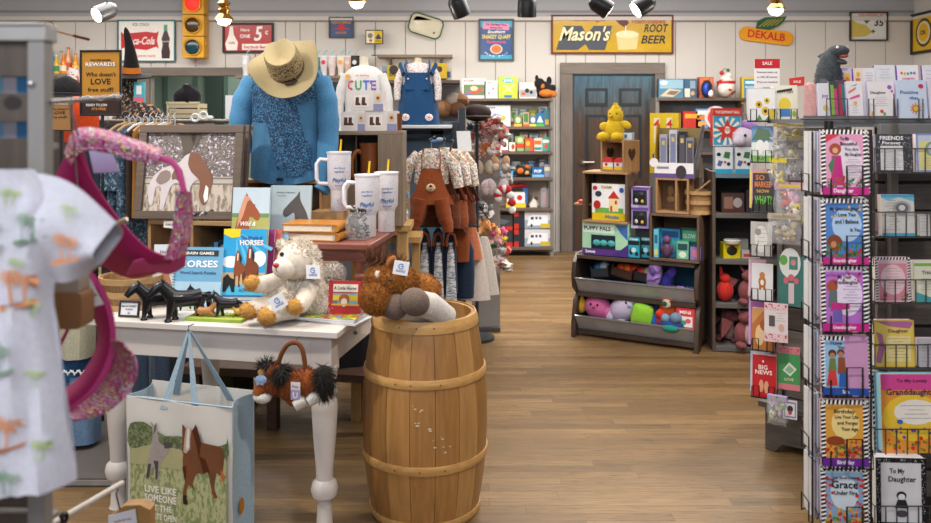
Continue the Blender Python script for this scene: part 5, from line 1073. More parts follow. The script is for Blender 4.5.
# baskets with books on rack B
def wbasket(x0,x1,Y,z,h,label,n=None):
    t=thing('wire_basket',label,'wire basket',(0,Y,z),0,'wire baskets on the slatwall rack')
    g=G();r=.0022
    g.tube([(x0,.2,h),(x0,0,h),(x1,-.0,h),(x1,.2,h)],r,WRG,6);g.tube([(x0,.2,0),(x0,0,0),(x1,0,0),(x1,.2,0)],r,WRG,6);g.build('rails',t)
    g=G();n=n or int((x1-x0)/.034)
    for i in range(n+1):x=x0+(x1-x0)*i/n;g.tube([(x,.05,-.0),(x,0,-.0),(x,0,h)],r*.9,WRG,5)
    for i in range(4):g.tube([(x0,.02+.045*i,0),(x1,.02+.045*i,0)],r*.7,WRG,4)
    g.build('uprights',t);return t
rows=[(172,.085,'top'),(236,.085,'second'),(302,.08,'third'),(367,.08,'fourth'),(453,.085,'fifth'),(527,.075,'lowest')]
RYs=[2.8,2.72,2.7,2.66,2.6,2.55]
for (v,h,nm),Y in zip(rows,RYs):wbasket(X(873,Y),2.2,Y-.012,Z(v,Y)-.003,h,'dark wire basket on the slatted rack, %s of six' % nm)
GBK='gift books in the wire baskets'
def rbook(k,u0,u1,v0,d,spec,label,dy=0,**kw):
    Y=RYs[k]+dy;v1=rows[k][0];return book((u1-u0)*Y/800,(v1-v0)*Y/800-.002,d,spec,label,(X((u0+u1)/2,Y),Y,Z(v1,Y)),kw.pop('rz',0),kw.pop('lean',4),grp=GBK,**kw)
rbook(0,877,907,134,.02,['#3c3e44',('dots','#e0e0e0',.02,.03,.03,.97,.97,40),('rect','#d4d4d6',.14,.05,.86,.7),('lines','#77777c',.2,.12,.8,.5,8),('disc','#c0c0c4',.62,.3,.14,.1),('text','#f2f2f2','FRIENDS',.5,.86,.1,.75),('text','#f2f2f2','Forever',.5,.74,.08,.6)],'dark patterned FRIENDS Forever book in the top basket',rz=-.1,edge='#8f8fa0')
rbook(0,907,915,135,.02,['#45474e',('dots','#e0e0e0',.06,.03,.03,.97,.97,30)],'dark dotted book edge beside the FRIENDS book',dy=.03)
rbook(0,917,945,133,.02,['#c9cfe0',('bord2','#8a9ad0',.06),('rect','#e0d890',.1,.05,.9,.8),('disc','#8aa08a',.6,.6,.3,.2),('disc','#c8ccd8',.6,.6,.2,.14),('lines','#88889a',.2,.1,.8,.35,5)],'lilac and yellow keepsake with a grey oval in the top basket')
rbook(1,882,915,194,.022,['#d2d0cc',('band','#4aa0c8',.93,1),('band','#4aa0c8',0,.07),('poly','#6ab8d8',[(0,.93),(.2,.85),(.5,.93)]),('poly','#6ab8d8',[(.6,.93),(1,.83),(1,.93)]),('disc','#a8a8ac',.62,.68,.28,.17),('disc','#6a6a70',.62,.68,.2,.12),('disc','#d0d0d4',.62,.68,.1,.07),('lines','#8a8680',.1,.15,.55,.85,12)],'clear-wrapped blue-edged keepsake with a silver ring',edge='#b8b0a8')
rbook(1,920,930,214,.02,['#c8c8c8',('lines','#8a8a8a',.1,.2,.9,.8,5)],'small grey card at the right of the second basket')
rbook(2,876,911,257,.022,['#dcb8c0',('border','#222024',.07),('rect','#d48a9a',.1,.04,.9,.86),('disc','#e8c8ce',.5,.5,.36,.34),('lines','#b07a88',.25,.3,.75,.75,8),('dots','#b83a50',.04,.1,.05,.3,.2,6),('dots','#4a7a4a',.04,.7,.05,.9,.2,6)],'pink wrapped book with a black and white ticked edge in the third basket')
rbook(2,915,945,260,.022,['#dcdcc8',('band','#7ab04a',.86,.93),('text','#4a5a5a','THANKS',.55,.66,.09,.6),('lines','#8a9a90',.2,.3,.8,.55,5),('poly','#4aa0a8',[(0,0),(0,.25),(.5,.12),(1,.22),(1,0)])],'cream book with a green line and teal wave in the third basket')
rbook(3,875,915,320,.022,['#e2cc5a',('poly','#b06a98',[(0,.98),(.3,1),(1,.96),(.9,.82),(.4,.86)]),('poly','#b06a98',[(0,.1),(.12,.5),(.05,.75),(.2,.7),(.25,.4),(.15,.08)]),('rect','#ead898',.28,.12,.9,.66),('bord2','#d8b050',.03),('lines','#a08048',.34,.2,.84,.6,7),('text','#7a3a6a','Daughter',.6,.74,.07,.5)],'yellow and plum wrapped book lettered Daughter in the fourth basket')
rbook(3,919,945,338,.02,['#b8b4bc',('lines','#7a7680',.1,.2,.9,.8,6)],'grey-lilac card at the right of the fourth basket')
rbook(4,883,945,375,.03,['#e89a3a',('rect','#d84a98',.0,.8,1,1),('disc','#f0c83a',.5,.45,.5,.3),('disc','#f2ece2',.55,.52,.36,.16),('text','#5a2a4a','To My Lovely',.5,.9,.04,.5),('text','#4a2a5a','Granddaughter',.5,.74,.075,.85),('lines','#8a7a7a',.3,.44,.8,.6,4),('dots','#d8302a',.045,.05,.05,.95,.24,9),('dots','#4a8a3a',.03,.05,.02,.95,.15,9),('dots','#5a4ab8',.035,.1,.2,.9,.32,5),('disc','#3f6ac8',.28,.4,.05,.03)],'large orange and pink Granddaughter book in the fifth basket',edge='#a8d8e8',cover='#7ac0d8')
rbook(4,874,884,372,.02,['#a8c8d8',('border','#222024',.2)],'pale blue ticked-edge book left of the Granddaughter book',dy=.04)
rbook(5,877,926,458,.04,['#dcdce0',('bord2','#1c1b20',.1),('dots','#e8e8ea',.012,.02,.02,.1,.98,22),('dots','#e8e8ea',.0121,.9,.02,.98,.98,22),('dots','#e8e8ea',.0122,.05,.92,.95,.98,18),('text','#3a3a40','To My',.42,.78,.07,.3),('text','#3a3a40','Daughter',.52,.66,.075,.55),('disc','#2a2a30',.5,.46,.1,.06),('disc','#e8e8ec',.5,.44,.07,.045),('poly','#2a2a30',[(.42,.4),(.58,.4),(.64,.28),(.36,.28)]),('disc','#4a4a52',.5,.2,.12,.05)],'white To My Daughter book with a black dotted border, in the lowest basket',edge='#eeeeee',rz=-.06,lean=2)
# ------------------------------------------------------------------ book spinner
SY=2.3;SCX=X(845,SY)
SPZ=0
t=thing('book_spinner','tall black wire spinner rack of gift books in front of the card racks','spinner rack',(SCX+.03,SY+.17,0),0)
g=G();g.cyl((0,0,0),(0,0,1.5),.014,WR,n=12);g.build('pole',t)
g=G();g.lathe([(0,.0),(.2,.0),(.2,.015),(.03,.03),(0,.03)],WR,28);g.build('base',t)
SR=[(195,130),(264.5,199),(331.5,266),(395,337),(466,401),(533,468)]
for s in (-1,1):
    g=G();g.tube([(s*.085-.03,-.15,.25),(s*.085-.03,-.15,1.47)],.003,WR,6);g.tube([(s*.05+.03,.12,.25),(s*.05+.03,.12,1.47)],.003,WR,6);g.build('upright_wire',t)
for i,(v1,v0) in enumerate(SR):
    z=Z(v1,SY);g=G();w=.072
    g.tube([(-.03,.12,z+.03),(-.03-w,-.185,z+.03),(-.03-w,-.19,z),(-.03+w,-.19,z),(-.03+w,-.185,z+.05),(-.03+w,.12,z+.05)],.0022,WR,6)
    g.tube([(-.035,-.17,z),(-.035,-.192,z),(-.035,-.192,z+.085),(.01,-.192,z+.085),(.01,-.192,z),(.01,-.17,z)],.0026,WR,6)
    g.tube([(-.08,-.19,z),(-.08,-.192,z+.05)],.0024,WR,6)
    g.tube([(-.03-w,-.14,z),(-.104,-.1,z+.0),(-.104,-.1,z+.055),(-.096,-.03,z+.055),(-.096,-.03,z),(-.05,.0,z)],.0022,WR,6)
    g.tube([(0,0,z+.03),(-.03-w,-.15,z+.03)],.0022,WR,5);g.tube([(0,0,z+.03),(-.03+w,-.15,z+.03)],.0022,WR,5)
    g.build('wire_tier',t)
WOMAN=lambda hair,top,cx:[('poly',top,[(cx-.11,.12),(cx+.13,.12),(cx+.1,.58),(cx-.06,.58)]),('disc','#c08a68',cx+.02,.66,.06,.05),('disc',hair,cx,.7,.12,.08),('disc','#c08a68',cx+.03,.67,.05,.04)]
PK='#c22a86'
BK=[
 (['#d8c4d4',('border','#1c1a20',.1),('rect','#d898b8',.1,.14,.9,.93),('disc','#dcd0dc',.62,.5,.26,.34),('poly','#c83a4a',[(.1,.93),(.42,.93),(.1,.8)]),('disc','#a04a2a',.3,.7,.13,.09),('disc','#d8a080',.3,.68,.06,.045),('poly','#b82a78',[(.2,.15),(.48,.15),(.42,.6),(.22,.6)]),('poly','#3f7a4a',[(.14,.45),(.3,.62),(.22,.3)]),('dots','#3f7a4a',.045,.1,.12,.9,.24,14),('dots','#c83a3a',.04,.12,.14,.5,.3,9),('text','#33303a','To My',.5,.84,.05,.2),('text','#33303a','Beautiful',.58,.76,.05,.35),('text','#33303a','You Are',.64,.68,.045,.3),('text','#33303a','My Daughter',.68,.6,.045,.36),('lines','#a890a8',.5,.26,.84,.54,8),('band',PK,0,.12),('text','#f4ecf2','Daughter',.45,.035,.06,.42)],'pink Daughter book, topmost on the spinner','#e0b8d8'),
 (['#8fb0d8',('border','#1c1a20',.1),('rect','#4a7ac0',.1,.1,.9,.93),('disc','#a8c4e4',.55,.6,.32,.26),('disc','#7a3f22',.28,.32,.17,.13),('disc','#c08058',.26,.3,.06,.05),('dots','#3f7a3f',.06,.1,.1,.9,.3,16),('dots','#c83a3a',.045,.12,.12,.9,.25,8),('dots','#e0b83a',.04,.1,.7,.9,.93,6),('text','#26242e','My Granddaughter',.5,.82,.05,.62),('text','#26242e','I Love You',.52,.73,.055,.42),('text','#26242e','and I Believe',.54,.62,.06,.5),('text','#26242e','in You',.72,.5,.055,.22),('band',PK,0,.11),('text','#f4ecf2','Granddaughter',.48,.035,.05,.5)],'blue Granddaughter book, second down on the spinner','#b090d0'),
 (['#c8a8d8',('border','#1c1a20',.1),('rect','#b06ac0',.1,.12,.9,.9),('disc','#dcd0e4',.58,.55,.3,.32),('disc','#a04a2a',.24,.68,.12,.09),('poly','#5a6a6a',[(.14,.36),(.34,.36),(.34,.62),(.18,.62)]),('poly','#b82a78',[(.2,.3),(.6,.34),(.6,.42),(.2,.44)]),('rect','#6a5aa8',.24,.14,.44,.32),('dots','#c83a5a',.04,.12,.76,.88,.9,6),('text','#33303a','My Dear',.5,.8,.05,.3),('text','#33303a','Granddaughter',.54,.72,.05,.52),('lines','#9a80a8',.46,.38,.84,.68,8),('band',PK,0,.12),('text','#f4ecf2','Granddaughter',.48,.04,.05,.5)],'violet Granddaughter book, third down on the spinner','#c8a0c8'),
 (['#b890c0',('border','#1c1a20',.09),('rect','#8fb8d8',.06,.12,.5,.92),('rect','#c490b8',.5,.1,1,1),('disc','#5a3020',.24,.7,.09,.07),('disc','#6a3a24',.42,.72,.08,.06),('disc','#b07a58',.24,.67,.06,.045),('disc','#b07a58',.42,.69,.055,.045),('poly','#8a4a2a',[(.34,.36),(.52,.36),(.5,.64),(.36,.64)]),('poly','#6a7a3a',[(.14,.4),(.32,.4),(.3,.62),(.18,.62)]),('poly','#c83a3a',[(.1,.16),(.34,.16),(.3,.42),(.16,.42)]),('poly','#2f5fa8',[(.36,.14),(.54,.14),(.52,.38),(.38,.38)]),('text','#33303a','I Love',.32,.86,.05,.24),('text','#33303a','You',.42,.79,.05,.14),('band','#2a4fa0',0,.12),('text','#f4f0f2','Son',.5,.03,.06,.14)],'Son book with a couple in jeans and red skirt, fourth down on the spinner','#a0a8b0'),
 (['#c8913a',('border','#1c1a20',.1),('rect','#d89a3a',.1,.12,.9,.9),('disc','#e8d088',.52,.64,.3,.24),('dots','#c84a2a',.06,.1,.14,.9,.4,16),('dots','#3f7a3f',.05,.3,.12,.9,.3,12),('dots','#b82a78',.04,.5,.14,.9,.35,8),('disc','#8a4020',.3,.38,.2,.07),('text','#4a2a24','Birthday',.5,.8,.055,.45),('text','#4a2a24','Live Your Life',.54,.72,.05,.5),('text','#4a2a24','and Forget',.56,.63,.05,.44),('text','#4a2a24','Your Age',.6,.54,.05,.36),('band','#6a2a98',0,.12),('text','#f4ecf2','Birthday',.5,.035,.055,.36)],'orange Birthday book, fifth down on the spinner','#c890c0'),
 (['#9ab4c8',('border','#1c1a20',.1),('rect','#7f9fc0',.1,.0,.9,.9),('disc','#c8d4dc',.5,.6,.3,.26),('dots','#c83a2a',.055,.1,.3,.25,.86,8),('dots','#c83a2a',.0552,.76,.3,.9,.86,8),('dots','#e0a03a',.06,.1,.1,.9,.36,18),('dots','#c8422a',.06,.1,.05,.9,.3,14),('dots','#4a8a3a',.05,.1,.02,.9,.24,12),('text','#2a2830','Just Show Some',.5,.82,.04,.5),('text','#2a2830','Grace',.5,.68,.11,.56),('text','#2a2830','Under Fire',.52,.58,.06,.5)],'blue Grace Under Fire book, lowest on the spinner','#b8a0c8'),
]
for i,((v1,v0),(sp,lab,ec)) in enumerate(zip(SR,BK)):
    h=(v1-v0)*SY/800;z=Z(v1,SY)+.001
    book(.132,h,.008,sp,lab,(SCX,SY,z),R(-3),3,grp='gift books on the spinner',edge='#e8e4e0')
    w2=['uppermost','second','third','fourth','fifth','lowest'][i]
    book(.132,h-.004,.01,[['#d8c0d8','#9a90c8','#b8a0c0','#8f9a80','#b880a8','#a88ab8'][i],('border','#1c1a20',.1),('dots',['#c8a8d0','#b0a0d8','#d0a0c0','#d8a83a','#c88ab0','#c890b8'][i],.05,.8,.1,.97,.9,14)],'ticked-edge book just behind the front one, %s spinner tier' % w2,(SCX+.012,SY+.016,z),R(-3),3,grp='gift books on the spinner',edge='#d0c0d0')
    # left pocket: white card stacks seen on edge
    for j,(dx,yy,cc,nm) in enumerate(((0,0,'#8f9cbc','front'),(.003,.045,'#c4cede','rear'))):
        g=G();hh=h*.97
        for q in range(5):g.box(-.084+dx+q*.0058,-.085+yy+.001*q,0,-.0797+dx+q*.0058,-.055+yy,hh-.003*((q+i) % 3),M(cc if q % 2 else '#d4d4d6',.5))
        mono(g,'card_stack','%s stack of white cards seen edge-on in the left pocket, %s spinner tier' % (nm,w2),'greeting cards',(SCX+.03,SY+.17,z),0,'white card stacks in the left pockets of the spinner')
    if i in (1,3,5):
        g=G();g.surf(lambda a,b:(.002*sin(6*b),-.03+.06*a,h*.98-.02-.01*b+.02*b),2,4,GLASS('#f0f0f0',.1,.4),.001)
# tall books right behind the spinner, at its right side
for i,(v1,v0) in enumerate(SR):
    h=(v1-v0)*SY/800*.97;z=Z(v1,SY)+.004
    book(.12,h,.012,[['#7a9a5a','#7fa8d0','#8a6ab8','#c88a3a','#6fa0b8','#5a5a68'][i],('border','#1c1a20',.12),('dots',['#c83a8a','#d8d8e0','#d8602a','#e0b83a','#c85a8a','#d8d8d8'][i],.05,.1,.1,.9,.9,14)],'gift book facing right on the spinner, %s tier' % ['uppermost','second','third','fourth','fifth','lowest'][i],(SCX+.115,SY+.12,z),R(75),3,grp='gift books on the right side of the spinner')
# ------------------------------------------------------------------ white table and riser
TO=(-1.343,3.04);TA=R(-11)
def tl(x,y,z=0):return (TO[0]+x*cos(TA)-y*sin(TA),TO[1]+x*sin(TA)+y*cos(TA),z)
TT=.742
WT=M('#cfc9c4',.45,var=.05,sc=6);WT2=M('#c9c2bd',.4,var=.06,sc=10)
t=thing('white_table','white painted table with turned legs holding the horse toys and books','table',(*TO,0),TA)
g=G();g.box(-.14,0,TT-.025,.9,.85,TT,WT);g.build('tabletop',t,.004)
g=G()
for a in ((-.08,.03,.86,.05),(-.08,.79,.86,.81)):g.box(a[0],a[1],TT-.135,a[2],a[3],TT-.025,WT)
for a in ((-.08,.05,-.06,.79),(.84,.05,.86,.79)):g.box(a[0],a[1],TT-.135,a[2],a[3],TT-.025,WT)
g.build('apron',t,.002)
LP=[(.036,.0),(.03,.01),(.026,.1),(.027,.11),(.044,.12),(.05,.145),(.044,.17),(.031,.182),(.032,.22),(.042,.34),(.048,.44),(.046,.47),(.036,.485),(.047,.495),(.05,.505),(.045,.52),(.04,.54),(.046,.56),(.048,.6)]
for (x,y) in ((-.02,.07),(.825,.07),(-.02,.78),(.825,.78)):
    g=G();g.at((x,y,0)).lathe([(0,0)]+LP+[(0,.6)],WT2,24);g.box(-.042,-.042,.58,.042,.042,TT-.02,WT2);g.build('leg',t,.002)
g=G();kx,kz=.871,TT-.08
g.at((.861,.3,TT-.08)).blob((.006,0,0),.009,M('#8a8078',.3,.8));g.build('side_knob',t)
# red-brown riser on the table
RB=WOOD('#8c5346','#6b3a30',0,5,.45);RBV=WOOD('#875042','#66382e',2,5,.45)
def rl(x,y,z=0):
    a=R(-8);return (-.965+x*cos(a)-y*sin(a),3.33+x*sin(a)+y*cos(a),z)
t=thing('riser_table','small red-brown riser with turned posts standing on the white table','riser table',rl(0,0,TT),R(-8));RH=1.0-TT
g=G();g.box(0,0,RH-.028,.585,.46,RH,RB);g.build('tabletop',t,.006)
g=G();g.box(.04,.035,RH-.08,.55,.05,RH-.028,RB).box(.04,.41,RH-.08,.55,.425,RH-.028,RB).box(.04,.05,RH-.08,.055,.41,RH-.028,RB).box(.535,.05,RH-.08,.55,.41,RH-.028,RB);g.build('apron',t,.002)
for (x,y) in ((.065,.065),(.52,.065),(.065,.395),(.52,.395)):
    g=G();g.at((x,y,0)).lathe([(0,0),(.022,0),(.022,.02),(.014,.03),(.026,.06),(.016,.085),(.013,.095),(.024,.105),(.024,.115),(.013,.125),(.018,.15),(.026,.17),(.026,RH-.028),(0,RH-.028)],RBV,18);g.build('leg',t)
ZR=1.001
def on_t(u,v):Y=606.4/(v-121);return (X(u,Y),Y)
# ---- books of horses
BKA=[('rect','#5f9fd0',0,.0,1,1),('disc','#d8e8f4',.3,.45,.28,.14),('disc','#d8e8f4',.75,.55,.3,.12)]
def horse_fig(g,poly,x,z,s,m,y,flip=False,sz=None):g.poly(pt(poly,x,z,s,sz,flip),m,y)
def bookp(w,h,d,cover,label,loc,rz,lean,art,cat='book',grp=None,edge='#e6e2da',spiral=False,name='book'):
    t=thing(name,label,cat,loc,rz,grp,rx=R(-lean))
    g=G();g.box(-w/2+.003,.002,.003,w/2-.003,d,h-.003,M(edge,.7,var=.2,sc=200));g.box(-w/2,d,0,w/2,d+.002,h,M(cover,.4));g.build('pages',t)
    g=G();g.box(-w/2,-.002,0,w/2,.002,h,M(cover,.28));art(g,w,h);g.build('cover',t)
    if spiral:
        g=G()
        for k in range(22):z=h*(.04+.92*k/21);g.tube([(-w/2+.008,-.004,z),(-w/2-.004,-.005,z),(-w/2-.006,d*.5,z),(-w/2+.003,d+.004,z)],.0012,M('#3a3a44',.3,.5),4)
        g.build('spiral',t)
    return t
HB,HBD,HBK,HT=M('#8a4a26',.5),M('#5f2f18',.5),M('#1c1c20',.4),M('#b0703a',.5)
def art1(g,w,h):
    g.rect(-w/2,h*.0,w/2,h*.45,M('#a8c8e0',.3),-.003);g.rect(-w*.36,h*.86,w*.4,h*.95,M('#2a2e38'),-.004);g.text('BRAIN GAMES',0,h*.88,.011,Wt,-.0045,w=w*.62)
    g.text('HORSES',0,h*.68,.026,M('#f4f6f8'),-.004,w=w*.8);g.text('Word Search Puzzles',0,h*.57,.011,M('#35507a'),-.004,w=w*.76)
    horse_fig(g,HORSE,w*.1,h*.2,w*.3,HBK,-.0045,True,h*.24);g.rect(-w/2,0,w/2,h*.06,M('#c8d8d0'),-.0035)
bookp(.2,.25,.018,'#6fa8cc','light blue spiral-bound HORSES word search book with a black horse',(X(195,3.2),3.2,TT+.001),R(-5),12,art1,spiral=True,grp=None)
def art2(g,w,h):
    g.rect(-w/2,0,w/2,h,M('#cfd4dc',.3),-.003);horse_fig(g,HEAD,w*.0,h*.36,w*.42,M('#b0785a'),-.004,True,h*.36);g.text('Horse',0,h*.85,.014,M('#6a5a5a'),-.004)
bookp(.1,.25,.012,'#d8d4d0','pale book with a chestnut horse head, half hidden behind the HORSES book',(X(161,3.24),3.27,TT+.001),R(4),10,art2)
def art3(g,w,h):
    g.rect(-w/2,0,w/2,h,M('#2f9fd8',.25),-.003)
    for a in range(200,345,14):g.poly([(-w*.2,h*.95),(-w*.2+w*1.0*cos(R(a)),h*.95+h*.5*sin(R(a))),(-w*.2+w*1.0*cos(R(a+6)),h*.95+h*.5*sin(R(a+6)))],M('#5fbce8',.25),-.0035) if a>265 and a<330 else None
    g.poly([(-w/2,h),(-w*.1,h),(-w*.12,h*.88),(-w*.3,h*.86),(-w/2,h*.92)],M('#f0d020'),-.004)
    g.text('The World of',w*.16,h*.84,.014,M('#2a3a8a'),-.0045,w=w*.5);g.text('HORSES',w*.17,h*.755,.02,M('#d83a8a'),-.0045,w=w*.56);g.text('HORSES',w*.168,h*.757,.02,Wt,-.0049,w=w*.55)
    g.disc(-w*.3,h*.5,w*.22,M('#e8f2f8'),-.0036,rz=h*.09);g.disc(w*.36,h*.55,w*.16,M('#e8f2f8'),-.0036,rz=h*.12);g.rect(-w/2,0,w/2,h*.16,M('#4fb8e0'),-.0037);g.rect(-w/2,h*.16,w/2,h*.34,M('#c8a878'),-.0037)
    for x,s,m in ((-w*.14,.9,HB),(w*.14,1.1,M('#7a3f20'))):
        z=h*.36
        for q in (-1,1):g.poly([(x+q*.006*s,z),(x+q*.017*s,z),(x+q*.012*s,z-.05*s),(x+q*.017*s,z-.07*s),(x+q*.007*s,z-.07*s),(x+q*.006*s,z-.04*s)],M('#5f2f18'),-.0042)
        g.poly([(x+.02*s,z+.02*s),(x+.034*s,z+.025*s),(x+.036*s,z-.03*s),(x+.028*s,z-.06*s),(x+.022*s,z-.02*s)],M('#5f2f18'),-.0041)
        g.disc(x+.012*s,z+.012*s,.022*s,m,-.0044,rz=.026*s);g.disc(x,z+.008*s,.017*s,m,-.0046,rz=.03*s)
        g.poly([(x-.014*s,z+.02*s),(x+.016*s,z+.02*s),(x+.011*s,z+.07*s),(x+.007*s,z+.086*s),(x-.007*s,z+.086*s),(x-.012*s,z+.06*s)],m,-.0048)
        g.poly([(x-.007*s,z+.082*s),(x-.004*s,z+.096*s),(x,z+.086*s),(x+.004*s,z+.096*s),(x+.007*s,z+.082*s)],m,-.005)
        g.poly([(x-.008*s,z+.082*s),(x+.008*s,z+.082*s),(x+.005*s,z+.045*s),(x-.005*s,z+.045*s)],M('#96552e'),-.0052);g.poly([(x-.002*s,z+.08*s),(x+.003*s,z+.08*s),(x+.002*s,z+.048*s),(x-.002*s,z+.048*s)],Wt,-.0056)
        g.poly([(x+.008*s,z+.084*s),(x+.018*s,z+.06*s),(x+.016*s,z+.03*s),(x+.009*s,z+.05*s)],HBK,-.0054)
    g.poly([(-w*.46,h*.05),(-w*.46,h*.26),(-w*.36,h*.32),(-w*.28,h*.26),(-w*.2,h*.24),(-w*.18,h*.05),(-w*.25,h*.05),(-w*.3,h*.16),(-w*.4,h*.05)],HBK,-.0054)
    g.text('ACTIVITY',w*.12,h*.05,.014,M('#1f5f9a'),-.005,w=w*.42)
YB=3.23
# stack of flat books under it
for k,(c,lab) in enumerate((('#3f8fc0','blue paperback lying flat, bottom of the pile under the bright horse book'),('#dfe4e8','white paperback lying flat in the middle of the pile under the bright horse book'),('#2f6fa8','dark blue paperback lying flat, top of the pile under the bright horse book'))):
    g=G();g.box(-.1,-.02,0,.1,.12,.002,M(c));g.box(-.098,-.018,.002,.098,.118,.015,M('#e4e0d8',.7,var=.2,sc=200));g.box(-.1,-.02,.015,.1,.12,.0175,M(c));mono(g,'book',lab,'book',(X(241+2*k,YB),YB,TT+.001+k*.018),R(-8+4*k),'flat books in the pile')
bookp(.175,.265,.016,'#2f9fd8','bright blue activity book with two galloping brown horses',(X(243,YB),YB-.01,TT+.056),R(-3),9,art3,spiral=False)
for k,(u,c,lab) in enumerate(((257,'#6f9a4a','green-edged book standing behind the bright horse book'),(260,'#8a2a6a','plum book standing behind the green-edged one'),(263,'#c0605a','reddish book standing in the row behind the plum book'),(266,'#a8d0e8','pale blue book standing near the end of the row'),(269,'#5fb0d8','sky blue book with a yellow top, last in the standing row'))):
    g=G();h=.26-.004*k;g.box(-.085,0,0,.085,.002,h,M(c,.35));g.box(-.083,.002,.002,.083,.014,h-.003,M('#e6e2da',.7,var=.2,sc=200));g.box(-.085,.014,0,.085,.016,h,M(c,.35));g.rect(-.085,h*.93,.085,h,M('#e0c83a' if k in (0,4) else c),-.001)
    mono(g,'book',lab,'book',(X(u-16,YB)+.012*k+.005,YB+.03+.02*k,TT+.056),R(-6),'books standing in the row',rx=R(-9))
# two picture books on the riser
def art4(g,w,h):
    g.rect(-w/2,h*.45,w/2,h,M('#c0d0dc',.3),-.003);g.rect(-w/2,0,w/2,h*.45,M('#a8a860',.4,sc=80),-.003);g.rect(-w/2,h*.42,w/2,h*.5,M('#6a8a5a'),-.0033)
    horse_fig(g,HEAD,-w*.02,h*.5,w*.42,M('#9a5030'),-.004,False,h*.42);g.poly([(-w*.3,h*.55),(-w*.17,h*.86),(w*.0,h*.78),(-w*.1,h*.72),(-w*.2,h*.45),(-w*.36,h*.2)],M('#d0987a'),-.0046);g.disc(w*.1,h*.66,.003,HBK,-.005)
    g.text('Wild &',-w*.05,h*.26,.018,Wt,-.005,w=w*.42,shear=.3);g.text('Gentle',w*.02,h*.1,.018,Wt,-.005,w=w*.46,shear=.3)
bookp(.16,.218,.012,'#b8ccd8','horse picture book with a chestnut head in a meadow, on the riser',(X(250,3.38),3.375,ZR),R(-4),8,art4)
def art5(g,w,h):
    g.rect(-w/2,0,w/2,h,M('#a4b4bc',.3),-.003);g.rect(-w/2,0,-w*.46,h,M('#8a9aa4'),-.0033)
    horse_fig(g,HEAD,w*.1,h*.5,w*.42,M('#4a4648'),-.004,True,h*.4);g.poly([(-.0,0),(w*.0,h*.2),(w*.2,h*.34),(w*.5,h*.3),(w*.5,0)],M('#6a4a3c'),-.0045)
    g.text('RHYTHM OF THE RANCH',-w*.12,h*.84,.006,M('#5a6a72'),-.0045,w=w*.45);g.text('a horse story',-w*.22,h*.78,.005,M('#5a6a72'),-.0045)
bookp(.182,.218,.012,'#a4b4bc','grey-blue picture book with a dark grey horse head, on the riser',(X(290,3.5),3.49,ZR),R(-4),8,art5)
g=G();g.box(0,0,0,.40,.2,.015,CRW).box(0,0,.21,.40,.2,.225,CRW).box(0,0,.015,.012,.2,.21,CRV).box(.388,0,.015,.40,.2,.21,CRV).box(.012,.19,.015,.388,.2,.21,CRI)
mono(g,'wooden_crate','light wooden crate under the denim blouse, behind the two picture books','crate',(X(240,3.76),3.75,1.0),R(-8),bevel=.002)
# leather journals
JG='leather journals stacked on the riser'
for k,(dx,z,rz,c,lab) in enumerate(((.015,0,-14,'#a8702c','tan leather journal at the bottom of the two'),(0,.036,-8,'#b8782c','tan leather journal on top, with a small green mark'))):
    t=thing('leather_journal',lab,'journal',(X(315,3.42)+dx,3.40,ZR+z),R(rz),JG);LE=M(c,.35,sc=40,var=.3)
    g=G();g.box(-.115,-.075,.0,.115,.085,.005,LE);g.box(-.115,-.075,.028,.115,.085,.034,LE);g.tube([(.115,-.072,.017),(.115,.082,.017)],.017,LE,10);g.box(-.09,-.06,.034,.1,.0,.0345,LE) 
    if k:g.box(-.01,-.0,.034,.02,.025,.0352,M('#3f9a7a'))
    g.build('leather_cover',t,.002)
    g=G();g.box(-.108,-.072,.005,.11,.08,.028,M('#e4d8c4',.7,var=.25,sc=150));g.build('pages',t)
# jar with silver pieces
t=thing('glass_jar','clear glass jar crammed with dark metal trinkets spilling over the rim','jar',(X(357.5,3.36),3.38,ZR))
g=G();g.lathe([(0,.003),(.05,.003),(.054,.012),(.054,.085),(.043,.1),(.043,.118),(.046,.12)],GLASS('#e8eef0',.05,.16),28);g.build('glass',t)
g=G();rnd=random.Random(3)
for k in range(60):
    z=rnd.uniform(.01,.14);q=.046 if z<.09 else .036;a=rnd.uniform(0,6.28);rr_=q*sqrt(rnd.random());x,y=rr_*cos(a),rr_*sin(a)
    d=Vector((rnd.uniform(-1,1),rnd.uniform(-1,1),rnd.uniform(-.6,.8))).normalized()*.018
    p0,p1=Vector((x,y,z))-d*.6,Vector((x,y,z))+d*.6
    for p in (p0,p1):
        l=sqrt(p.x**2+p.y**2)
        if l>q:p.x *= q/l;p.y *= q/l
        p.z=max(p.z,.008)
    g.tube([p0,p1],.004,M(['#3a3a3e','#5a5c60','#222226'][k % 3],.35,.5),5)
g.build('trinkets',t)
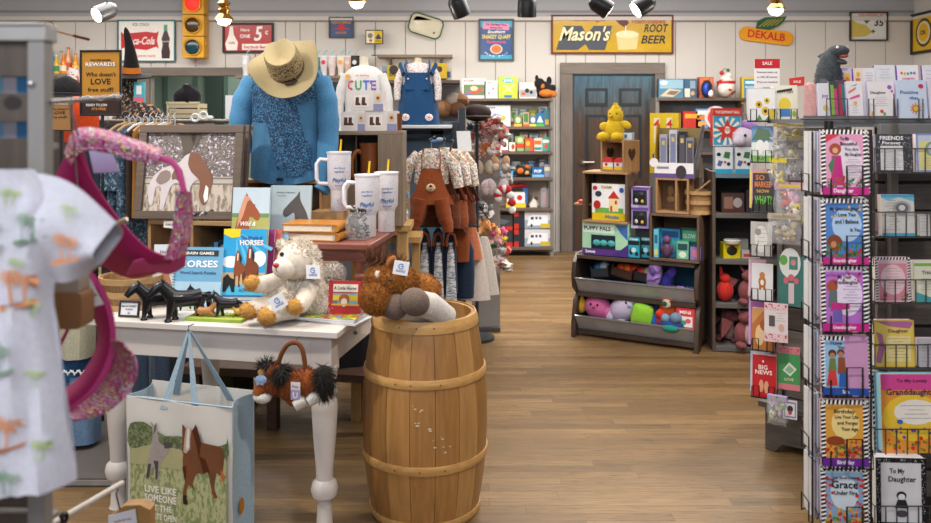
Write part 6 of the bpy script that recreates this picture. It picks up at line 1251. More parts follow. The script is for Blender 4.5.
# tumblers
t0=None
TW=PATTERN('speckle','#d4d2d8',['#8a90b8','#a8a0b0'],210,.66,.35);TWH=M('#dddbe0',.3,var=.03);ST=M('#e0b81c',.3)
def tumbler(loc,rz,label,hs=1.0):
    t=thing('tumbler',label,'tumbler',loc,rz,'white speckled tumblers with yellow straws');H=.27*hs
    g=G();g.lathe([(0,0),(.034,0),(.037,.004),(.037,.09*hs),(.04,.1*hs),(.052,.12*hs),(.054,H*.9),(.054,H*.97),(0,H*.97)],TW,32)
    for i,(s_,z,sz) in enumerate((('your life as a',.72,.007),('magnificent',.66,.007),('Playful',.5,.017),('horse girl',.43,.007))):
        vs,fs=text_geo(s_,.2);x0=min(p[0] for p in vs);x1=max(p[0] for p in vs);kk=sz/.7
        g.add([(-.0545*sin(((p[0]-(x0+x1)/2)*kk)/.054),.0547*cos(((p[0]-(x0+x1)/2)*kk)/.054),H*z+p[1]*kk) for p in vs],fs,M('#3f6aa8',.4))
    g.build('cup',t)
    g=G();g.lathe([(0,H*.965),(.056,H*.965),(.057,H*.975),(.057,H*.995),(.045,H),(0,H*.995)],TWH,32);g.build('lid',t)
    g=G();g.tube([(.052,0,H*.86),(.085,0,H*.87),(.1,0,H*.8),(.1,0,H*.55),(.09,0,H*.47),(.05,0,H*.46)],.009,TWH,10);g.build('handle',t)
    g=G();g.cyl((-.005,0,H),(-.01,.003,H+.055),.0045,ST,n=10);g.build('straw',t)
    return t
g=G();g.box(-.075,-.06,0,.075,.06,.09,M('#a88458',.7));g.rect(-.06,.02,.0,.04,M('#8a6a44'),-.061);mono(g,'kraft_box','brown kraft box under the rearmost left tumbler','box',(X(329,3.62),3.66,ZR),R(-6))
tumbler((X(338,3.6),3.63,ZR+.091),R(190),'speckled tumbler standing highest, on the kraft box')
tumbler((X(368,3.48),3.46,ZR),R(185),'speckled tumbler behind the glass jar')
tumbler((X(386,3.6),3.62,ZR),R(190),'speckled tumbler at the right end of the riser')
# ---- crate shelf with framed horse photo
t=thing('crate_shelf','tan wooden crate shelf under the framed horse picture','crate',tl(-.12,.42,TT),TA)
g=G();PN=WOOD('#b08d62','#886742',0,5);g.box(0,0,.31,.43,.25,.33,PN);g.build('top_board',t,.002)
for x in (0,.2,.415):g=G();g.box(x,0,0,x+.015,.25,.31,CRV);g.build('divider',t,.002)
g=G();g.box(.015,.235,0,.415,.25,.31,M('#3a332e'));g.build('back_board',t)
g=G();g.tube([(.3,.03,.06),(.31,.02,.17),(.34,.02,.22),(.4,.02,.24)],.007,M('#c0c4c8',.25,.8),8);mono(g,'metal_hoop','bent silver rod standing in the right bay of the crate shelf','rod',tl(-.12,.42,TT),TA)
for k,(x,c) in enumerate(((.23,'#2f5f8a'),(.26,'#28323e'),(.285,'#3f6f98'),(.335,'#222a36'),(.37,'#38648a'))):
    g=G();g.box(0,0,0,.02,.16,.2+.015*(k % 3),M(c));mono(g,'book',['bright blue spine in the crate shelf, left end','black spine in the crate shelf, second','steel blue spine in the crate shelf, third','near-black spine right of the silver rod','blue spine at the right of the crate shelf'][k],'book',tl(-.12+x,.47,TT+.002),TA,'books in the crate shelf')
g=G();g.slab([(0,0),(.07,-.004),(.07,.028),(0,.03)],-.0015,.0015,M('#e8e6e2'));g.text('HORSE SHOP',.035,.01,.008,Bk,-.002,w=.05);mono(g,'price_card','small white card clipped to the edge of the crate shelf','card',tl(-.04,.415,TT+.298),TA)
ft=thing('framed_picture','grey-brown framed sepia photograph of a paint horse grazing under trees','picture',(X(187,3.45),3.46,TT+.332),R(-5),rx=R(-9))
W_,H_=.47,.41;FR=WOOD('#6a5a4e','#4b3f37',0,5)
frame_part(ft,W_,H_,.035,FR,.028)
def fm(p):p=smooth(p,4,.7);return [(-W_/2+.03+q[0]*(W_-.06),.03+q[1]*(H_-.06)) for q in p]
g=G();g.box(-W_/2+.02,-.012,.02,W_/2-.02,0,H_-.02,PATTERN('foliage','#cbc5d2',['#57504c','#655c58','#7a706c'],75,.49,.4))
g.rect(-W_/2+.033,.033,W_/2-.033,.15,PATTERN('drygrass','#a89a8a',['#857868','#c0b4a8'],60,.5,.5,(1,1,.3)),-.014)
g.rect(-W_/2+.033,.15,W_/2-.033,.185,M('#b8b0a8'),-.0135);SG=M('#5a5048')
for z in (.15,.175):g.rect(-W_/2+.033,z,W_/2-.033,z+.006,M('#7a7068'),-.0145)
g.poly(fm([(.36,.98),(.42,.75),(.4,.6),(.3,.5),(.5,.5),(.5,.75),(.56,.98)]),SG,-.0142)
g.poly(fm([(.62,.98),(.55,.8),(.5,.9),(.48,.98)]),SG,-.0142)
g.poly(fm([(.08,.1),(.06,.3),(.12,.46),(.22,.55),(.38,.62),(.44,.7),(.52,.74),(.62,.7),(.7,.55),(.74,.42),(.7,.3),(.66,.32),(.62,.4),(.56,.38),(.52,.3),(.5,.1),(.46,.1),(.45,.3),(.36,.36),(.3,.3),(.24,.05),(.2,.05),(.2,.3),(.14,.3),(.12,.1)]),M('#c8c0c4'),-.016)
g.poly(fm([(.5,.74),(.6,.72),(.7,.56),(.76,.42),(.74,.26),(.7,.12),(.66,.1),(.62,.2),(.62,.38),(.52,.5),(.48,.6)]),M('#7d5440'),-.0165);g.poly(fm([(.69,.34),(.72,.3),(.72,.16),(.69,.12),(.67,.2)]),Wt,-.017)
g.poly(fm([(.14,.4),(.18,.49),(.24,.52),(.29,.5),(.3,.44),(.27,.38),(.2,.34),(.16,.36)]),M('#8a7a74'),-.0168);g.poly(fm([(.31,.46),(.34,.53),(.39,.56),(.43,.5),(.42,.44),(.39,.39),(.35,.41),(.32,.4)]),M('#7a5a4c'),-.0168)
g.build('photograph',ft)
f2=thing('framed_picture','second framed dark picture leaning just behind the grazing horse photograph','picture',(X(193,3.52),3.545,TT+.332),R(-5),rx=R(-9));frame_part(f2,W_,H_,.035,FR,.028);g=G();g.box(-W_/2+.02,-.012,.02,W_/2-.02,0,H_-.02,PATTERN('foliage2','#3f4450',['#a8a8b8','#23262e'],30,.5,.4));g.build('photograph',f2)
g=G()
for k in range(4):g.tube(bez([(-.04+.02*k,0,.0),(-.02+.02*k,-.01,.03),(.0+.022*k,0,.02+.008*k),(.03+.01*k,-.01,.04-.004*k)],5),.004,M('#3a3a3e' if k % 2 else '#c8c8cc',.3,.5),5)
mono(g,'metal_trinkets','tangle of dark and silver trinkets on the crate shelf edge','trinkets',(X(196,3.42),3.44,TT+.331))
# wooden basket, price frame
basket((X(128,3.24),3.27,TT+.001),.115,.125,'round wooden slat basket behind the black toy horses',hy=.9)
g=G();g.slab([(-.05,0),(.06,.01),(.06,.022),(-.05,.012)],-.05,.02,CRW);mono(g,'basket_lid_board','thin wooden board lying across the rim of the slat basket','board',(X(138,3.24),3.25,TT+.128))
t=thing('price_sign','small black framed price card in front of the slat basket','price card',(X(126,3.06),3.09,TT+.001),R(-8),rx=R(-10));frame_part(t,.085,.062,.008,M('#2e2c2c'),.01)
g=G();g.box(-.038,-.006,.006,.038,0,.057,M('#e4e6ec'));g.text('BLACK FOREST',0,.038,.007,Bk,-.0075,w=.06);g.text('HORSES',0,.026,.006,Bk,-.0075);g.text('25',0,.012,.007,Bk,-.0075);g.build('card',t)
# ---- toy horses
def toy_horse(loc,rz,s,m,label,mane=None,cat='toy horse',base=None,grp='toy horses on the white table',lie=False):
    t=thing('toy_horse',label,cat,loc,rz,grp);g=G();L=.085*s;H=.1*s
    by=H*(.35 if lie else .62)
    g.tube([(-L*.55,0,by),(-L*.5,0,by+.0),(-L*.2,0,by-H*.03),(L*.2,0,by-H*.01),(L*.48,0,by+H*.02),(L*.6,0,by+H*.04)],.02*s,m,16,[.012*s,.025*s,.0235*s,.025*s,.026*s,.015*s])
    g.tube([(L*.42,0,by+.006*s),(L*.66,0,by+H*.28),(L*.82,0,by+H*.42)],.012*s,m,12,[.023*s,.0165*s,.0145*s])
    g.tube([(L*.74,0,by+H*.46),(L*.9,0,by+H*.4),(L*1.12,0,by+H*.22),(L*1.2,0,by+H*.15)],.009*s,m,12,[.0125*s,.0155*s,.0105*s,.009*s])
    for q in (-1,1):
        g.tube([(L*.78,q*.006*s,by+H*.5),(L*.78,q*.008*s,by+H*.62)],.003*s,m,6,[.0035*s,.001*s])
    g.build('body',t)
    for k,(x,q) in enumerate(((L*.45,-1),(L*.48,1),(-L*.45,-1),(-L*.48,1))):
        f=.12*(1 if k % 2 else -1)*L
        g=G()
        if lie:g.tube([(x,q*.012*s,by-.005*s),(x+L*.3,q*.016*s,.01*s),(x+L*.05,q*.018*s,.007*s)],.006*s,m,8,[.01*s,.006*s,.005*s])
        else:g.tube([(x,q*.011*s,by),(x+f*.5,q*.012*s,by*.55),(x+f+(-.05*L if x<0 else 0),q*.012*s,by*.14),(x+f,q*.012*s,.004*s),(x+f,q*.012*s,0)],.006*s,m,10,[.017*s,.0105*s,.0065*s,.010*s,.011*s])
        g.build('leg',t)
    g=G();mm=mane or m
    g.tube([(-L*.55,0,by+.008*s),(-L*.72,0,by-.0*s),(-L*.78,0,by-H*.3),(-L*.74,0,max(.006,by-H*.5))],.005*s,mm,8,[.004*s,.007*s,.007*s,.002*s]);g.build('tail',t)
    g=G();
    for k in range(7):
        a=k/6;p=Vector((L*.8,0,by+H*.5)).lerp(Vector((L*.34,0,by+H*.14)),a);g.tube([p,p+Vector((-.006*s,-.008*s,.002*s)),p+Vector((-.01*s,-.012*s,-.016*s))],.005*s,mm,6,[.004*s,.006*s,.002*s])
    g.build('mane',t);return t
BH=M('#16161a',.22,var=.1)
toy_horse((X(157,3.06),3.09,TT+.001),R(212),1.2,BH,'glossy black toy horse facing the slat basket')
toy_horse((X(185,3.05),3.06,TT+.001),R(208),1.3,BH,'larger glossy black toy horse just right of the other black one')
GBs=(X(216,3.04),3.045,TT+.001)
t=thing('play_mat','thin lime green board with grass edge under the small foals','board',GBs,R(-10));g=G();g.box(-.115,-.03,0,.115,.07,.01,M('#8fae3a',.6,sc=70,var=.3));g.box(-.115,-.03,.01,.115,.07,.0115,M('#a8b850'));g.build('board',t);g=G();g.fur((0,.02,.01),(.11,.04,.003),M('#7a9a30'),400,.012,.003);g.build('grass_tufts',t)
toy_horse((X(203,3.03),3.055,TT+.0135),R(-8),.6,M('#b07848',.4),'small tan toy foal lying on the green board',lie=True)
toy_horse((X(226,3.03),3.06,TT+.0135),R(190),.78,BH,'small black toy horse standing on the green board')
toy_horse((X(240,3.03),3.05,TT+.0135),R(170),.5,M('#c8a04a',.4),'tiny golden toy foal at the right end of the green board',lie=True)
# ---- lamb plush
LW,LT=FAB('#e6ddd0','#cdc2b2',60),FAB('#c8994f','#b08040',80)
lm=thing('lamb_plush','cream woolly lamb plush with tan paws lolling on the white table','plush toy',(X(290,3.0),3.05,TT+.001),0,ry=R(9));lm.scale=(1.15,)*3
rnd=random.Random(5)
def wool(g,c,r,n,ln=.014):
    g.blob(c,r,LW,18);g.fur(c,r,LW,n,ln,.005,droop=.1,rnd=rnd)
g=G();wool(g,(.0,.03,.085),(.085,.07,.08),2600);wool(g,(-.04,0,.065),(.06,.055,.06),1600);wool(g,(.06,.06,.055),(.07,.06,.055),1500);g.build('body',lm)
g=G();g.blob((-.015,-.03,.2),(.062,.058,.06),LW,18);g.blob((-.04,-.07,.18),(.04,.036,.036),LW,16);g.fur((-.005,-.02,.205),(.064,.06,.062),LW,2200,.013,.005,mask=lambda d:d.y>-.5 or d.z>.35,droop=.1,rnd=rnd);g.build('head',lm)
g=G();g.blob((.0,-.076,.208),.0075,M('#1a1a1c',.1));g.blob((-.056,-.07,.222),.0075,M('#1a1a1c',.1));g.build('eyes',lm)
g=G();g.blob((-.062,-.098,.19),(.012,.007,.008),M('#b03a3c',.4));g.tube([(-.062,-.1,.182),(-.058,-.1,.172),(-.048,-.1,.168)],.0018,M('#8a5a50'),5);g.build('nose',lm)
for (p,r_,ro) in (((.055,-.03,.185),(.016,.035,.045),(0,-.35,0)),((-.06,-.02,.235),(.03,.02,.014),(0,.6,0))):g=G();g.blob(p,r_,LW,12,ro);g.fur(p,r_,LW,500,.01,.004,rot=ro,rnd=rnd);g.build('ear',lm)
for (a,b_,c_) in (((-.06,-.0,.12),(-.11,-.05,.11),(-.135,-.07,.115)),((.04,-.02,.12),(.035,-.08,.08),(.02,-.1,.07)),):
    g=G();g.tube(bez([a,b_,c_],4),.028,LW,12,[.032-.001*i for i in range(9)]);g.build('arm',lm)
    g=G();g.blob(c_,(.028,.026,.026),LT,14);g.fur(c_,(.028,.026,.026),LT,400,.006,.003,rnd=rnd);g.build('paw',lm)
for (a,b_) in (((-.05,-.01,.045),(-.13,-.075,.028)),((.0,-.02,.045),(-.065,-.105,.028))):
    g=G();g.tube([a,((a[0]+b_[0])/2,(a[1]+b_[1])/2,.04),b_],.03,LW,12,[.038,.034,.028]);g.build('leg',lm)
    g=G();g.blob(b_,(.032,.03,.027),LT,14);g.fur(b_,(.032,.03,.027),LT,500,.006,.003,rnd=rnd);g.build('foot',lm)
def htag(loc,rz,ry,label,s=1.0,par=None,rx=0):
    g=G();g.slab([(-.024*s,-.022*s),(.024*s,-.022*s),(.024*s,.022*s),(-.024*s,.022*s)],-.0008,.0008,M('#eceef2'));g.tube([(.008*s*cos(a),-.0015,.005*s+.008*s*sin(a)) for a in [R(40+29*k) for k in range(11)]],.0013*s,M('#2f6fb8'),4);g.rect(0,.004*s,.008*s,.0065*s,M('#2f6fb8'),-.0025)
    g.text('GANZ',0,-.013*s,.007*s,M('#2f6fb8'),-.0015,w=.03*s);o=g.build('hang_tag',par,loc=loc,rz=rz,ry=ry,rx=rx);return o
htag((.055,-.085,.185),R(-15),R(-12),'',1.0,lm);htag((-.035,-.115,.08),R(-5),R(-40),'',1.05,lm)
g2=thing('lamb_plush','greyer lamb plush half hidden behind the little red book','plush toy',(X(333,3.2),3.24,TT+.001));GW=FAB('#bdb4ac','#988f88',60)
g=G();g.blob((0,0,.06),(.07,.055,.06),GW);g.fur((0,0,.06),(.07,.055,.06),GW,1500,.013,.005,rnd=rnd);g.build('body',g2);g=G();g.blob((.0,-.01,.14),(.042,.04,.042),GW);g.fur((0,-.01,.14),(.042,.04,.042),GW,1000,.012,.005,rnd=rnd);g.build('head',g2)
g=G();g.blob((-.03,-.06,.02),(.025,.03,.02),LT);g.build('foot',g2)
# red little book and flat picture books
def art6(g,w,h):
    g.rect(-w*.36,h*.66,w*.42,h*.9,M('#ece6d8'),-.003);g.text('A Little Horse',.002,h*.73,.012,M('#2a2420'),-.0036,w=w*.7)
    g.rect(-w*.36,h*.28,w*.42,h*.62,M('#8fb0c0'),-.003);g.rect(-w*.36,h*.4,w*.42,h*.56,M('#e0c82a'),-.0034);g.disc(0,h*.43,w*.17,M('#a8602c'),-.0042,rz=h*.17);g.disc(0,h*.34,w*.1,M('#e8dccb'),-.0048,rz=h*.13);g.rect(-w*.4,h*.24,w*.46,h*.29,M('#e0b03a'),-.005);g.rect(-w*.36,h*.3,-w*.2,h*.4,M('#6a7a80'),-.0036)
bookp(.125,.122,.016,'#c02a28','small red A Little Horse board book standing by the lamb',(X(343,3.04),3.06,TT+.022),R(-6),10,art6,cat='book')
for k,(dx,dy,rz,c,lab) in enumerate(((.02,.0,-22,'#c8ccd4','flat picture book at the bottom of the pile under the red book'),(.0,.0,-16,'#b8bcc8','flat picture book in the middle of the pile under the red book'),(-.005,.0,-12,None,'colourful meadow picture book, top of the flat pile under the red book'))):
    g=G();cm=M(c) if c else PATTERN('meadow','#8aa84a',['#c8703a','#4f8fb8','#e0c84a','#a84a30'],22,.56,.35)
    g.box(-.13,-.08,0,.13,.09,.0055,M('#e6e4e2',.6,var=.2,sc=200));g.box(-.131,-.081,.0055,.131,.091,.0065,cm);mono(g,'book',lab,'book',(X(330,3.05)+dx,3.07+dy,TT+.001+.0068*k),R(rz),'flat picture books by the lamb')
# ---- barrel
BX,BYY=-.158,3.12
t=thing('wooden_barrel','large golden wooden barrel with split-wood hoops in the aisle','barrel',(BX,BYY,0),R(12));NS=16
BWm=[WOOD('#b1824a','#8a6032',2,4,.38),WOOD('#bb8c52','#956a38',2,3.5,.38),WOOD('#a47740','#80582c',2,4.5,.38),WOOD('#c0945c','#9a7240',2,4,.38)]
def br(z):q=(z-.36)/.40;return .243-.047*q*q
g=G()
for i in range(NS):
    a0,a1=2*pi*i/NS+.004,2*pi*(i+1)/NS-.004;zs=[0,.06,.14,.24,.36,.48,.6,.7,.76];vs=[]
    for z in zs:
        for j in range(4):
            a=a0+(a1-a0)*j/3
            for d in (0,.016):vs.append(((br(z)-d)*cos(a),(br(z)-d)*sin(a),z))
    fs=[]
    for k in range(len(zs)-1):
        b0,b1=k*8,(k+1)*8
        for j in range(3):
            fs.append((b0+2*j,b0+2*j+2,b1+2*j+2,b1+2*j));fs.append((b0+2*j+1,b1+2*j+1,b1+2*j+3,b0+2*j+3))
        fs.append((b0,b1,b1+1,b0+1));fs.append((b0+6,b0+7,b1+7,b1+6))
    e=(len(zs)-1)*8
    for j in range(3):fs.append((e+2*j,e+2*j+2,e+2*j+3,e+2*j+1))
    g.add(vs,fs,BWm[(i*7+i//3) % 4])
SG_=g
g=G();g.lathe([(0,.03),(br(.03)-.014,.03)],BWm[0],32);g.build('bottom',t)
def splash(g,z0,pts):
    pass
HO=WOOD('#cfa468','#a87c42',0,5,.45)
for zc,hw,ex in ((.742,.022,.004),(.545,.016,.004),(.235,.016,.004),(.018,.016,.004)):
    g=G();o=[]
    for z in (zc-hw,zc-hw*.3,zc+hw*.3,zc+hw):o.append((br(z)+ex+(.003 if abs(z-zc)<hw*.5 else 0),z))
    o=[(br(zc-hw)-.0,zc-hw)]+o+[(br(zc+hw)-.0,zc+hw)]
    g.lathe(o,HO,48)
    rn=random.Random(int(zc*100))
    for k in range(3):
        a=R(-130+k*22+rn.uniform(-5,5));p=Vector(((br(zc)+ex+.003)*cos(a),(br(zc)+ex+.003)*sin(a),zc));g.blob(p,.003,M('#4a3a2a',.4,.5),6)
    g.build('hoop',t)
g=SG_;rn=random.Random(8);a0=R(-100-12)
for k in range(18):
    f=k/17;a=a0+.5*f+rn.uniform(-.12,.12);z=.5-.2*f+rn.uniform(-.03,.03);rr_=br(z)+.0012
    q=rn.uniform(.002,.006);c_=[(a+q/rr_*cos(w)*1.3,z+q*sin(w)*.6) for w in [pi*j/4 for j in range(8)]]
    g.add([(rr_*cos(x),rr_*sin(x),y) for x,y in c_],[tuple(range(8))],M('#d8c8ac',.6))
g.build('staves',t)
# pony plush in the barrel
PX,PY,PZ=X(398,3.05),3.02,.74
pp=thing('pony_plush','russet pony plush flopped over the barrel rim with grey hooves','plush toy',(0,0,0));RU,GH,PWh,DKm=FAB('#a46a2a','#804a16',60),FAB('#6f5f55','#594b43',110),FAB('#cdc7c2','#b0a9a4',110),FAB('#6a3f20','#4a2a14',60)
def pw(u,v,Y):return (X(u,Y),Y,Z(v,Y))
rnd=random.Random(11)
g=G();c=pw(392,281,2.98);g.blob(c,(.1,.08,.065),RU,20,(0,.15,0));g.fur(c,(.1,.08,.065),RU,7000,.013,.003,(0,.15,0),rnd);c2=pw(377,298,2.92);g.blob(c2,(.062,.062,.06),RU,18);g.fur(c2,(.062,.062,.06),RU,4500,.011,.003,rnd=rnd)
c3=pw(420,290,3.06);g.blob(c3,(.08,.08,.06),RU,16);g.fur(c3,(.08,.08,.06),RU,2500,.012,.003,rnd=rnd);g.build('head',pp)
g=G();c=pw(385,262,3.0);g.fur(c,(.07,.04,.015),DKm,500,.045,.006,(0,.3,0),rnd,-.2);g.blob(c,(.05,.03,.02),DKm,12);g.build('mane',pp)
g=G();c=pw(391,263,2.95);g.blob(c,(.018,.015,.03),RU,12,(0,.5,0));g.blob((c[0]+.003,c[1]-.01,c[2]),(.01,.008,.02),DKm,10,(0,.5,0));g.build('ear',pp)
g=G();c=pw(376,277,2.905);g.blob((c[0]+.004,c[1]+.03,c[2]),(.014,.02,.02),FAB('#d8d0c6'));g.build('blaze',pp)
g=G();c=pw(390,280,2.885);g.blob(c,(.012,.008,.004),M('#1c1410',.15));g.blob(pw(371,298,2.856),(.006,.005,.004),M('#5a2c10'));g.build('face',pp)
for (u,v,Y,r_) in ((396,307,2.90,(.045,.04,.048)),(415,302,2.88,(.055,.05,.05))):
    g=G();g.blob(pw(u,v,Y),r_,GH,18,(0,.5,0));g.build('hoof',pp)
for pts,rr_ in (([(415,303,2.9),(430,306,2.94),(446,318,3.0)],[.048,.05,.046]),([(400,308,2.92),(420,312,2.98),(436,322,3.04)],[.038,.042,.04])):
    g=G();g.tube([pw(*p) for p in pts],.04,PWh,16,rr_);g.build('leg',pp)
htag(pw(401,268,2.90),R(5),R(10),'',1.15,pp)
g=G();c=(BX,BYY+.03,.6);g.blob(c,(.15,.13,.1),FAB('#b8aca0'));g.build('body',pp)
# ------------------------------------------------------------------ tote and pony purse hung from the table
def hook(x,y,label):
    pass
DN=FAB('#9db4c2','#8099aa',200,bs=.3)
tx,ty=X(187,2.84),2.88
t=thing('tote_bag','large white shopping tote printed with two horses, hung on the white table','tote bag',(tx,ty,0),R(-16));TWd,TD=.43,.14;ZT=Z(399,2.84);ZB=ZT-.46
TWm=M('#d3d0ca',.5,var=.08,sc=12)
g=G();nx,nz=14,14
def tf(a,b_):
    x=(a-.5)*TWd;z=ZB+b_*(ZT-ZB)
    return (x,-TD/2-.012*sin(pi*a)*(1-.5*b_)+.004*sin(9*a+5*b_),z+.006*sin(7*a)*b_*b_)
g.surf(tf,nx,nz,TWm,.002);g.build('front_panel',t)
g=G();g.surf(lambda a,b_:((.5-a)*TWd,TD/2,ZB+b_*(ZT+.015-ZB)),6,6,TWm,.002);g.build('back_panel',t)
for s in (-1,1):
    g=G();f=(lambda a,b_,s=s:(s*(TWd/2-.03*sin(pi*a)*b_*.8+(.015 if s<0 else .03)*(1-b_)*0),(-TD/2+a*TD)*(1 if s>0 else 1),ZB+b_*(ZT-ZB+.005)))
    g.surf(f,6,6,DN if s>0 else FAB('#a6bccb','#8ba4b6',200,bs=.3),.002)
    if s>0:
        g.add([(TWd/2+.004-.0,-.02+.016*cos(w),ZB+.1+.03*sin(w)) for w in [2*pi*k/10 for k in range(10)]],[tuple(range(10))],M('#a86a20'))
    g.build('side_gusset',t)
g=G();g.box(-TWd/2,-TD/2,ZB-.004,TWd/2,TD/2,ZB,DN);g.build('bottom',t)
g=G()
for y in (-TD/2-.001,TD/2+.001):g.tube([(-TWd/2,y,ZT),(TWd/2,y,ZT)],.003,DN,5)
g.build('binding',t)
# printed horses: decals following the front sheet
def on_tote(pts,m,lift):
    o=[]
    n=6
    # subdivide outline so it follows the sheet
    P=[]
    for i in range(len(pts)):
        a,b_=pts[i],pts[(i+1) % len(pts)]
        for k in range(2):P.append((a[0]+(b_[0]-a[0])*k/2,a[1]+(b_[1]-a[1])*k/2))
    return [(p[0] if False else tf(p[0],p[1])[0],-TD/2-.0175-lift,tf(p[0],p[1])[2]) for p in P]
pr=G()
def td(pts,m,lift):
    if lift>=.0015:pts=[(p[0],(.25+(p[1]-.06)*.82) if p[0]>.5 or m is DHm else (.38+(p[1]-.22)*.74)) for p in pts]
    q=on_tote(smooth(pts,3,.7),m,lift);ar=sum(q[i][0]*q[(i+1) % len(q)][2]-q[(i+1) % len(q)][0]*q[i][2] for i in range(len(q)))
    if ar<0:q=q[::-1]
    pr.add(q,[tuple(range(len(q)))],m)
GRS=PATTERN('pasture','#8c9a62',['#a8ac80','#7c8a58','#b0b088'],70,.5,.5,(1,1,.5))
td([(.06,.0),(.97,.0),(.97,.64),(.6,.67),(.06,.64)],GRS,0)
td([(.06,.62),(.06,.8),(.2,.82),(.3,.78),(.4,.74),(.55,.76),(.62,.72),(.8,.7),(.97,.74),(.97,.84),(.97,.6),(.5,.63)],PATTERN('trees','#69744f',['#7b8560','#525d3a'],90,.5),.0006)
td([(.06,.6),(.3,.67),(.5,.66),(.97,.62),(.97,.5),(.06,.5)],M('#a8a67c',.5,sc=40),.001)
BHm=M('#75492f',.45,sc=14,var=.5);DHm=M('#4e2412',.45)
td([(.565,.80),(.6,.76),(.66,.76),(.69,.82),(.7,.74),(.72,.66),(.82,.64),(.92,.62),(.95,.55),(.94,.42),(.92,.36),(.88,.38),(.86,.24),(.89,.16),(.85,.16),(.82,.3),(.8,.38),(.76,.36),(.7,.36),(.66,.26),(.68,.2),(.62,.24),(.6,.14),(.62,.06),(.57,.06),(.57,.16),(.59,.28),(.57,.4),(.57,.5),(.6,.6),(.62,.55),(.575,.52),(.56,.56),(.565,.66)],BHm,.0015)
td([(.6,.78),(.655,.77),(.64,.68),(.64,.58),(.6,.53),(.575,.54),(.585,.66)],M('#b8a294',.5),.0022);td([(.615,.77),(.635,.77),(.63,.6),(.61,.56),(.6,.6)],M('#e0dad2',.5),.0026)
td([(.66,.76),(.7,.8),(.74,.66),(.72,.5),(.7,.6)],DHm,.0024);td([(.92,.42),(.96,.36),(.94,.3),(.92,.34)],M('#b86a30'),.0022);td([(.72,.52),(.76,.38),(.82,.38),(.78,.5)],DHm,.002);td([(.575,.06),(.61,.06),(.605,.14),(.575,.14)],M('#2a1a12'),.0026);td([(.565,.4),(.6,.42),(.6,.3),(.585,.28)],DHm,.002)
GHm=M('#a39a96',.5,sc=40,var=.3)
td([(.26,.83),(.3,.8),(.32,.83),(.33,.76),(.34,.66),(.36,.62),(.42,.6),(.44,.56),(.4,.5),(.36,.42),(.34,.34),(.34,.24),(.31,.22),(.31,.36),(.28,.36),(.25,.26),(.22,.24),(.24,.4),(.25,.52),(.28,.66),(.28,.76)],GHm,.0015)
td([(.38,.64),(.47,.66),(.46,.6),(.4,.58)],M('#4f4a48'),.002);td([(.29,.44),(.34,.44),(.33,.26),(.31,.24),(.31,.36)],M('#4a4446'),.002);td([(.24,.4),(.27,.4),(.25,.26),(.22,.24)],M('#4a4446'),.002);td([(.3,.78),(.32,.82),(.31,.74),(.29,.7)],M('#5a5452'),.002)
for i,(s_,bz,wd,sz) in enumerate((('LIVE LIKE',.135,.13,.023),('SOMEONE',.065,.13,.024),('LEFT THE',.0,.11,.02))):
    vs,fs=text_geo(s_,0);x0=min(p[0] for p in vs);x1=max(p[0] for p in vs);kx=wd/(x1-x0);kz=sz/.7
    pr.add([(-.125+(p[0]-x0)*kx+.0,-TD/2-.0205,Z(496,2.79)-.031*i+p[1]*kz) for p in vs],fs,M('#ece8e0',.5))
vs,fs=text_geo('GATE OPEN',0);x0=min(p[0] for p in vs);x1=max(p[0] for p in vs)
pr.add([(-.105+(p[0]-x0)*.11/(x1-x0),-TD/2-.0205,Z(496,2.79)-.093+p[1]*.02/.7) for p in vs],fs,M('#ece8e0',.5))
pr.build('printed_picture',t)
g=G();hk=(.005,-.02,Z(330,2.85))
for (x0,x1,y) in ((-.06,.07,-TD/2),(-.11,.12,TD/2)):
    for x,s in ((x0,-1),(x1,1)):
        g.surf(lambda a,b_,x=x,s=s,y=y:(x*(1-b_)+hk[0]*b_+(a-.5)*.03*(1-.75*b_),(y-.004)*(1-b_)+hk[1]*b_ ,(ZT-.03)*(1-b_)+(hk[2])*b_+.02*sin(pi*b_)*0),2,8,DN,.002)
g.build('handles',t)
g=G();g.tube([(hk[0],hk[1]+.03,hk[2]+.012),(hk[0],hk[1],hk[2]+.012),(hk[0],hk[1]-.006,hk[2]-.004),(hk[0],hk[1]+.01,hk[2]-.01)],.002,Bk,6);g.build('hook',t)
# pony purse
pq=thing('pony_purse','brown plush pony purse with a black mane, white feet and a looped handle','purse',(X(295,2.78),2.80,Z(388,2.78)),R(-10));PF,BM,WF=FAB('#8c4a20','#6c3614',70),FAB('#26221f','#151312',70),FAB('#d6d2cc','#b8b4ae',110)
rnd=random.Random(21);g=G()
for c,r_,n in (((0,0,0),(.085,.04,.052),2200),((-.085,-.01,.005),(.045,.035,.035),900),((.04,0,.01),(.055,.04,.055),1000)):g.blob(c,r_,PF,16);g.fur(c,r_,PF,n,.009,.004,rnd=rnd)
g.tube([(-.06,0,.03),(-.1,-.01,.06)],.03,PF,12,[.04,.03]);g.build('body',pq)
g=G();g.tube([(-.1,-.005,.03),(-.115,-.02,.0),(-.125,-.03,-.03)],.024,PF,12,[.032,.03,.025]);g.build('head',pq)
g=G();g.blob((-.112,-.03,-.035),(.034,.026,.022),WF);g.build('muzzle',pq)
for a in ((.03,-.03,-.045),(.075,-.02,-.03)):g=G();g.tube([(a[0]-.01,a[1]+.02,a[2]+.02),(a[0],a[1],a[2]-.0),(a[0]-.02,a[1]-.01,a[2]-.012)],.022,WF,12,[.02,.026,.018]);g.build('foot',pq)
g=G();g.tube([(0,0,-.03),(-.02,-.005,-.06)],.025,PF,12,[.035,.02]);g.build('leg',pq)
g=G();g.blob((.1,0,.03),(.028,.03,.05),BM);g.fur((.1,0,.03),(.03,.03,.055),BM,1100,.04,.004,rnd=rnd,droop=1.2);g.build('tail',pq)
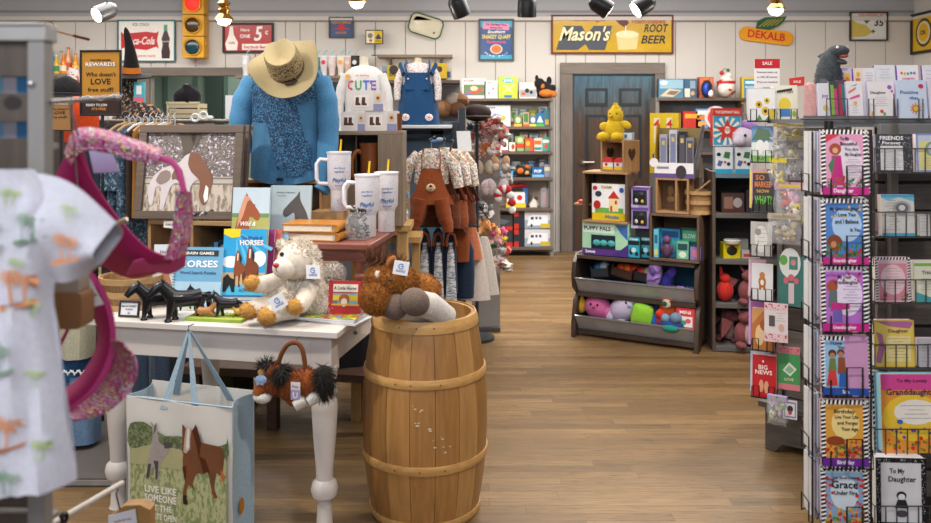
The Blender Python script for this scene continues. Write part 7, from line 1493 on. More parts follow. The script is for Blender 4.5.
g=G();g.fur((-.05,-.01,.045),(.03,.035,.03),BM,900,.035,.004,rnd=rnd,droop=1.0);g.blob((-.05,0,.045),(.025,.03,.028),BM);g.fur((-.1,-.01,.07),(.03,.02,.018),BM,400,.03,.004,rnd=rnd,droop=.6);g.build('mane',pq)
g=G();g.tube(bez([(-.065,0,.04),(-.062,0,.09),(-.035,0,.14),(0,0,.152),(.022,0,.13),(.032,0,.08),(.035,0,.04)],6),.0085,FAB('#70401f'),10);g.build('handle',pq)
g=G();g.blob((-.115,-.03,.05),(.014,.008,.014),M('#c8955a'));g.star(-.112,.03,.022,M('#8fa8c8'),-.052,5,.6);g.blob((-.11,-.046,.03),(.022,.008,.016),FAB('#8fa8c8'));g.build('bow',pq)
g=G();g.box(-.0,-.049,-.03,.034,-.0475,.03,M('#d8d0d4'));g.at((.017,0,0));g.rect(-.016,-.028,.016,.004,M('#9a92b8'),-.05);g.text('U',0,-.024,.02,M('#e8e4ec'),-.051);g.text('Pony',0,.012,.008,M('#7a6a6a'),-.0505);g.build('hang_tag',pq)
g=G();g.tube([(0,.03,.165),(0,.01,.165),(0,0,.155),(0,-.01,.15)],.002,Bk,5);g.build('hook',pq)

# ------------------------------------------------------------------ denim blouse with straw hat
BLY=3.66;BU=283
DB=FAB('#4c7fa4','#3a6a8e',160,rough=.8,bs=.2);DBP=PATTERN('embroidery','#41789f',['#17304f','#1d3a5c'],130,.5)
bt=thing('denim_blouse','sky blue long-sleeved blouse with dark embroidery, under the straw hat','blouse',(X(BU,BLY),BLY+.08,1.227))
def tor(z):     # half width, front depth at height z above hem (0..0.5)
    P=[(0,.17,.075),(.1,.165,.08),(.22,.155,.085),(.34,.165,.09),(.44,.19,.085),(.5,.17,.07),(.535,.1,.05),(.55,.05,.035)]
    for a,b_ in zip(P,P[1:]):
        if z<=b_[0]:f=max(0,(z-a[0])/(b_[0]-a[0]));return a[1]+(b_[1]-a[1])*f,a[2]+(b_[2]-a[2])*f
    return P[-1][1:]
def bfront(x,z):
    w,d=tor(z);q=min(.98,abs(x)/w);f=.007*sin(x*60+z*14)+.004*sin(x*110-z*30)+.003*sin(z*90+x*40)
    return -d*sqrt(1-q*q)-f*(1-q)
g=G();g.surf(lambda a,b_:((2*a-1)*tor(b_*.55)[0]*.985,bfront((2*a-1)*tor(b_*.55)[0]*.98,b_*.55),b_*.55+(.03*abs(2*a-1)**2-.02)*(1-b_)),48,24,DB,.003)
g.surf(lambda a,b_:((1-2*a)*tor(b_*.55)[0]*.985,tor(b_*.55)[1]*sqrt(max(0,1-(.985*(2*a-1))**2)),b_*.55+.01*(1-b_)),24,12,DB,.003);g.build('bodice',bt)
g=G()
def emb(fx,fz,nu=10,nv=10,lift=.004):g.surf(lambda a,b_:(fx(a,b_),bfront(fx(a,b_),fz(a,b_))-lift,fz(a,b_)),nu,nv,DBP,0)
emb(lambda a,b_:(2*a-1)*tor(.38+.15*b_)[0]*(.9),lambda a,b_:.38+.15*b_-.06*(1-b_)*(1-abs(2*a-1)),30,8)
emb(lambda a,b_:-.11+.16*a+.09*(1-b_)*.9,lambda a,b_:.05+.36*b_,8,16)
emb(lambda a,b_:-.03+.12*a*(.6+.4*sin(pi*b_))+.04,lambda a,b_:.02+.2*b_ ,8,10,.006)
emb(lambda a,b_:-.15+.16*a,lambda a,b_:.27+.15*b_,6,6,.005);g.build('embroidery',bt)
# sleeves
SL=FAB('#5189b4','#3d749c',160,rough=.8,bs=.2)
for pts,rr_ in (([(-.15,0,.46),(-.2,-.01,.36),(-.215,-.01,.24),(-.2,0,.12)],[.055,.052,.05,.045]),([(.15,0,.46),(.19,-.02,.36),(.2,-.03,.22),(.19,-.04,.08),(.185,-.05,-.02),(.17,-.06,-.05)],[.055,.05,.048,.045,.033,.038])):
    b_=bez(pts,5);n=len(b_);ra=[]
    for i in range(n):
        f=i/(n-1)*(len(rr_)-1);k=min(int(f),len(rr_)-2);ra.append((rr_[k]+(rr_[k+1]-rr_[k])*(f-k))*(1+.05*sin(i*1.7)))
    g=G();g.tube(b_,.05,SL,18,ra,flat=1.0);g.build('sleeve',bt)
g=G();g.cyl((0,0,0),(0,0,.6),.012,Bk);g.lathe([(0,0),(.08,0),(.08,.012),(0,.012)],Bk);g.build('stand_pole',bt)
# hat
def straw_mat():
    m,nt,b=newmat('straw');tc=nt.nodes.new('ShaderNodeTexCoord');w=nt.nodes.new('ShaderNodeTexWave');w.inputs['Scale'].default_value=90;w.inputs['Distortion'].default_value=3
    nt.links.new(tc.outputs['Object'],w.inputs[0]);nt.links.new(ramp(nt,w.outputs[1],[(.2,hexc('#95835c')),(.8,hexc('#b7a67b'))]),b.inputs['Base Color']);b.inputs['Roughness'].default_value=.7;bump(nt,b,w.outputs[1],.5,.003);return m
SW=straw_mat();SWL=PATTERN('straw_lattice','#b5a37c',['#5a482c','#4a3a22'],130,.54,.7)
ht=thing('straw_hat','cream straw cowboy hat with a beaded band, on the blue blouse','hat',(X(285,3.52),3.55,Z(67,3.52)),R(8),rx=R(52),ry=R(-20));ht.scale=(.94,)*3
g=G();nn=48;rs=[.083,.1,.12,.14,.158,.165]
def bz_(r,a):k=(r-.083)/.082;return k*(.075*cos(a)**4*abs(cos(a))+.0-.012*sin(a)**2)*k**.3
g.surf(lambda a,b_:((.083+b_*.08)*cos(2*pi*a)*1.0,(.1+b_*.075)*sin(2*pi*a)*1.0,bz_(.083+b_*.082,2*pi*a) if b_>0 else 0),48,8,SW,-.003);g.build('brim',ht)
g=G()
def crown(a,b_):
    t_=b_;q=1-.16*t_-(.84*max(0,(t_-.8)/.2)**1.6 if t_>.8 else 0);w=2*pi*a;z=.115*min(1,t_/.8)**.85
    pin=.022*math.exp(-((cos(w))/.35)**2)*(t_) if sin(w)<0 else .012*math.exp(-((cos(w))/.4)**2)*t_
    dent=.035*math.exp(-((q*cos(w))/.35)**2)*max(0,(t_-.7)/.3)
    return (.083*q*cos(w),(.1*q-pin)*sin(w),z-dent)
g.surf(crown,48,16,SW,-.002);g.build('crown',ht)
g=G();g.surf(lambda a,b_:tuple(Vector(crown(a,.2+.42*b_))*1.045+Vector((0,0,.0005))),48,4,SWL,0);g.build('lattice',ht)
g=G();g.surf(lambda a,b_:(.0855*cos(2*pi*a),.1025*sin(2*pi*a),.006+.016*b_),48,2,PATTERN('beads','#4a2a1c',['#d8c8a0','#1c1410'],160,.58,.4),.002)
g.tube([(-.03,-.105,.012),(.0,-.112,.01),(.03,-.108,.012)],.006,M('#3a2a22'),6);g.build('band',ht)
g=G();g.tube([(.05,.06,.06),(.07,.08,.02),(.075,.1,-.03)],.0025,M('#a88a5a'),5);g.build('cord',ht)

# ------------------------------------------------------------------ box riser, boot boxes, kid outfits
t=thing('pine_pedestal','pale pine pedestal under the grey-brown display box','pedestal',(X(372,4.05),3.98,0));PI_=WOOD('#b5935f','#93713f',2,5)
g=G();g.box(-.12,0,.95,.2,.26,.98,PI_);g.build('top',t)
for x in (-.1,.13):g=G();g.box(x,.02,0,x+.05,.2,.95,PI_);g.build('leg',t,.002)
g=G();g.box(-.05,.05,.3,.13,.07,.38,PI_);g.build('rail',t)
GB_=WOOD('#8f7d68','#6c5c4b',0,5);GBv=WOOD('#8a7864','#685848',2,5)
DBZ=.98;DBH=Z(131,3.95)-DBZ
t=thing('display_box','tall grey-brown wooden box with an open bay holding a boot mug','display box',(X(335,3.95),3.95,DBZ));w=(402-334)*3.95/800
g=G();g.box(0,0,DBH-.02,w,.24,DBH,GB_);g.build('top_board',t,.002)
g=G();g.box(0,.0,0,.012,.24,DBH-.02,GBv);g.build('side_board',t)
g=G();g.box(w*.63,0,0,w,.24,DBH-.02,GBv);g.build('front_panel',t,.002)
g=G();g.box(0,.0,0,w*.63,.24,.2,GBv);g.box(.012,.22,.2,w*.63,.24,DBH-.02,M('#55504a'));g.build('back_panel',t)
g=G();g.box(w*.26,.1,.2,w*.28,.22,DBH-.02,GBv);g.build('divider',t)
t=thing('boot_mug','brown tooled leather-look boot mug with a curled handle, inside the display box','mug',(X(368,3.93),4.0,DBZ+.2));LT2=M('#7a4320',.35,sc=50,var=.4)
g=G();g.lathe([(0,0),(.045,0),(.05,.01),(.046,.1),(.05,.19),(.056,.21),(.05,.21),(.044,.19)],LT2,24);g.build('cup',t)
g=G();g.tube(bez([(-.045,-.02,.03),(-.08,-.03,.05),(-.085,-.03,.12),(-.06,-.03,.17),(-.04,-.02,.16)],5),.011,M('#8a5226',.35),8);g.build('handle',t)
def bootbox(u,v,w,h,label,zb):
    t=thing('boot_box',label,'box',(X(u,3.95),3.98,zb),R(-4),'white boxes picturing little boots')
    g=G();g.box(-w/2,0,0,w/2,.09,h,M('#cfc6c2'));g.rect(-w/2,0,w*.2,h,M('#d8d0ca'),-.001);g.rect(-w*.38,h*.18,w*.06,h*.8,M('#e6dcd2'),-.0018);g.rect(w*.2,0,w/2,h*.35,M('#8a88a8'),-.001);g.rect(w*.26,h*.5,w*.42,h*.85,M('#d8b890'),-.0016);g.disc(w*.34,h*.66,w*.05,M('#8a4a22'),-.0022)
    for x in (-w*.26,-w*.07):
        g.poly([(x-.014,h*.28),(x+.012,h*.28),(x+.012,h*.36),(x+.004,h*.42),(x+.004,h*.7),(x-.012,h*.7),(x-.014,h*.4)],M('#4f2f26'),-.0024)
    g.build('carton',t,.001);return t
zt=Z(131,3.95)+.001
bootbox(352,0,.12,.095,'boot box at the left of the lower row',zt);bootbox(380,0,.16,.098,'boot box at the right of the lower row',zt);bootbox(366,0,.165,.095,'boot box stacked on top of the other two',zt+.1)
t=thing('boot_mug','small brown mug beside the boot boxes','mug',(X(396,3.95),4.02,zt));g=G();g.lathe([(0,0),(.022,0),(.024,.05),(.028,.085),(.024,.085)],LT2,18);g.build('cup',t)
# tan easel-like post seen right of the riser
# sweatshirt on form
def torso_form(t,w,m,z0,h,sleeves,sm,skin='#d8cdb8',neck=True,wr=.03,short=False):
    g=G();g.loft([(0,0,z0,w*.5,w*.26),(0,0,z0+h*.3,w*.48,w*.27),(0,0,z0+h*.7,w*.5,w*.28),(0,0,z0+h*.9,w*.47,w*.24),(0,0,z0+h*.98,w*.3,w*.18),(0,0,z0+h,w*.17,w*.13)],m,32,wr,6);g.build('bodice',t)
    if neck:g=G();g.lathe([(w*.14,z0+h*.9),(w*.12,z0+h*1.02),(w*.1,z0+h*1.08),(w*.11,z0+h*1.14),(0,z0+h*1.15)],M(skin,.5),20);g.build('form_neck',t)
    for s in (-1,1):
        p=[(s*w*.42,0,z0+h*.86),(s*w*.58,-.01,z0+h*.6),(s*w*.64,-.02,z0+h*.3)]+([] if short else [(s*w*.64,-.03,z0-h*.02)])
        g=G();g.tube(bez(p,5),.03,sm,14,[w*.16-w*.06*i/(5*(len(p)-1))+w*.006*sin(i*2) for i in range(5*(len(p)-1)+1)]);g.build('sleeve',t)
WS=FAB('#dcdad8','#c8c5c2',150);Ysh=4.55
t=thing('sweatshirt','white child sweatshirt with colourful CUTE lettering on a dress form','sweatshirt',(X(364,Ysh),Ysh,Z(131,Ysh)+0.0))
hh=(131-66)*Ysh/800;torso_form(t,.22,WS,.0,hh,True,WS)
g=G();fy=-.066
for ch,x,c in (('C',-.068,'#c83a4a'),('U',-.024,'#3a9a5a'),('T',.02,'#4a6ac8'),('E',.058,'#7a4ab0')):g.text(ch,x,hh*.63,.052,M(c),fy-.002+abs(x)*.22,w=.036)
g.disc(-.085,hh*.83,.014,M('#e0a03a'),fy+.012);g.text('so stinking',0,hh*.83,.012,M('#c86a3a'),fy-.004);g.build('lettering',t)
g=G();g.cyl((0,0,-.0),(0,0,.04),.03,M('#d8cdb8'));g.build('form_base',t)
# pinafore
ND=FAB('#24507c','#1b3f66',160);FL=PATTERN('floral_small','#ddd6d2',['#c89a92','#8a9ab0','#b07a6a'],90,.6);Yp=4.85
zp=Z(125,Yp)
t=thing('pinafore_outfit','navy pinafore dress over a floral long-sleeved shirt on a dress form','dress',(X(418,Yp),Yp,zp+.001));hp=(125-62)*Yp/800
torso_form(t,.19,FL,hp*.4,hp*.58,True,FL)
g=G();g.loft([(0,0,.0,.13,.075),(0,0,hp*.3,.118,.07),(0,0,hp*.55,.1,.066),(0,0,hp*.7,.09,.064)],ND,36,.05,8)
g.surf(lambda a,b_:((a-.5)*.15,-.066-.0*b_,hp*.55+b_*hp*.27),4,4,ND,.003)
for s in (-1,1):g.tube([(s*.06,-.066,hp*.78),(s*.075,-.055,hp*.92),(s*.07,0,hp*1.0),(s*.06,.05,hp*.8)],.016,ND,8,flat=.4);g.tube([(s*.085,-.05,hp*.8),(s*.11,-.0,hp*.96)],.02,ND,8,flat=.5)
g.build('pinafore',t)
for s,z in ((-1,.045),(1,.045)):
    g=G();g.blob((s*.07,-.072,z),(.024,.006,.022),M('#e8e0e0'));g.blob((s*.07,-.078,z),(.006,.003,.006),M('#c85a6a'))
    for q in range(5):g.blob((s*.07+.014*cos(q*1.25),-.077,z+.014*sin(q*1.25)),(.004,.003,.004),M('#d89aa8'))
    g.build('flower_applique',t)
    g=G();g.blob((s*.055,-.071,hp*.72),.006,M('#d8d4cc',.3,.4));g.build('button',t)
g=G();x0,x1=X(378,4.85),X(452,4.85);g.box(x0,4.72,zp-.02,x1,5.1,zp,M('#c9c6c4',.4));mono(g,'display_shelf','white shelf board carrying the navy pinafore outfit','shelf',bevel=.004)
# blue-grey gondola
GY=5.1
t=thing('clothing_gondola','blue-grey clothing display wall with a dark metal frame behind the baby clothes','display wall',(0,0,0));BG=M('#6c87a0',.6,sc=5);DG2=M('#34393f',.4,.3)
g=G();g.box(X(376,GY),GY,0,X(458,GY),GY+.04,Z(124,GY),BG);g.build('panel',t)
for u in (376,455,462):g=G();g.box(X(u,GY)-.02,GY-.03,0,X(u,GY)+.02,GY+.05,Z(122 if u<460 else 108,GY),DG2);g.build('post',t)
for v in (141,134):g=G();g.box(X(376,GY),GY-.02,Z(v,GY),X(458,GY),GY,Z(v-3,GY),DG2);g.build('crossbar',t)
g=G();g.box(X(376,GY),GY-.1,0,X(460,GY),GY+.2,.09,M('#4a4644'));g.build('base',t)
g=G();g.box(X(458,GY),GY,0,X(466,GY),GY+.04,Z(110,GY),M('#8a9096'));g.build('end_panel',t)
# sweatshirt stand shelf
g=G();g.box(X(338,Ysh),Ysh-.12,Z(131,Ysh)-.02,X(392,Ysh),Ysh+.2,Z(131,Ysh)-.001,M('#c9c6c4',.4));mono(g,'display_shelf','white shelf board carrying the white sweatshirt form','shelf')
g=G();q=X(338,Ysh);g.box(-.15,0,0,.15,.3,Z(131,Ysh)-.021,M('#5a6068'));mono(g,'display_plinth','dark grey plinth under the sweatshirt shelf','plinth',(X(364,4.6),4.62,0))
# hanging clothes -------------------------------------------------------
def hanger(t,w=.13,m=None,z=0,hk=.06):
    g=G();m=m or M('#2a2a2e',.4);g.tube([(-w,0,z-.05),(0,0,z),(w,0,z-.05)],.004,m,6);g.tube([(-w,0,z-.05),(w,0,z-.05)],.003,m,6)
    g.tube([(0,0,z),(0,0,z+hk*.5),(.012,0,z+hk*.8),(0,0,z+hk),(-.012,0,z+hk*.85)],.002,M('#b0b0b4',.3,.8),5);g.build('hanger',t)
FS=PATTERN('floral_bold','#d6d0cc',['#7a8a9a','#b0603a','#3f5a7a','#8a9a70','#c89a70'],70,.57);RBn=FAB('#8a4522','#6f3518',130);RBd=FAB('#5f2e18','#4a2210',130)
def overalls(loc,label,m,sm=None,s=1.0,rz=0,face=False,grp='baby overalls outfits on hangers'):
    t=thing('baby_overalls',label,'overalls',loc,rz,grp)
    hanger(t,.09*s,M('#c8a878'),.0)
    if sm:
        g=G();g.loft([(0,.02,-.2*s,.1*s,.03*s),(0,.02,-.1*s,.1*s,.035*s),(0,.02,-.02*s,.075*s,.03*s),(0,.02,.0,.03*s,.02*s)],sm,24,.03);g.build('shirt',t)
        for q in (-1,1):g=G();g.tube([(q*.07*s,.015,-.03*s),(q*.13*s,.01,-.1*s),(q*.155*s,.005,-.22*s)],.03*s,sm,12,[.032*s,.036*s,.03*s],flat=.8);g.build('sleeve',t)
    g=G()
    def fr(x,y,z):return (x*s,y*s,z*s)
    W=[(-.12,.055),(-.17,.085),(-.24,.105),(-.31,.125)]
    g.surf(lambda a,b_:((2*a-1)*s*(.055+.03*b_+.045*b_*b_),-.03*s-.03*s*b_*cos((2*a-1)*1.4),(-.11-.2*b_)*s),14,10,m,.004)
    g.surf(lambda a,b_:((1-2*a)*s*(.05+.035*b_+.04*b_*b_),.03*s+.02*s*b_*cos((2*a-1)*1.4),(-.13-.18*b_)*s),8,6,m,.004)
    g.build('bib',t)
    for q in (-1,1):
        g=G();g.tube([fr(q*.05,-.032,-.12),fr(q*.052,-.03,-.04),fr(q*.045,0,.0),fr(q*.05,.035,-.12)],.011*s,m,8,flat=.35);g.build('strap',t)
        g=G();g.tube(bez([fr(q*.055,-.02,-.28),fr(q*.075,-.025,-.38),fr(q*.09,-.03,-.42),fr(q*.095,-.035,-.465)],5),.05,m,18,[.068*s-.0018*s*i+.002*s*sin(i*2.1) for i in range(16)],flat=.7);g.build('trouser_leg',t)
    if face:
        g=G();g.blob(fr(0,-.062,-.215),(.026*s,.006,.022*s),M('#c8b090'));g.blob(fr(0,-.068,-.205),(.009*s,.004,.007*s),M('#3a2a22'));g.tube([fr(-.008,-.069,-.222),fr(0,-.069,-.226),fr(.008,-.069,-.222)],.0015,M('#3a2a22'),4);g.build('bear_face',t)
    return t
oy=4.6
rail=thing('clothes_rail','dark metal faceout arm holding the bear overalls','clothes rail',(X(434,oy),oy,Z(137,oy)));g=G();g.tube([(0,-.12,0),(0,.5,0)],.007,DG2,6);g.build('arm',rail);g=G();g.box(-.04,.48,-.04,.04,.5,.04,DG2);g.build('bracket',rail)
overalls((X(432,oy),oy-.1,Z(148,oy)),'rust brown bear-face overalls over a floral shirt, front of the rail',RBn,FS,1.0,0,True)
for k,(du,dy,m,sm,lab) in enumerate(((12,.06,RBd,FS,'dark rust overalls with floral sleeves, second on the rail'),(20,.16,RBn,FS,'rust overalls with floral sleeves, third on the rail'),(28,.26,RBd,None,'dark rust overalls at the back of the rail'))):
    overalls((X(432+du,oy+dy),oy+dy,Z(148+2*k,oy)),lab,m,sm,.98,R(-30))
g=G();g.blob((0,0,0),(.035,.01,.012),FAB('#4f6f8f'));g.blob((.02,-.01,.012),(.02,.01,.012),FAB('#8aa8c0'));mono(g,'hair_bow','small blue patterned bow clipped over the bear overalls hanger','bow',(X(437,oy),oy-.12,Z(141,oy)))
g=G();g.surf(lambda a,b_:((a-.5)*.09+.01*b_,.01*sin(4*a),-.12*b_),4,4,M('#d8dadc'),.001);mono(g,'hang_label','plain white hanging label beside the gondola frame post','label',(X(463,4.7),4.7,Z(131,4.7)),R(30))
# floral bib / pouch pack left of the overalls
t=thing('bow_card','kraft card holding a blue and white patterned baby hat and bow','baby set',(X(401,4.35),4.3,Z(232,4.3)),R(-8));g=G();g.box(-.05,.01,.0,.05,.014,.26,M('#b89a70'));g.build('card',t)
g=G();PB=PATTERN('blueprint','#d8d6d2',['#3f5f7f','#7a94a8'],45,.54);g.blob((0,0,.19),(.05,.018,.05),PB);g.blob((.02,-.015,.2),(.028,.012,.025),FAB('#5a7c98'));g.blob((0,0,.09),(.045,.018,.07),PB);g.blob((.0,0,.02),(.05,.018,.03),PATTERN('brownprint','#d8d2cc',['#4a3a30','#7a6450'],45,.54));g.build('clothing',t)
g=G();g.box(-.02,0,0,.03,.06,.25,PI_);g.box(-.08,-.08,.25,.1,.16,.28,PI_);g.box(.05,0,0,.09,.06,.25,PI_);mono(g,'wooden_stand','small pine stand with a square top, between the riser and the baby clothes','stand',(X(404,4.3),4.2,Z(232,4.3)-.282))
g=G();g.box(-.13,-.1,0,.15,.2,Z(232,4.3)-.284,WOOD('#7a6040','#5c452c',2,5));mono(g,'wooden_plinth','plain brown wooden plinth under the small pine stand','plinth',(X(404,4.3),4.22,0))
# lower row: plaid panels with rust shoulders
PLD=PATTERN('plaid','#c8c8c8',['#6a7480','#8f98a0'],30,.52,.9,(1,1,3));NV=FAB('#22334c','#182538',120)
t=thing('clothes_rail','dark metal faceout arm holding the plaid shirts','clothes rail',(X(440,4.75),4.75,Z(226,4.75)));g=G();g.tube([(-.12,.0,0),(.22,.0,0)],.008,DG2,6);g.tube([(.1,0,0),(.1,.37,0)],.008,DG2,6);g.build('arm',t);g=G();g.box(.06,.35,-.04,.14,.37,.04,DG2);g.build('bracket',t)
for k,(u,lab) in enumerate(((425,'plaid and rust baby shirt, left of three under the bear overalls'),(438,'plaid and rust baby shirt, middle of three under the bear overalls'),(450,'plaid and rust baby shirt, right of three under the bear overalls'))):
    t=thing('plaid_shirt',lab,'shirt',(X(u,4.7),4.7,Z(228,4.7)),R(4*k),'plaid and rust shirts hanging side by side')
    g=G();g.loft([(0,0,-.38,.045,.06),(.0,0,-.25,.042,.055),(.0,0,-.1,.036,.045),(0,0,-.03,.028,.03),(0,0,0,.01,.02)],NV,18,.05);g.build('body',t)
    g=G();g.surf(lambda a,b_:((2*a-1)*.033*(1-.5*b_),-.08+.012*(2*a-1)**2+.035*b_,-.42+.34*b_),6,8,PLD,.004);g.build('plaid_front',t)
    g=G();g.tube([(-.03,-.05,-.1),(-.02,-.04,-.04),(0,-.035,-.025),(.02,-.04,-.04),(.03,-.05,-.1)],.013,RBn,8,flat=.7);g.build('rust_yoke',t)
for k,(u,v,m,h,lab) in enumerate(((459,228,RBn,.2,'rust brown baby trousers right of the plaid shirts'),(464,240,NV,.36,'navy baby trousers hanging lower, right of the plaid shirts'),(457,262,RBd,.2,'dark rust garment below the rust trousers'))):
    g=G();g.loft([(0,0,-h,.06,.04),(0,0,-h*.6,.065,.04),(0,0,-h*.2,.06,.035),(0,0,0,.03,.02)],m,20,.08);mono(g,'baby_trousers',lab,'trousers',(X(u,4.85),4.82+.06*k,Z(v,4.82)))
for k,(u,v,c,c2,h,w,lab) in enumerate(((470,216,'#c87a58','#a86040',.26,.06,'salmon orange sleeve garment beyond the rust overalls'),(474,232,'#d8cdc8','#bcb0aa',.42,.08,'white lace baby dress hanging low beyond the navy trousers'),(484,238,'#cfc8c0','#b0a8a0',.36,.075,'pale grey baby dress at the right end of the lower clothes'))):
    g=G();g.loft([(0,0,-h,w*1.3,.05),(0,0,-h*.6,w,.045),(0,0,-h*.2,w*.6,.03),(0,0,0,w*.3,.02)],FAB(c,c2,120),24,.1,9);mono(g,'baby_dress',lab,'dress',(X(u,4.95+.05*k),4.95+.05*k,Z(v,5)))
# plush and shoe column on a panel
t=thing('pegboard_stand','tall grey pegboard stand hung with soft shoes and toys, left of the toy shelving','display panel',(X(489,5.7),5.72,0));g=G();g.box(-.12,0,.03,.08,.03,Z(118,5.7),M('#8f8c8a',.6));g.build('panel',t);g=G();g.box(-.14,-.04,0,.08,.12,.03,M('#4a4644'));g.build('base',t)
def pegitem(u,v,fn,label,name='soft_toy',cat='soft toy',grp='soft shoes and toys on the peg panel',Y=5.62):
    t=thing(name,label,cat,(X(u,Y),Y,Z(v,Y)),0,grp);g=G();fn(g);g.build('fabric',t);g=G();g.tube([(0,.1,.03),(0,.0,.03),(0,-.03,.035)],.003,WRG,5);g.build('peg',t)
def shoes(c,c2,s=1.0):
    def f(g):
        for q in (-1,1):g.blob((q*.035*s,-.02,-.02),(.032*s,.035,.055*s),FAB(c),12,(.4,q*.25,0));g.blob((q*.035*s,-.045,-.045*s),(.028*s,.02,.03*s),FAB(c2),10)
    return f
def bundle(cs,s=1.0):
    def f(g):
        rn=random.Random(len(cs)*7+int(s*100)+sum(map(ord,cs[0])))
        pm=PATTERN('bundle'+''.join(cs),cs[0],cs[1:],55,.5)
        g.blob((0,-.01,-.03*s),(.045*s,.03,.06*s),pm,12,fn=lambda p:1+.25*sin(5*p.x+3*p.z)+.15*sin(9*p.z+4*p.y))
        for i,c in enumerate(cs*2):g.blob((rn.uniform(-.055,.055)*s,rn.uniform(-.05,0),rn.uniform(-.08,.03)*s),(.03*s*rn.uniform(.5,1.2),.018*s,.035*s*rn.uniform(.4,1.3)),FAB(c),8,(rn.random()*3,rn.random()*3,rn.random()),fn=lambda p:1+.3*sin(6*p.x+2*p.z))
    return f
for (u,v,f,lab) in (
 (478,128,bundle(['#c8604a','#e0d8d0','#4a5a6a']),'red and white soft toy bundle, top left of the peg panel'),(492,122,bundle(['#d8a8a0','#e8e0da','#8a5a4a','#b03a34']),'pink and white soft toy bundle, top of the peg panel'),
 (503,128,bundle(['#e0dad4','#303038','#c87a6a']),'white and black soft toy bundle, top right of the peg panel'),(480,146,bundle(['#d87a3a','#e0d8cc','#c8a8a0']),'orange and cream soft toy bundle below the red one'),
 (496,144,bundle(['#d8b0a8','#c85a50','#e4dcd6']),'rose soft toy bundle in the second row'),(484,164,shoes('#c8b8a4','#b0a08c'),'beige soft baby booties, left in the shoe row'),(500,160,shoes('#c49a78','#d8c8b4'),'tan and cream soft baby booties, right in the shoe row'),
 (480,184,shoes('#d8c4c4','#c0a8a8',1.1),'pale pink soft shoes, left of the lower shoe row'),(497,184,shoes('#d0c0c4','#a89894',1.2),'pink-grey soft shoes with thick soles, right of the lower shoe row'),(507,172,bundle(['#d0ccc8','#8a8a8e']),'grey soft toy at the right edge of the peg panel'),
 (484,206,bundle(['#8a8a90','#d8d4d0','#5a5a62']),'grey and white bundle below the pale pink shoes'),(486,222,bundle(['#c8884a','#d8a878']),'tan mitten bundle in the middle of the panel'),(498,232,bundle(['#d85a8a','#e0b0b8','#e0c83a']),'bright pink soft toy low on the panel'),(486,246,bundle(['#2f6a3f','#3f7a4a','#e0b0b8']),'dark green soft toy low on the panel'),(500,256,bundle(['#dcd8d2','#c85a50','#c8c4be'],1.3),'large white soft toy lowest on the panel')):
    pegitem(u,v,f,lab)
t=thing('soft_toy','red and white candy-cane striped plush right of the shoes','soft toy',(X(505,5.55),5.55,Z(196,5.55)),0,'soft shoes and toys on the peg panel');g=G();rdm,whm=FAB('#b82a2e'),FAB('#e0dcd8')
for k in range(9):a=R(200-26*k);g.blob((.05*cos(a),0,.05*sin(a)-.03*(k>5)*(k-5)),(.028,.025,.028),rdm if k % 2 else whm,10)
g.build('body',t);g=G();g.tube([(0,.15,.03),(0,0,.04)],.003,WRG,5);g.build('peg',t)
# dark cap
t=thing('cap','dark brown cap on a small stand in front of the toy shelving','cap',(X(477,5.5),5.5,Z(118,5.5)));g=G();g.blob((0,0,.035),(.1,.09,.06),M('#33231f',.8));g.build('crown',t);g=G();g.blob((0,-.07,.008),(.105,.08,.012),M('#2a1c1a',.8));g.build('brim',t)
g=G();g.box(-.03,-.05,-.04,.03,.05,-.03,Bk);g.cyl((0,0,-.03),(0,0,.02),.01,Bk);g.build('stand',t)
g=G();g.cyl((0,0,.02),(0,0,Z(118,5.5)-.042),.012,DG2,n=10);g.cyl((0,0,0),(0,0,.02),.12,DG2,n=24);mono(g,'cap_stand','slim dark metal floor stand under the brown cap','stand',(X(477,5.5),5.5,0))
# stacked pack column + brown plush left of toy shelves (u 440-460)
g=carton(.16,.2,.08,'#c8b8b0','#8a7a72',art=[('disc','#c87a6a',.4,.6,.25,.2),('disc','#6a8ab0',.7,.3,.2,.2),('disc','#d8d0c8',.3,.25,.2,.15)]);mono(g,'toy_pack','pink and blue printed pack behind the brown plush, left of the shelving','toy pack',(X(450,5.3),5.46,Z(121,5.35)))
g=G();rn=random.Random(4)
for k in range(8):g.blob((rn.uniform(-.08,.08),rn.uniform(-.03,.03),rn.uniform(.04,.16)),(.06,.05,.05),FAB(['#8a6040','#a87c58','#6a4630','#b8a898'][k % 4]),10)
mono(g,'plush_toy','heap of brown and tan plush fur right of the pinafore','plush toy',(X(450,5.3),5.35,Z(121,5.3)))
g=G();g.box(-.05,-.02,0,.1,.22,Z(121,5.35)-.001,M('#5d6a78',.6));mono(g,'display_plinth','blue-grey plinth under the heap of brown plush','plinth',(X(450,5.3),5.33,0))
g=G();g.box(-.045,0,0,.045,.06,.1,M('#c0a428'));g.disc(0,.07,.03,M('#3a3430'),-.001);g.text('SALE',0,.03,.02,Bk,-.001);mono(g,'yellow_pack','yellow pack with a dark disc just right of the sweatshirt','pack',(X(393,5.2),5.25,Z(80,5.2)))
g=G();g.box(-.05,0,0,.05,.06,.1,M('#d8b42a'));g.disc(0,.06,.02,M('#4a3a2a'),-.001);mono(g,'yellow_pack','small yellow card pack right of the pinafore shoulder','pack',(X(439,5.2),5.25,Z(78,5.2)))
g=G();x0,x1=X(386,5.3),X(460,5.3);z=Z(80,5.2);g.box(x0,5.2,z-.02,x1,5.42,z,SH);g.box(x0,5.4,0,x1,5.44,z-.02,M('#9a9490',.7));mono(g,'back_shelf','brown shelf with grey back behind the child outfits','shelf')
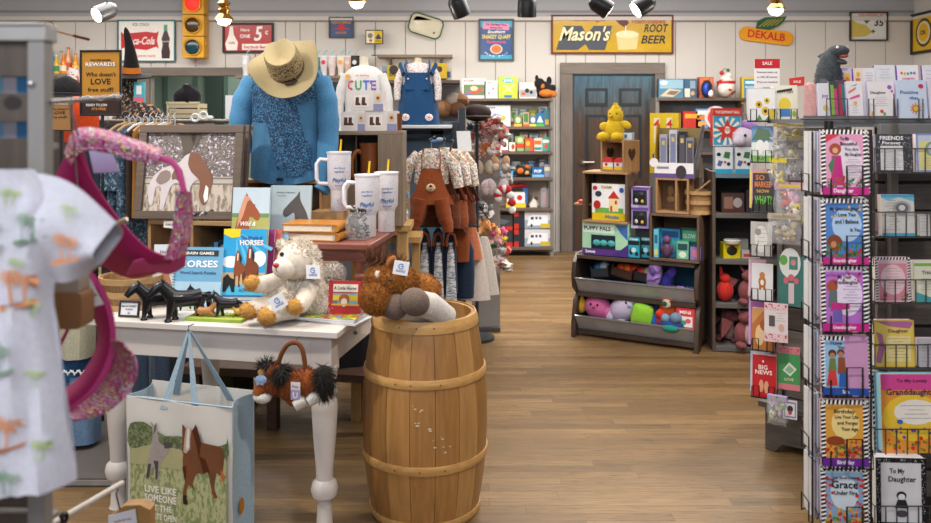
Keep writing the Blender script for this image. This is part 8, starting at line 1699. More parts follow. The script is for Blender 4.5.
for k,(u,c) in enumerate(((388,'#8a9ab0'),(401,'#c8b8a8'),(429,'#b0b8c4'),(446,'#d0c8c0'))):
    g=G();g.box(-.04,0,0,.04,.06,.1,M(c));g.rect(-.03,.02,.03,.06,M(['#3a4a6a','#a85a3a','#6a3a4a','#4a6a8a'][k]),-.001);mono(g,'small_box',['blue-grey small box at the left end of the back shelf','beige small box on the back shelf left of the pinafore','pale blue small box on the back shelf behind the pinafore','cream small box at the right end of the back shelf'][k],'box',(X(u,5.3),5.3,z+.001))
# dark jacket left of the sweatshirt
g=G();g.loft([(0,0,-.42,.12,.08),(0,0,-.25,.11,.08),(0,0,-.08,.1,.07),(-.01,0,0,.04,.04)],FAB('#2c3c46','#1f2c34'),24,.06);mono(g,'dark_jacket','dark slate jacket hanging between the blouse and the sweatshirt','jacket',(X(338,4.9),4.9,Z(82,4.9)))
# tumblers on the wall shelf
g=G();x0,x1=X(238,9),X(376,9);z=Z(76,9.0);g.box(x0,8.9,z-.03,x1,9.13,z,sw);mono(g,'wall_shelf','grey wooden shelf lined with tall insulated cups, behind the straw hat','shelf')
for k,(u,c,c2,s_,lab) in enumerate(((246,'#dedee2','#e8e8ec','#cfd4d8','white cup with straw, far left behind the straw hat'),(317,'#3f8f9a','#2f7f8a','#5ab8d8','teal cup mostly behind the blouse shoulder'),(324,'#d8d8dc','#c83a5a','#5ab8d8','white cup with small red mark'),(332,'#e0cfd0','#d8d0d0','#8ac8e0','pale pink cup with straw'),(341,'#e6e0d2','#e0a04a','#5ab8d8','white cup with an orange sun print and blue straw'),(348,'#d8b8a8','#d8d0c8','#5ac8e0','peach cup with turquoise straw'),(355,'#2c3038','#d8d8d8','#9ab8c8','black cup with a white block print'))):
    t=thing('insulated_cup',lab,'cup',(X(u,9.0),9.0,z+.001),0,'insulated cups on the wall shelf')
    g=G();g.lathe([(0,0),(.032,0),(.036,.09),(.048,.11),(.05,.21),(0,.21)],M(c,.35),18);g.disc(0,.15,.025,M(c2),-.0515);g.build('cup_body',t);g=G();g.lathe([(0,.21),(.052,.21),(.052,.225),(0,.23)],M('#e0e0e4' if k != 6 else '#1c1c20',.3),18);g.build('lid',t)
    g=G();g.tube([(.0,0,.22),(.015,0,.27),(.04,0,.29)],.005,M(s_,.3),6);g.build('straw',t)
# ------------------------------------------------------------------ left background: clothes, signs, halloween items
CHR=M('#b8b8bc',.25,.85);DKM=M('#2c2b2d',.4,.3)
def rsign(u0,v0,u1,v1,Y,label,bg,lower=True,stand=.0,zfloor=0):
    w,h=(u1-u0)*Y/800,(v1-v0)*Y/800
    t=thing('rewards_sign',label,'sign',(X((u0+u1)/2,Y),Y,Z(v1,Y)),R(-4));
    frame_part(t,w,h,w*.045,DKM,.012)
    g=G();g.box(-w/2+.003,-.006,.003,w/2-.003,.004,h-.003,M(bg,.5));y=-.0075
    g.text('CRACKER BARREL',0,h*.83,h*.03,Bk,y,w=w*.5);g.text('REWARDS',0,h*.75,h*.06,M('#5b5550'),y,w=w*.74);g.text('REWARDS',-.001,h*.753,h*.058,M('#f2eee6'),y-.0008,w=w*.72)
    g.text("Who doesn't",0,h*.6,h*.062,M('#3a2a1c'),y,w=w*.72);g.text('LOVE',0,h*.48,h*.085,M('#2a1a14'),y,w=w*.48);g.text('free stuff?',0,h*.37,h*.06,M('#3a2a1c'),y,w=w*.62)
    if lower:
        g.poly([(-w*.46,h*.02),(w*.46,h*.02),(w*.46,h*.3),(w*.3,h*.32),(w*.15,h*.26),(0,h*.23),(-w*.2,h*.25),(-w*.3,h*.3),(-w*.46,h*.28)],M('#3a2520'),y);g.poly([(-w*.46,h*.28),(-w*.3,h*.3),(-w*.2,h*.25),(0,h*.23),(w*.15,h*.26),(w*.3,h*.32),(w*.46,h*.3),(w*.46,h*.31),(w*.3,h*.335),(0,h*.245),(-w*.3,h*.315),(-w*.46,h*.295)],M('#d8d4cc'),y-.0006)
        g.text("READY TO JOIN",-w*.1,h*.15,h*.035,Wt,y-.0006,w=w*.5);g.text("IT'S FREE",-w*.04,h*.09,h*.035,M('#e0902a'),y-.0006,w=w*.34)
    g.build('poster',t)
    g=G();g.tube([(0,.01,h*.3),(0,.012,-.0),(0,.012,-Z(v1,Y)+.02)],.007,DKM,8);g.cyl((0,.012,-Z(v1,Y)),(0,.012,-Z(v1,Y)+.02),.06,DKM,n=24);g.build('stand',t);return t
rsign(80,50,123,116,3.9,'orange rewards poster in a dark frame beside the witch hat','#c0872f')
rsign(46,96,73.5,131,3.95,'smaller tan rewards poster below the black beanie at far left','#a87a48',lower=False)
# rails with hanging clothes
def garment(u,Y,v0,v1,c,c2,label,w=.21,d=.05,rz=75,name='hanging_garment',cat='garment',grp=None,hang='#b98a58',mat=None,sleeve=True):
    z0=Z(v0,Y);h=(v1-v0)*Y/800;t=thing(name,label,cat,(X(u,Y),Y,z0),R(rz),grp);m=mat or FAB(c,c2,130)
    g=G();g.tube([(-w*.48,0,-.05),(-w*.3,0,-.02),(0,0,0),(w*.3,0,-.02),(w*.48,0,-.05)],.008,M(hang,.4),6,flat=.6);g.tube([(0,0,0),(0,0,.035),(.012,0,.05),(0,0,.066),(-.012,0,.055)],.0022,CHR,5);g.build('hanger',t)
    g=G();g.loft([(0,0,-h,w*.52,d),(0,0,-h*.6,w*.5,d*.9),(0,0,-.12,w*.5,d*.75),(0,0,-.06,w*.48,d*.55),(0,0,-.02,w*.28,d*.4),(0,0,-.008,w*.1,d*.2)],m,26,.09,8,seed=u);g.build('cloth',t)
    if sleeve:
        for s in (-1,1):g=G();g.tube(bez([(s*w*.42,0,-.075),(s*w*.53,.004,-.2),(s*w*.55,.01,-.36)],5),.03,m,12,[.035-.001*i+.0015*sin(2.2*i) for i in range(11)],flat=.75);g.build('sleeve',t)
    return t
RY=4.35
t=thing('clothes_rail','long dark clothes rail crossing behind the framed horse picture','clothes rail',(0,RY,0));zr=Z(121,RY)
g=G();g.tube([(X(28,RY),0,zr),(X(262,RY),0,zr)],.011,M('#6a6460',.4,.4),8);g.box(X(28,RY),-.01,zr-.05,X(262,RY),.01,zr-.03,M('#5a5450',.5));g.build('rail',t)
for u in (30,107,260):g=G();g.box(X(u,RY)-.015,-.015,.05,X(u,RY)+.015,.015,zr,M('#6f6a66',.5));g.build('post',t)
g=G();g.box(X(28,RY),-.25,0,X(262,RY),.3,.05,M('#5c5450',.55));g.build('platform',t)
GC=[(42,'#5a4a3a','#463828','brown jacket at the far left end of the long clothes rail'),(54,'#c8a878','#a88858','tan jacket on the clothes rail behind the grey slat fixture'),(64,'#8a6a4a','#6a4e34','dark tan garment on the rail left of the pink caps'),
      (80,'#6a6a6e','#52525a','grey garment on the rail behind the pink caps'),(94,'#a8a88a','#8c8c70','pale sage shirt on the rail seen through the pink loop'),(101,'#7f8670','#676e5a','olive grey shirt next to the sage one'),
      (108,'#3a4654','#2a3440','slate blue jacket hanging next to the olive grey shirt'),(115,'#2c3644','#1f2834','navy jacket hanging next to the slate one'),(121,'#34424f','#25303a','dark teal jacket on the rail beside the navy one'),
      (129,None,None,'blue denim shirt with pale flecks just left of the framed picture'),(137,None,None,'second flecked denim shirt partly behind the framed picture')]
DNM=PATTERN('fleck_denim','#46627a',['#8fa8b8','#2f4458'],60,.55,.9)
for k,(u,c,c2,lab) in enumerate(GC):
    garment(u,RY+.0,122,262 if k>2 else 250,c,c2,lab,d=.022,mat=None if c else DNM,hang='#c09a68' if k<3 or k>8 else '#3a3230',grp=None,w=.3,rz=70)
for k,u in enumerate((144,150,156,162,168,174)):
    garment(u,RY,122,215,['#4a3a34','#c0853a','#2c2a2c','#8a7a66','#3a3a40','#6a5a4a'][k],None,'%s garment behind the framed picture, %s from its left edge' % (['brown','orange','black','khaki','charcoal','taupe'][k],['first','second','third','fourth','fifth','sixth'][k]),hang='#c8a070' if k % 2 else '#e0e0e0',w=.26,d=.018,rz=70,sleeve=False)
# lower garments (seen under the table)
for k,(u,v0,v1,c,c2,w,lab) in enumerate(((78,300,356,'#b5b29c','#9c9984',.2,'pale sage folded shirt hanging low inside the pink loop'),(72,342,378,'#2f5680','#24456a',.24,'blue embroidered skirt hanging low at the left'),(66,374,446,'#5a7696','#425c7a',.2,'faded blue jeans hanging lowest at the left'),(84,376,440,'#6f88a4','#54708e',.2,'light blue jeans beside the faded pair'),
   (140,330,396,'#4a5a70','#38475a',.22,'mid blue jeans under the table behind the tote handles'),(152,330,398,'#6a7a90','#4c5a70',.2,'grey-blue jeans under the table'),(164,330,396,'#3f4e62','#2e3a4a',.2,'dark blue jeans under the table beside the tote handles'),(182,330,400,'#26262c','#18181c',.26,'black trousers under the table'),
   (212,330,402,'#3c4026','#2a2e1a',.24,'dark olive trousers under the table'),(226,330,402,'#565a34','#3e4224',.2,'moss green trousers under the table'),(240,330,400,'#34361f','#242614',.22,'very dark green trousers at the right under the table'))):
    Y=(3.62 if k<4 else 4.25)+.03*(k % 3);g=G();h=(v1-v0)*Y/800;z=Z(v0,Y)
    g.loft([(0,0,-h,w*.34,.07),(0,0,-h*.5,w*.34,.065),(0,0,-.04,w*.32,.05),(0,0,0,w*.3,.03)],FAB(c,c2,110),24,.12,6,seed=k)
    mono(g,'hanging_garment',lab,'garment',(X(u,Y),Y,z),R(10*k))
t=thing('clothes_rail','low dark rail carrying the jeans and trousers under the white table','clothes rail',(0,4.27,0));z=Z(327,4.27);g=G();g.tube([(X(50,4.27),0,z),(X(262,4.27),0,z)],.008,M('#3a3634',.4,.4),6);g.build('rail',t)
for u in (52,262):g=G();g.box(X(u,4.27)-.012,-.012,.05,X(u,4.27)+.012,.012,z,M('#3a3634',.5));g.build('post',t)
g=G()
for k in range(16):g.tube([(X(58+k*2.2,3.55),0,Z(372+2*sin(k*2),3.55)),(X(60.4+k*2.2,3.55),0,Z(374+2*sin(k*2+2),3.55))],.004,M('#d8dce0'),4)
mono(g,'lace_trim','white wavy lace trim on the blue embroidered skirt','trim',(0,3.56,0))
# dark bench behind
DBN=WOOD('#5a3d2e','#3d2a20',0,5);
t=thing('clothes_rail','short dark rail with a grey floor platform, left of the white table','clothes rail',(0,3.65,0));z=Z(296,3.65);g=G();g.tube([(X(-20,3.65),0,z),(X(102,3.65),0,z)],.008,M('#3a3634',.4,.4),6);g.build('rail',t)
g=G();g.box(X(30,3.65)-.012,-.012,.03,X(30,3.65)+.012,.012,z,M('#3a3634',.5));g.build('post',t)
g=G();g.box(-2.6,-.37,0,X(155,3.28),.5,.035,M('#5b5654',.5));g.box(-2.6,-.375,.008,X(155,3.28),-.37,.028,M('#8a8684',.4));g.build('platform',t)
t=thing('low_bench','dark red-brown low table standing behind the white one','table',(X(268,3.85),3.85,0),R(-9))
g=G();g.box(-.45,0,.26,.55,.5,.3,DBN);g.build('tabletop',t,.003)
for (x,y) in ((-.42,.03),(-.02,.03),(.48,.03),(-.42,.42),(.48,.42)):g=G();g.box(x,y,0,x+.05,y+.05,.26,DBN);g.build('leg',t)
g=G();g.loft([(0,0,0,.16,.14),(0,0,.12,.17,.14),(0,0,.3,.12,.1),(0,0,.38,.05,.05)],FAB('#1c1c20','#121214',90),24,.1);mono(g,'folded_garment','black garment heaped on the low dark table','garment',(X(345,4.0),4.02,.301))
# witch hat on mannequin with patterned shirts
WY=4.7
t=thing('mannequin_bust','dark patterned mannequin bust wearing the witch hat','mannequin',(X(127,WY),WY,zr));SKP=PATTERN('bones','#1c1a1c',['#b8b0a0','#8a5a3a'],75,.57)
g=G();g.loft([(0,0,-.12,.11,.08),(0,0,-.02,.1,.07),(0,0,.08,.06,.05),(0,0,.16,.055,.055),(0,0,.24,.06,.06),(0,0,.3,.05,.05),(0,0,.33,.02,.02)],SKP,20,.02);g.build('bust',t)
g=G();g.cyl((0,0,-zr),(0,0,-.12),.012,DKM);g.cyl((0,0,-zr),(0,0,-zr+.02),.12,DKM,n=20);g.build('stand',t)
t=thing('witch_hat','tall pointed black witch hat with an orange band','hat',(X(127,4.6),4.66,zr+.27),0,ry=R(4),rx=R(12));t.scale=(.66,.66,.76);BKF=FAB('#1d1b1d','#121112',90)
g=G();g.lathe([(.075,0),(.17,-.015),(.175,-.01),(.175,-.004),(.078,.008)],BKF,32);g.build('brim',t)
g=G();g.tube(bez([(0,0,0),(0,0,.1),(-.01,0,.2),(-.035,0,.32),(-.045,0,.36)],5),.08,BKF,18,[.078-.0036*i for i in range(21)]);g.build('cone',t)
g=G();g.lathe([(.082,.015),(.073,.06),(.07,.06)],FAB('#c8742a','#a85c1c'),24);g.build('band',t)
for k,(u,v,cs,lab) in enumerate(((137,103,['#1f1c1e','#c8702a','#8a8478'],'orange and black patterned shirt on the rail beside the mannequin'),(147,106,['#201d1f','#d8842a','#8a8478'],'black patterned shirt with orange streaks, right of the mannequin'))):
    g=G();g.loft([(0,0,-.2,.12,.07),(0,0,-.06,.12,.06),(0,0,-.01,.06,.04),(0,0,.01,.02,.02)],PATTERN('hall%d' % k,cs[0],cs[1:],55,.6),22,.06);mono(g,'patterned_shirt',lab,'shirt',(X(u,4.5),4.52,Z(v,4.5)),R(-20))
g=G();g.box(-.03,0,0,.03,.02,.12,M('#4ab0c0'));g.rect(-.03,0,.03,.035,M('#d86a8a'),-.001);g.rect(-.015,.05,.015,.1,Wt,-.001);mono(g,'hang_label','turquoise and pink swing label under the witch hat brim','label',(X(139,4.6),4.6,Z(103,4.6)))
# clips on rail
for k,u in enumerate((128,134,140,147,153,160,167,174)):
    g=G();g.tube([(-.012,0,0),(-.014,0,.03),(0,0,.045),(.014,0,.03),(.012,0,0)],.004,M('#c8ccd0',.3,.4),5);mono(g,'hanger_hook','pale hanger hook over the rail left of the black beanie crate','hook',(X(u,RY),RY-.02,zr-.02),0,'pale hanger hooks in a row on the long rail')
g=G();g.tube([(.02*cos(a),0,.02*sin(a)) for a in [2*pi*k/16 for k in range(16)]],.006,M('#dce0e2',.3),6,closed=True);g.tube([(.045+.02*cos(a),0,.012+.02*sin(a)) for a in [2*pi*k/16 for k in range(16)]],.006,M('#dce0e2',.3),6,closed=True);g.blob((.08,0,.0),(.02,.006,.012),M('#dce0e2'));mono(g,'size_rings','white ring clips on the rail above the framed picture','clip',(X(197,RY),RY-.03,zr+.018))
# orange bag, white-red garment, beanies
g=G();g.loft([(0,0,-.18,.1,.05),(0,0,-.05,.1,.05),(0,0,.04,.085,.04),(0,0,.06,.03,.02)],FAB('#c8481e','#a8380f',120),22,.06);mono(g,'orange_shirt','bright orange shirt behind the larger rewards poster','shirt',(X(88,4.3),4.2,Z(108,4.3)),0)
g=G();g.loft([(0,0,-.3,.04,.03),(0,0,-.1,.04,.03),(0,0,0,.025,.02)],PATTERN('whitered','#dcd8d4',['#c0402a','#c86a5a'],40,.56),16,.06);mono(g,'striped_scarf','white and red scarf hanging left of the larger rewards poster','scarf',(X(77,4.4),4.36,Z(68,4.4)))
t=thing('black_beanie','black knitted beanie on top of the clothes rail, above the tan rewards poster','beanie',(X(60,4.2),4.25,Z(97,4.2)));g=G();g.blob((0,0,.04),(.085,.08,.075),FAB('#232326','#161618',60),18,fn=lambda p:1+.04*sin(9*p.x));g.build('knit',t);g=G();g.lathe([(.08,-.015),(.09,-.01),(.09,.02),(.08,.025)],FAB('#2a2a2e','#18181b',60),24);g.build('cuff',t)
g=G();g.box(-.12,-.1,0,.12,.12,Z(97,4.2)-.017,M('#4a423c',.6));mono(g,'display_plinth','dark brown plinth under the black beanie','plinth',(X(60,4.2),4.26,0))
t=thing('slatted_crate','cream slatted crate heaped with a black knitted hat in front of the green doorway','crate',(X(183,5.0),5.0,Z(119,5.0)));CRm=M('#c8b898',.6)
g=G()
for z in (0,.035,.07):g.box(-.1,0,z,.1,.008,z+.028,CRm);g.box(-.1,.15,z,.1,.158,z+.028,CRm);g.box(-.1,.008,z,-.092,.15,z+.028,CRm);g.box(.092,.008,z,.1,.15,z+.028,CRm)
g.box(-.1,0,0,.1,.158,.006,CRm);g.build('slats',t);g=G();g.box(-.105,-.004,.095,.105,0,.108,M('#d8cba8'));
for x in (-.1,.092):g.box(x,-.004,0,x+.01,0,.1,M('#d8cba8'))
g.build('rim',t)
g=G();g.blob((0,0,.03),(.085,.075,.09),FAB('#1e1e21','#121214',60),20,fn=lambda p:1+.08*sin(6*p.x+2*p.z)+.05*sin(11*p.y));mono(g,'knitted_hat','soft black knitted hat heaped in the cream slatted crate','hat',(X(184,5.0),5.07,Z(119,5.0)+.1))
g=G();g.box(-.14,0,0,.14,.2,Z(119,5.0)-.001,M('#5a5652',.6));mono(g,'display_plinth','grey plinth supporting the cream slatted crate','plinth',(X(183,5.0),4.98,0))
g=G();g.box(-.03,0,-.0,.03,.03,.14,M('#dedee0',.4));mono(g,'white_card','plain white card standing left of the blue blouse','card',(X(233,4.4),4.36,Z(121,4.4)))
# ------------------------------------------------------------------ foreground left
SHG=M('#8e8a86',.5,sc=20);BRD=WOOD('#5d5146','#403830',2,6,.6)
t=thing('slat_fixture','grey metal and dark wood slat fixture at the left edge, close by','display fixture',(0,0,0));FY=1.02
def fx(u):return X(u,FY)
g=G();g.box(fx(32),FY-.012,0,fx(49),FY+.012,Z(38,FY),SHG);g.build('post',t,.002)
g=G();g.box(fx(-220),FY-.015,Z(42,FY),fx(52),FY+.015,Z(27,FY),M('#a5a29e',.45));g.box(fx(-220),FY-.018,Z(27,FY),fx(51),FY+.018,Z(24,FY),M('#b8b5b0',.4));g.build('top_rail',t,.003)
for a,b_ in ((41,77),(93,122),(138,205),(212,300),(308,396),(404,505),(512,640)):
    g=G();g.box(fx(-220),FY-.005,Z(b_,FY),fx(31),FY+.012,Z(a,FY),BRD);
    if a==93:g.disc((fx(15)),Z(103,FY),.012,M('#2c2420'),FY-.0056,rz=.009)
    g.build('slat_board',t,.001)
g=G();g.blob((fx(37),FY-.014,Z(84,FY)),.0045,M('#d8d8dc',.2,.8));g.build('bolt',t)
g=G();g.box(fx(-220),FY-.012,0,fx(-205),FY+.012,Z(38,FY),SHG);g.build('post',t)
t0_=t
for (v0,v1,lab) in ((70,97,'blue and white packet glimpsed through the top gap of the slat fixture'),(116,143,'blue and white packet glimpsed through the second gap of the slat fixture'),(495,520,'teal packet glimpsed low through the slat fixture')):
    g=G();y=1.06;h=(v1-v0)*y/800;m1=M('#8fc8e8' if v0<400 else '#2f7f9a',.3);g.box(X(-40,y),0,0,X(31,y),.02,h,m1);g.rect(X(4,y),.0,X(17,y),h,M('#d8d0e0' if v0<400 else '#2f7f9a',.3),-.001);g.rect(X(17,y),0,X(31,y),h,M('#2f8fd0' if v0<400 else '#2f7f9a',.3),-.001);mono(g,'packet',lab,'packet',(0,y,Z(v1,y)));g=G();g.box(fx(-220),FY+.012,Z(v1,y)-.008,fx(31),y+.03,Z(v1,y)-.001,SHG);g.build('shelf',t0_)
t=thing('chrome_arm','thin chrome faceout arm sticking out from the slat fixture','display arm',(fx(49),FY,Z(102,FY)));g=G();g.tube([(0,0,0),(X(118,1.12)-fx(49),.10,Z(97,1.12)-Z(102,FY))],.0028,CHR,8);g.blob((X(118,1.12)-fx(49),.10,Z(97,1.12)-Z(102,FY)),.005,CHR);g.build('bar',t)
# T-shirt
TY_=.93;tcx=X(-60,TY_);TSM=FAB('#d4d2da','#c6c5d0',160,rough=.9,bs=.15)
st=thing('palm_shirt','white child T-shirt printed with green and orange palm trees, closest item at left','t-shirt',(0,0,0))
EDG=[(170,32),(200,60),(240,66),(275,54),(300,52),(340,58),(380,63),(430,70),(465,75),(480,76)]
def xr_(v):
    for a,b_ in zip(EDG,EDG[1:]):
        if v<=b_[0]:return a[1]+(b_[1]-a[1])*max(0,(v-a[0]))/(b_[0]-a[0])
    return EDG[-1][1]
def shirt_y(u,v):
    q=min(1,abs(u+60)/(xr_(v)+60));return TY_-.045*sqrt(max(0,1-q**4))+.004*sin(u*.14+v*.02)+.003*sin(u*.31-v*.013)
def sh(a,b_,k=0.0):
    v=170+b_*(310+22*(1-a));r_=xr_(min(v,480));u=-60+(r_+60)*(2*a-1);y=shirt_y(u,v)-k
    return (X(u,TY_),y,Z(v-(12*(1-a) if b_>.9 else 0),TY_))
g=G();g.surf(lambda a,b_:sh(a,b_),40,40,TSM,-.0015)
g.surf(lambda a,b_:(lambda p:(p[0],TY_+(TY_-p[1])*.3,p[2]))(sh(1-a,b_)),20,20,TSM,.0015);g.build('body',st)
g=G()
for s in (1,-1):
    def slv(a,b_,s=s,back=1):
        # a along sleeve (shoulder->hem), b_ from top edge to underarm
        top=((28,172),(118,222));bot=((52,282),(98,266));
        tu=top[0][0]+(top[1][0]-top[0][0])*a;tv=top[0][1]+(top[1][1]-top[0][1])*a-12*sin(pi*a)
        bu=bot[0][0]+(bot[1][0]-bot[0][0])*a;bv=bot[0][1]+(bot[1][1]-bot[0][1])*a+6*sin(pi*a)
        u=tu+(bu-tu)*b_;v=tv+(bv-tv)*b_;U=u if s>0 else -120-u
        return (X(U,TY_),TY_-back*.032*sin(pi*min(1,max(0,b_)))+.004*sin(b_*9+a*5),Z(v,TY_))
    g.surf(lambda a,b_:slv(a,b_) if s>0 else slv(1-a,b_),12,12,TSM,-.0012);g.surf(lambda a,b_:slv(a,b_,back=-1) if s<0 else slv(1-a,b_,back=-1),12,12,TSM,-.0012)
    g.build('sleeve',st);g=G()
OR_,GR_,GR2=M('#e0935c',.8),M('#8aa88c',.8),M('#b4c884',.8)
def palm(u,v,s,m,off=.005,ground=True):
    g=G()
    def P(du,dv):
        uu,vv=u+du*s,v+dv*s;y=shirt_y(uu,vv) if uu<xr_(vv)-4 else TY_-.030
        return (X(uu,TY_),y-off,Z(vv,TY_))
    def pl(pts):g.add([P(*p) for p in pts],[tuple(range(len(pts)))[::-1]],m)
    rn=random.Random(int(u*3+v))
    for tx_,th in (((-4,10)),((4,7))):
        for k in range(8):
            a=2*pi*k/8+.3;c_,s_=cos(a),sin(a);pl([(tx_,-th),(tx_+4*c_-.8*s_,-th+3*s_+.8*c_),(tx_+7.5*c_,-th+5*s_+2),(tx_+4*c_+.8*s_,-th+3*s_-.8*c_)])
        pl([(tx_-.4,-th),(tx_+.5,-th),(tx_*.6+.6,7),(tx_*.6-.6,7)])
    if ground:pl([(-11,8),(-4,6.5),(5,6),(12,4),(9,7),(0,9),(-9,11)])
    o=g.build('palm_print',st);return o
for a in ((36,285,1.7,OR_),(24,422,1.7,OR_),(80,246,1.3,OR_),(8,232,1.5,GR_),(46,226,1.3,GR_),(28,196,.8,GR2),(16,350,1.6,GR_),(36,262,.8,GR2),(48,304,.9,GR2),(84,212,.9,GR2),(28,470,1.2,GR_),(56,440,1.0,GR2),(2,460,.8,GR2),(48,372,.8,GR2)):palm(*a,ground=a[2]>1.25)
# shirt hanger hook (out of frame) supports shirt
g=G();g.tube([(X(-60,TY_),TY_,Z(168,TY_)),(X(-60,TY_),TY_,Z(120,TY_)),(X(-60,TY_),TY_-.06,Z(118,TY_)),(X(-60,TY_),FY-.018,Z(118,TY_))],.0025,CHR,6);g.build('hanger_hook',st)
# pink sequined hats
def seq_mat():
    m,nt,b=newmat('sequins');tc=nt.nodes.new('ShaderNodeTexCoord');v=nt.nodes.new('ShaderNodeTexVoronoi');v.inputs['Scale'].default_value=230;v.inputs['Randomness'].default_value=.35
    nt.links.new(tc.outputs['Object'],v.inputs['Vector']);sp=nt.nodes.new('ShaderNodeSeparateColor');nt.links.new(v.outputs['Color'],sp.inputs[0])
    col=ramp(nt,sp.outputs[0],[(0,hexc('#b8407c')),(.5,hexc('#d07aa6')),(.8,hexc('#c8a0b8')),(.92,hexc('#d8c850')),(1,hexc('#a8d0e0'))]);nt.links.new(col,b.inputs['Base Color'])
    b.inputs['Metallic'].default_value=.55;b.inputs['Roughness'].default_value=.28;n=nt.nodes.new('ShaderNodeNormalMap');bump(nt,b,v.outputs['Distance'],.9,.004);return m
SQ=seq_mat();MG=M('#b01f66',.6,sc=12);PKL=M('#d2498e',.5,sc=12)
def ribbon(g,A,B,Y0,Y1,m,th=.003,bow=.02,n=10):
    """sheet between two image-traced edges laid out at real depths Y0 (edge A) and Y1 (edge B)"""
    a_=bez([(p[0],p[1],0) for p in A],n);b_=bez([(p[0],p[1],0) for p in B],n);N=min(len(a_),len(b_))-1
    def f(s,t):
        i=s*N;k=min(int(i),N-1);q=i-k
        pa=[a_[k][j]+(a_[k+1][j]-a_[k][j])*q for j in (0,1)];pb=[b_[k][j]+(b_[k+1][j]-b_[k][j])*q for j in (0,1)]
        u=pa[0]+(pb[0]-pa[0])*t;v=pa[1]+(pb[1]-pa[1])*t;Y=Y0+(Y1-Y0)*t-bow*sin(pi*t)+.01*sin(3*s);return (X(u,Y),Y,Z(v,Y))
    g.surf(f,N,6,m,th);return g
ph=thing('sequined_hat','magenta hat with sequin-covered strap loop hanging above the palm shirt','hat',(0,0,0))
g=G();ribbon(g,[(66,152),(76,131),(100,130),(130,139),(162,150)],[(70,165),(82,151),(104,152),(130,159),(158,164)],1.3,1.28,SQ,bow=.01);g.build('sequin_strap',ph)
g=G();ribbon(g,[(80,150),(92,178),(118,216),(146,246),(172,258)],[(56,176),(72,200),(88,250),(128,276),(170,268)],1.3,1.42,MG,bow=.03);g.build('crown_panel',ph)
g=G();ribbon(g,[(56,176),(64,160),(72,152),(84,152)],[(62,200),(76,190),(86,185),(94,184)],1.31,1.33,MG,bow=.01);g.build('crown_edge',ph)
g=G();g.tube([(X(u,1.29),1.29,Z(v,1.29)) for u,v,*_ in bez([(158,158,0),(170,161,0),(179,172,0),(184,192,0)],6)],.0052,PKL,10);g.build('cord',ph)
g=G();ribbon(g,[(176,190),(174,215),(170,240),(163,260)],[(192,192),(193,215),(191,238),(184,258)],1.29,1.32,SQ,bow=.006);g.build('sequin_strap',ph)
g=G();ribbon(g,[(186,254),(172,260),(150,258),(134,262)],[(186,266),(170,274),(148,272),(126,276)],1.31,1.34,PKL,bow=.004);g.build('pink_edge',ph)
g=G();g.tube([(X(110,1.25),1.25,Z(227,1.25)),(X(127,1.25),1.25,Z(219,1.25))],.004,M('#c8b8a0',.3,.7),6);g.build('metal_clip',ph)
g=G();g.tube([(X(76,1.3),1.31,Z(140,1.3)),(X(70,1.2),1.2,Z(104,1.2)),(X(80,1.1),1.1,Z(100,1.1))],.002,CHR,6);g.build('hook',ph)
p2=thing('sequined_hat','second magenta hat below it with a wide sequined crescent brim','hat',(0,0,0))
g=G();ribbon(g,[(90,276),(104,300),(112,330),(108,360),(92,390),(66,412)],[(78,282),(90,306),(99,330),(96,352),(82,376),(62,394)],1.3,1.34,MG,bow=.012);g.build('band',p2)
g=G();ribbon(g,[(110,340),(112,350),(106,372),(90,395),(68,412)],[(122,343),(136,362),(132,388),(106,413),(74,422)],1.3,1.26,SQ,bow=.012);g.build('sequin_brim',p2)
g=G();ribbon(g,[(90,276),(103,300),(110,330),(107,358),(91,388),(66,410)],[(94,274),(108,299),(115,330),(112,361),(95,391),(69,413)],1.29,1.29,PKL,bow=.0);g.build('pink_edge',p2)
g=G();g.tube([(X(u,1.28),1.28,Z(v,1.28)) for u,v in ((60,345),(70,325),(84,308),(92,296))],.003,PKL,6);g.tube([(X(u,1.29),1.29,Z(v,1.29)) for u,v in ((92,296),(94,282),(90,270))],.003,PKL,6);g.build('strap',p2);g=G();g.tube([(X(91,1.3),1.3,Z(276,1.3)),(X(84,1.3),1.3,Z(255,1.3)),(X(70,1.2),1.2,Z(104,1.2)),(X(74,1.06),1.06,Z(100,1.06))],.0012,CHR,5);g.build('hanging_loop',p2)
# tags
def tag_card(pts,Y,c,label,prints=(),nm='paper_tag',th=.0012,tilt=.0):
    g=G();P=[(X(u,Y),Z(v,Y)) for u,v in pts];g.slab(P,Y-th,Y,M(c,.5))
    for (q,pc) in prints:g.poly([(X(u,Y),Z(v,Y)) for u,v in q],M(pc,.5),Y-th-.0005)
    mono(g,nm,label,'tag')
tag_card([(72,278),(86,271),(104,304),(90,308)],1.24,'#dcdae0','white barcode tag hanging beside the palm shirt sleeve',[([(76,280),(82,277),(86,285),(80,288)],'#4a4648'),([(90,296),(97,293),(98,295),(91,298)],'#7a7680')])
tag_card([(88,146),(112,152),(120,172),(94,173)],1.4,'#b4b8dc','lavender paper tag behind the sequin strap')
g=G();y=1.2;g.rbox(X(50,y),y-.02,Z(326,y),X(88,y),y+.02,Z(290,y),M('#9a6e48',.7,sc=8),.008);g.rbox(X(50,y),y-.018,Z(292,y),X(84,y),y+.018,Z(272,y),M('#a8988c',.7),.006);mono(g,'kraft_tag','brown kraft block tag between the palm shirt and the lower magenta hat','tag')
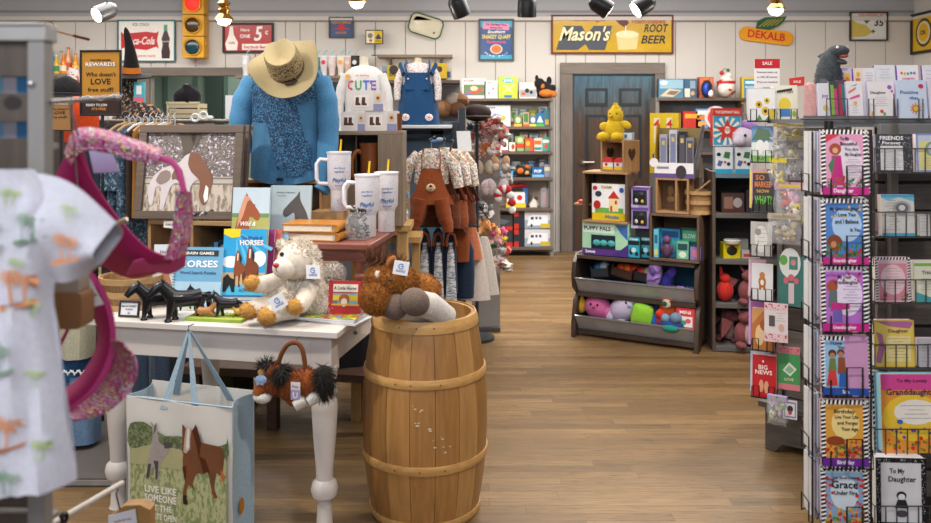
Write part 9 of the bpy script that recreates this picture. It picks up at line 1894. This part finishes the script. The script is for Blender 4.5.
# rod, twine and hanging tag bottom-left
t=thing('peg_rod','cream display rod with black twine, sticking out below the palm shirt','display rod',(0,0,0));Y0,Y1=1.45,1.75
g=G();g.tube([(X(-60,1.3),1.3,Z(600,1.3)),(X(52,Y0),Y0,Z(524,Y0)),(X(122,Y1),Y1,Z(483,Y1))],.006,M('#cfc8bc',.4),10);g.build('rod',t)
g=G();c=Vector((X(62,1.48),1.48,Z(518,1.48)))
for k in range(3):g.tube([tuple(c+Vector((.003*k,.009*cos(a),.009*sin(a)))) for a in [2*pi*j/10 for j in range(10)]],.0022,Bk,5,closed=True)
g.build('twine',t);g=G();g.tube([(X(121,1.74),1.735,Z(482,1.74)),(X(118,1.74),1.73,Z(492,1.74)),(X(122,1.74),1.73,Z(508,1.74))],.002,M('#5a5450'),5);g.build('twine',t)
t=thing('wooden_tag','wooden block tag with a white price label hanging from the rod','tag',(0,0,0));y=1.74
g=G();P=[(X(u,y),Z(v,y)) for u,v in ((112,515),(124,506),(140,505),(150,510),(150,548),(112,548))];g.slab(P,y,y+.03,WOOD('#b58a52','#8f6838',0,6));g.build('block',t)
g=G();g.slab([(X(u,y),Z(v,y)) for u,v in ((109,515),(136,508),(141,545),(110,545))],y-.004,y-.003,M('#dcdce4'));g.text('made for you',X(124,y),Z(520,y),.005,M('#8a5a4a'),y-.0045,rot=.2);g.build('label',t)
# ------------------------------------------------------------------ pieces that belong to a part hang under that part
NEST={'straw':'lid','eyes':'head','nose':'head','ear':'head','mouth':'body','paper_label':'glass','paw':'arm','foot':'leg','palm_print':'body','red_lens':'housing','amber_lens':'housing','green_lens':'housing','visor':'housing','muzzle':'head','cuff':'knit','side_knob':'apron','lettering':'bodice','flower_applique':'pinafore','button':'pinafore','embroidery':'bodice','band':'crown','lattice':'crown','spiral':'pages','hoop':'staves','printed_picture':'front_panel','bear_face':'bib','strap':'bib','bulb':'fitting','lens':'lamp_head'}
def kin(t,nm):return sorted([c for c in t.children if c.name.split('.')[0]==nm],key=lambda o:(len(o.name),o.name))
LENS={'green_lens':0,'amber_lens':1,'red_lens':2}
for t in [o for o in C.objects if o.parent is None and o.type=='EMPTY']:
    for ch,pa in NEST.items():
        P=kin(t,pa)
        if not P:continue
        for k,c in enumerate(kin(t,ch)):c.parent=P[min(LENS.get(ch,k),len(P)-1)]
# ------------------------------------------------------------------ camera and light
cam=bpy.data.cameras.new('camera');co=bpy.data.objects.new('camera',cam);C.objects.link(co)
co.location=(0,0,EYE);co.rotation_euler=(R(90),0,0)
cam.lens=36*F/931;cam.sensor_width=36;cam.shift_y=-(261.5-HV)/931;cam.clip_start=0.05
cam.dof.use_dof=True;cam.dof.focus_distance=3.6;cam.dof.aperture_fstop=4.2
bpy.context.scene.camera=co
def area(loc,rot,size,power,col,sy=None):  # soft fill added out of view to brighten the rooms; no such fixtures
    l=bpy.data.lights.new('ceiling_lamp','AREA');l.energy=power;l.color=col;l.size=size
    if sy:l.shape='RECTANGLE';l.size_y=sy
    o=bpy.data.objects.new('ceiling_lamp',l);C.objects.link(o);o.location=loc;o.rotation_euler=rot;return o
def spot(loc,to,power,col=(1,.9,.78),ang=55,blend=.5,r=.04):
    l=bpy.data.lights.new('spot_lamp','SPOT');l.energy=power;l.color=col;l.spot_size=R(ang);l.spot_blend=blend;l.shadow_soft_size=r
    o=bpy.data.objects.new('spot_lamp',l);C.objects.link(o);o.location=loc
    o.rotation_euler=(Vector(to)-Vector(loc)).to_track_quat('-Z','Y').to_euler();return o
warm=(1,.95,.89);cool=(.86,.92,1)
area((.6,3.6,3.1),(0,0,0),3.0,46,warm,2.0)
area((-2.2,3.0,3.1),(0,0,0),2.4,44,warm,2.4)
area((-3.5,6.6,3.1),(0,0,0),3.0,105,warm,1.6)
area((1.6,6.9,3.1),(0,0,0),3.4,115,warm,1.6)
area((-.5,-.6,2.6),(R(35),0,0),3.5,36,(.93,.95,1),1.2)
LG=1
spot((-2.1,2.2,3.0),(-.9,3.2,.8),95)  # extra spots added above the frame, with no track head built for them
spot((.9,1.7,3.0),(-.15,3.1,.5),85,ang=45)
spot((1.9,3.9,2.6),(.6,4.6,0),85,ang=70)
spot((.3,1.0,2.6),(1.3,2.7,1.1),62,ang=55)
for u,Y,to in ((107,6.2,(-3.6,5.2,.8)),(599,6.4,(2.4,6.6,.8)),(645,6.4,(.2,6.4,.8)),(458,6.4,(.6,9.1,1.6)),(527,6.4,(.5,6.5,0))):spot((X(u,Y),Y-.12,2.2),to,45,ang=75)
for u in (224,357,776):
    l=bpy.data.lights.new('bulb_lamp','POINT');l.energy=14;l.color=(1,.88,.72);l.shadow_soft_size=.06;o=bpy.data.objects.new('bulb_lamp',l);C.objects.link(o);o.location=(X(u,6.4),6.4,2.1)
area(((DW0+DW1)/2,10.2,2.6),(0,0,0),1.2,14,(1,.95,.9))
w=bpy.data.worlds.new('world');bpy.context.scene.world=w;w.use_nodes=True
w.node_tree.nodes['Background'].inputs[0].default_value=(.80,.87,1,1);w.node_tree.nodes['Background'].inputs[1].default_value=0.42
vs=bpy.context.scene.view_settings;vs.view_transform='Standard';vs.look='None';vs.exposure=0.75;vs.gamma=1;vs.use_curve_mapping=False
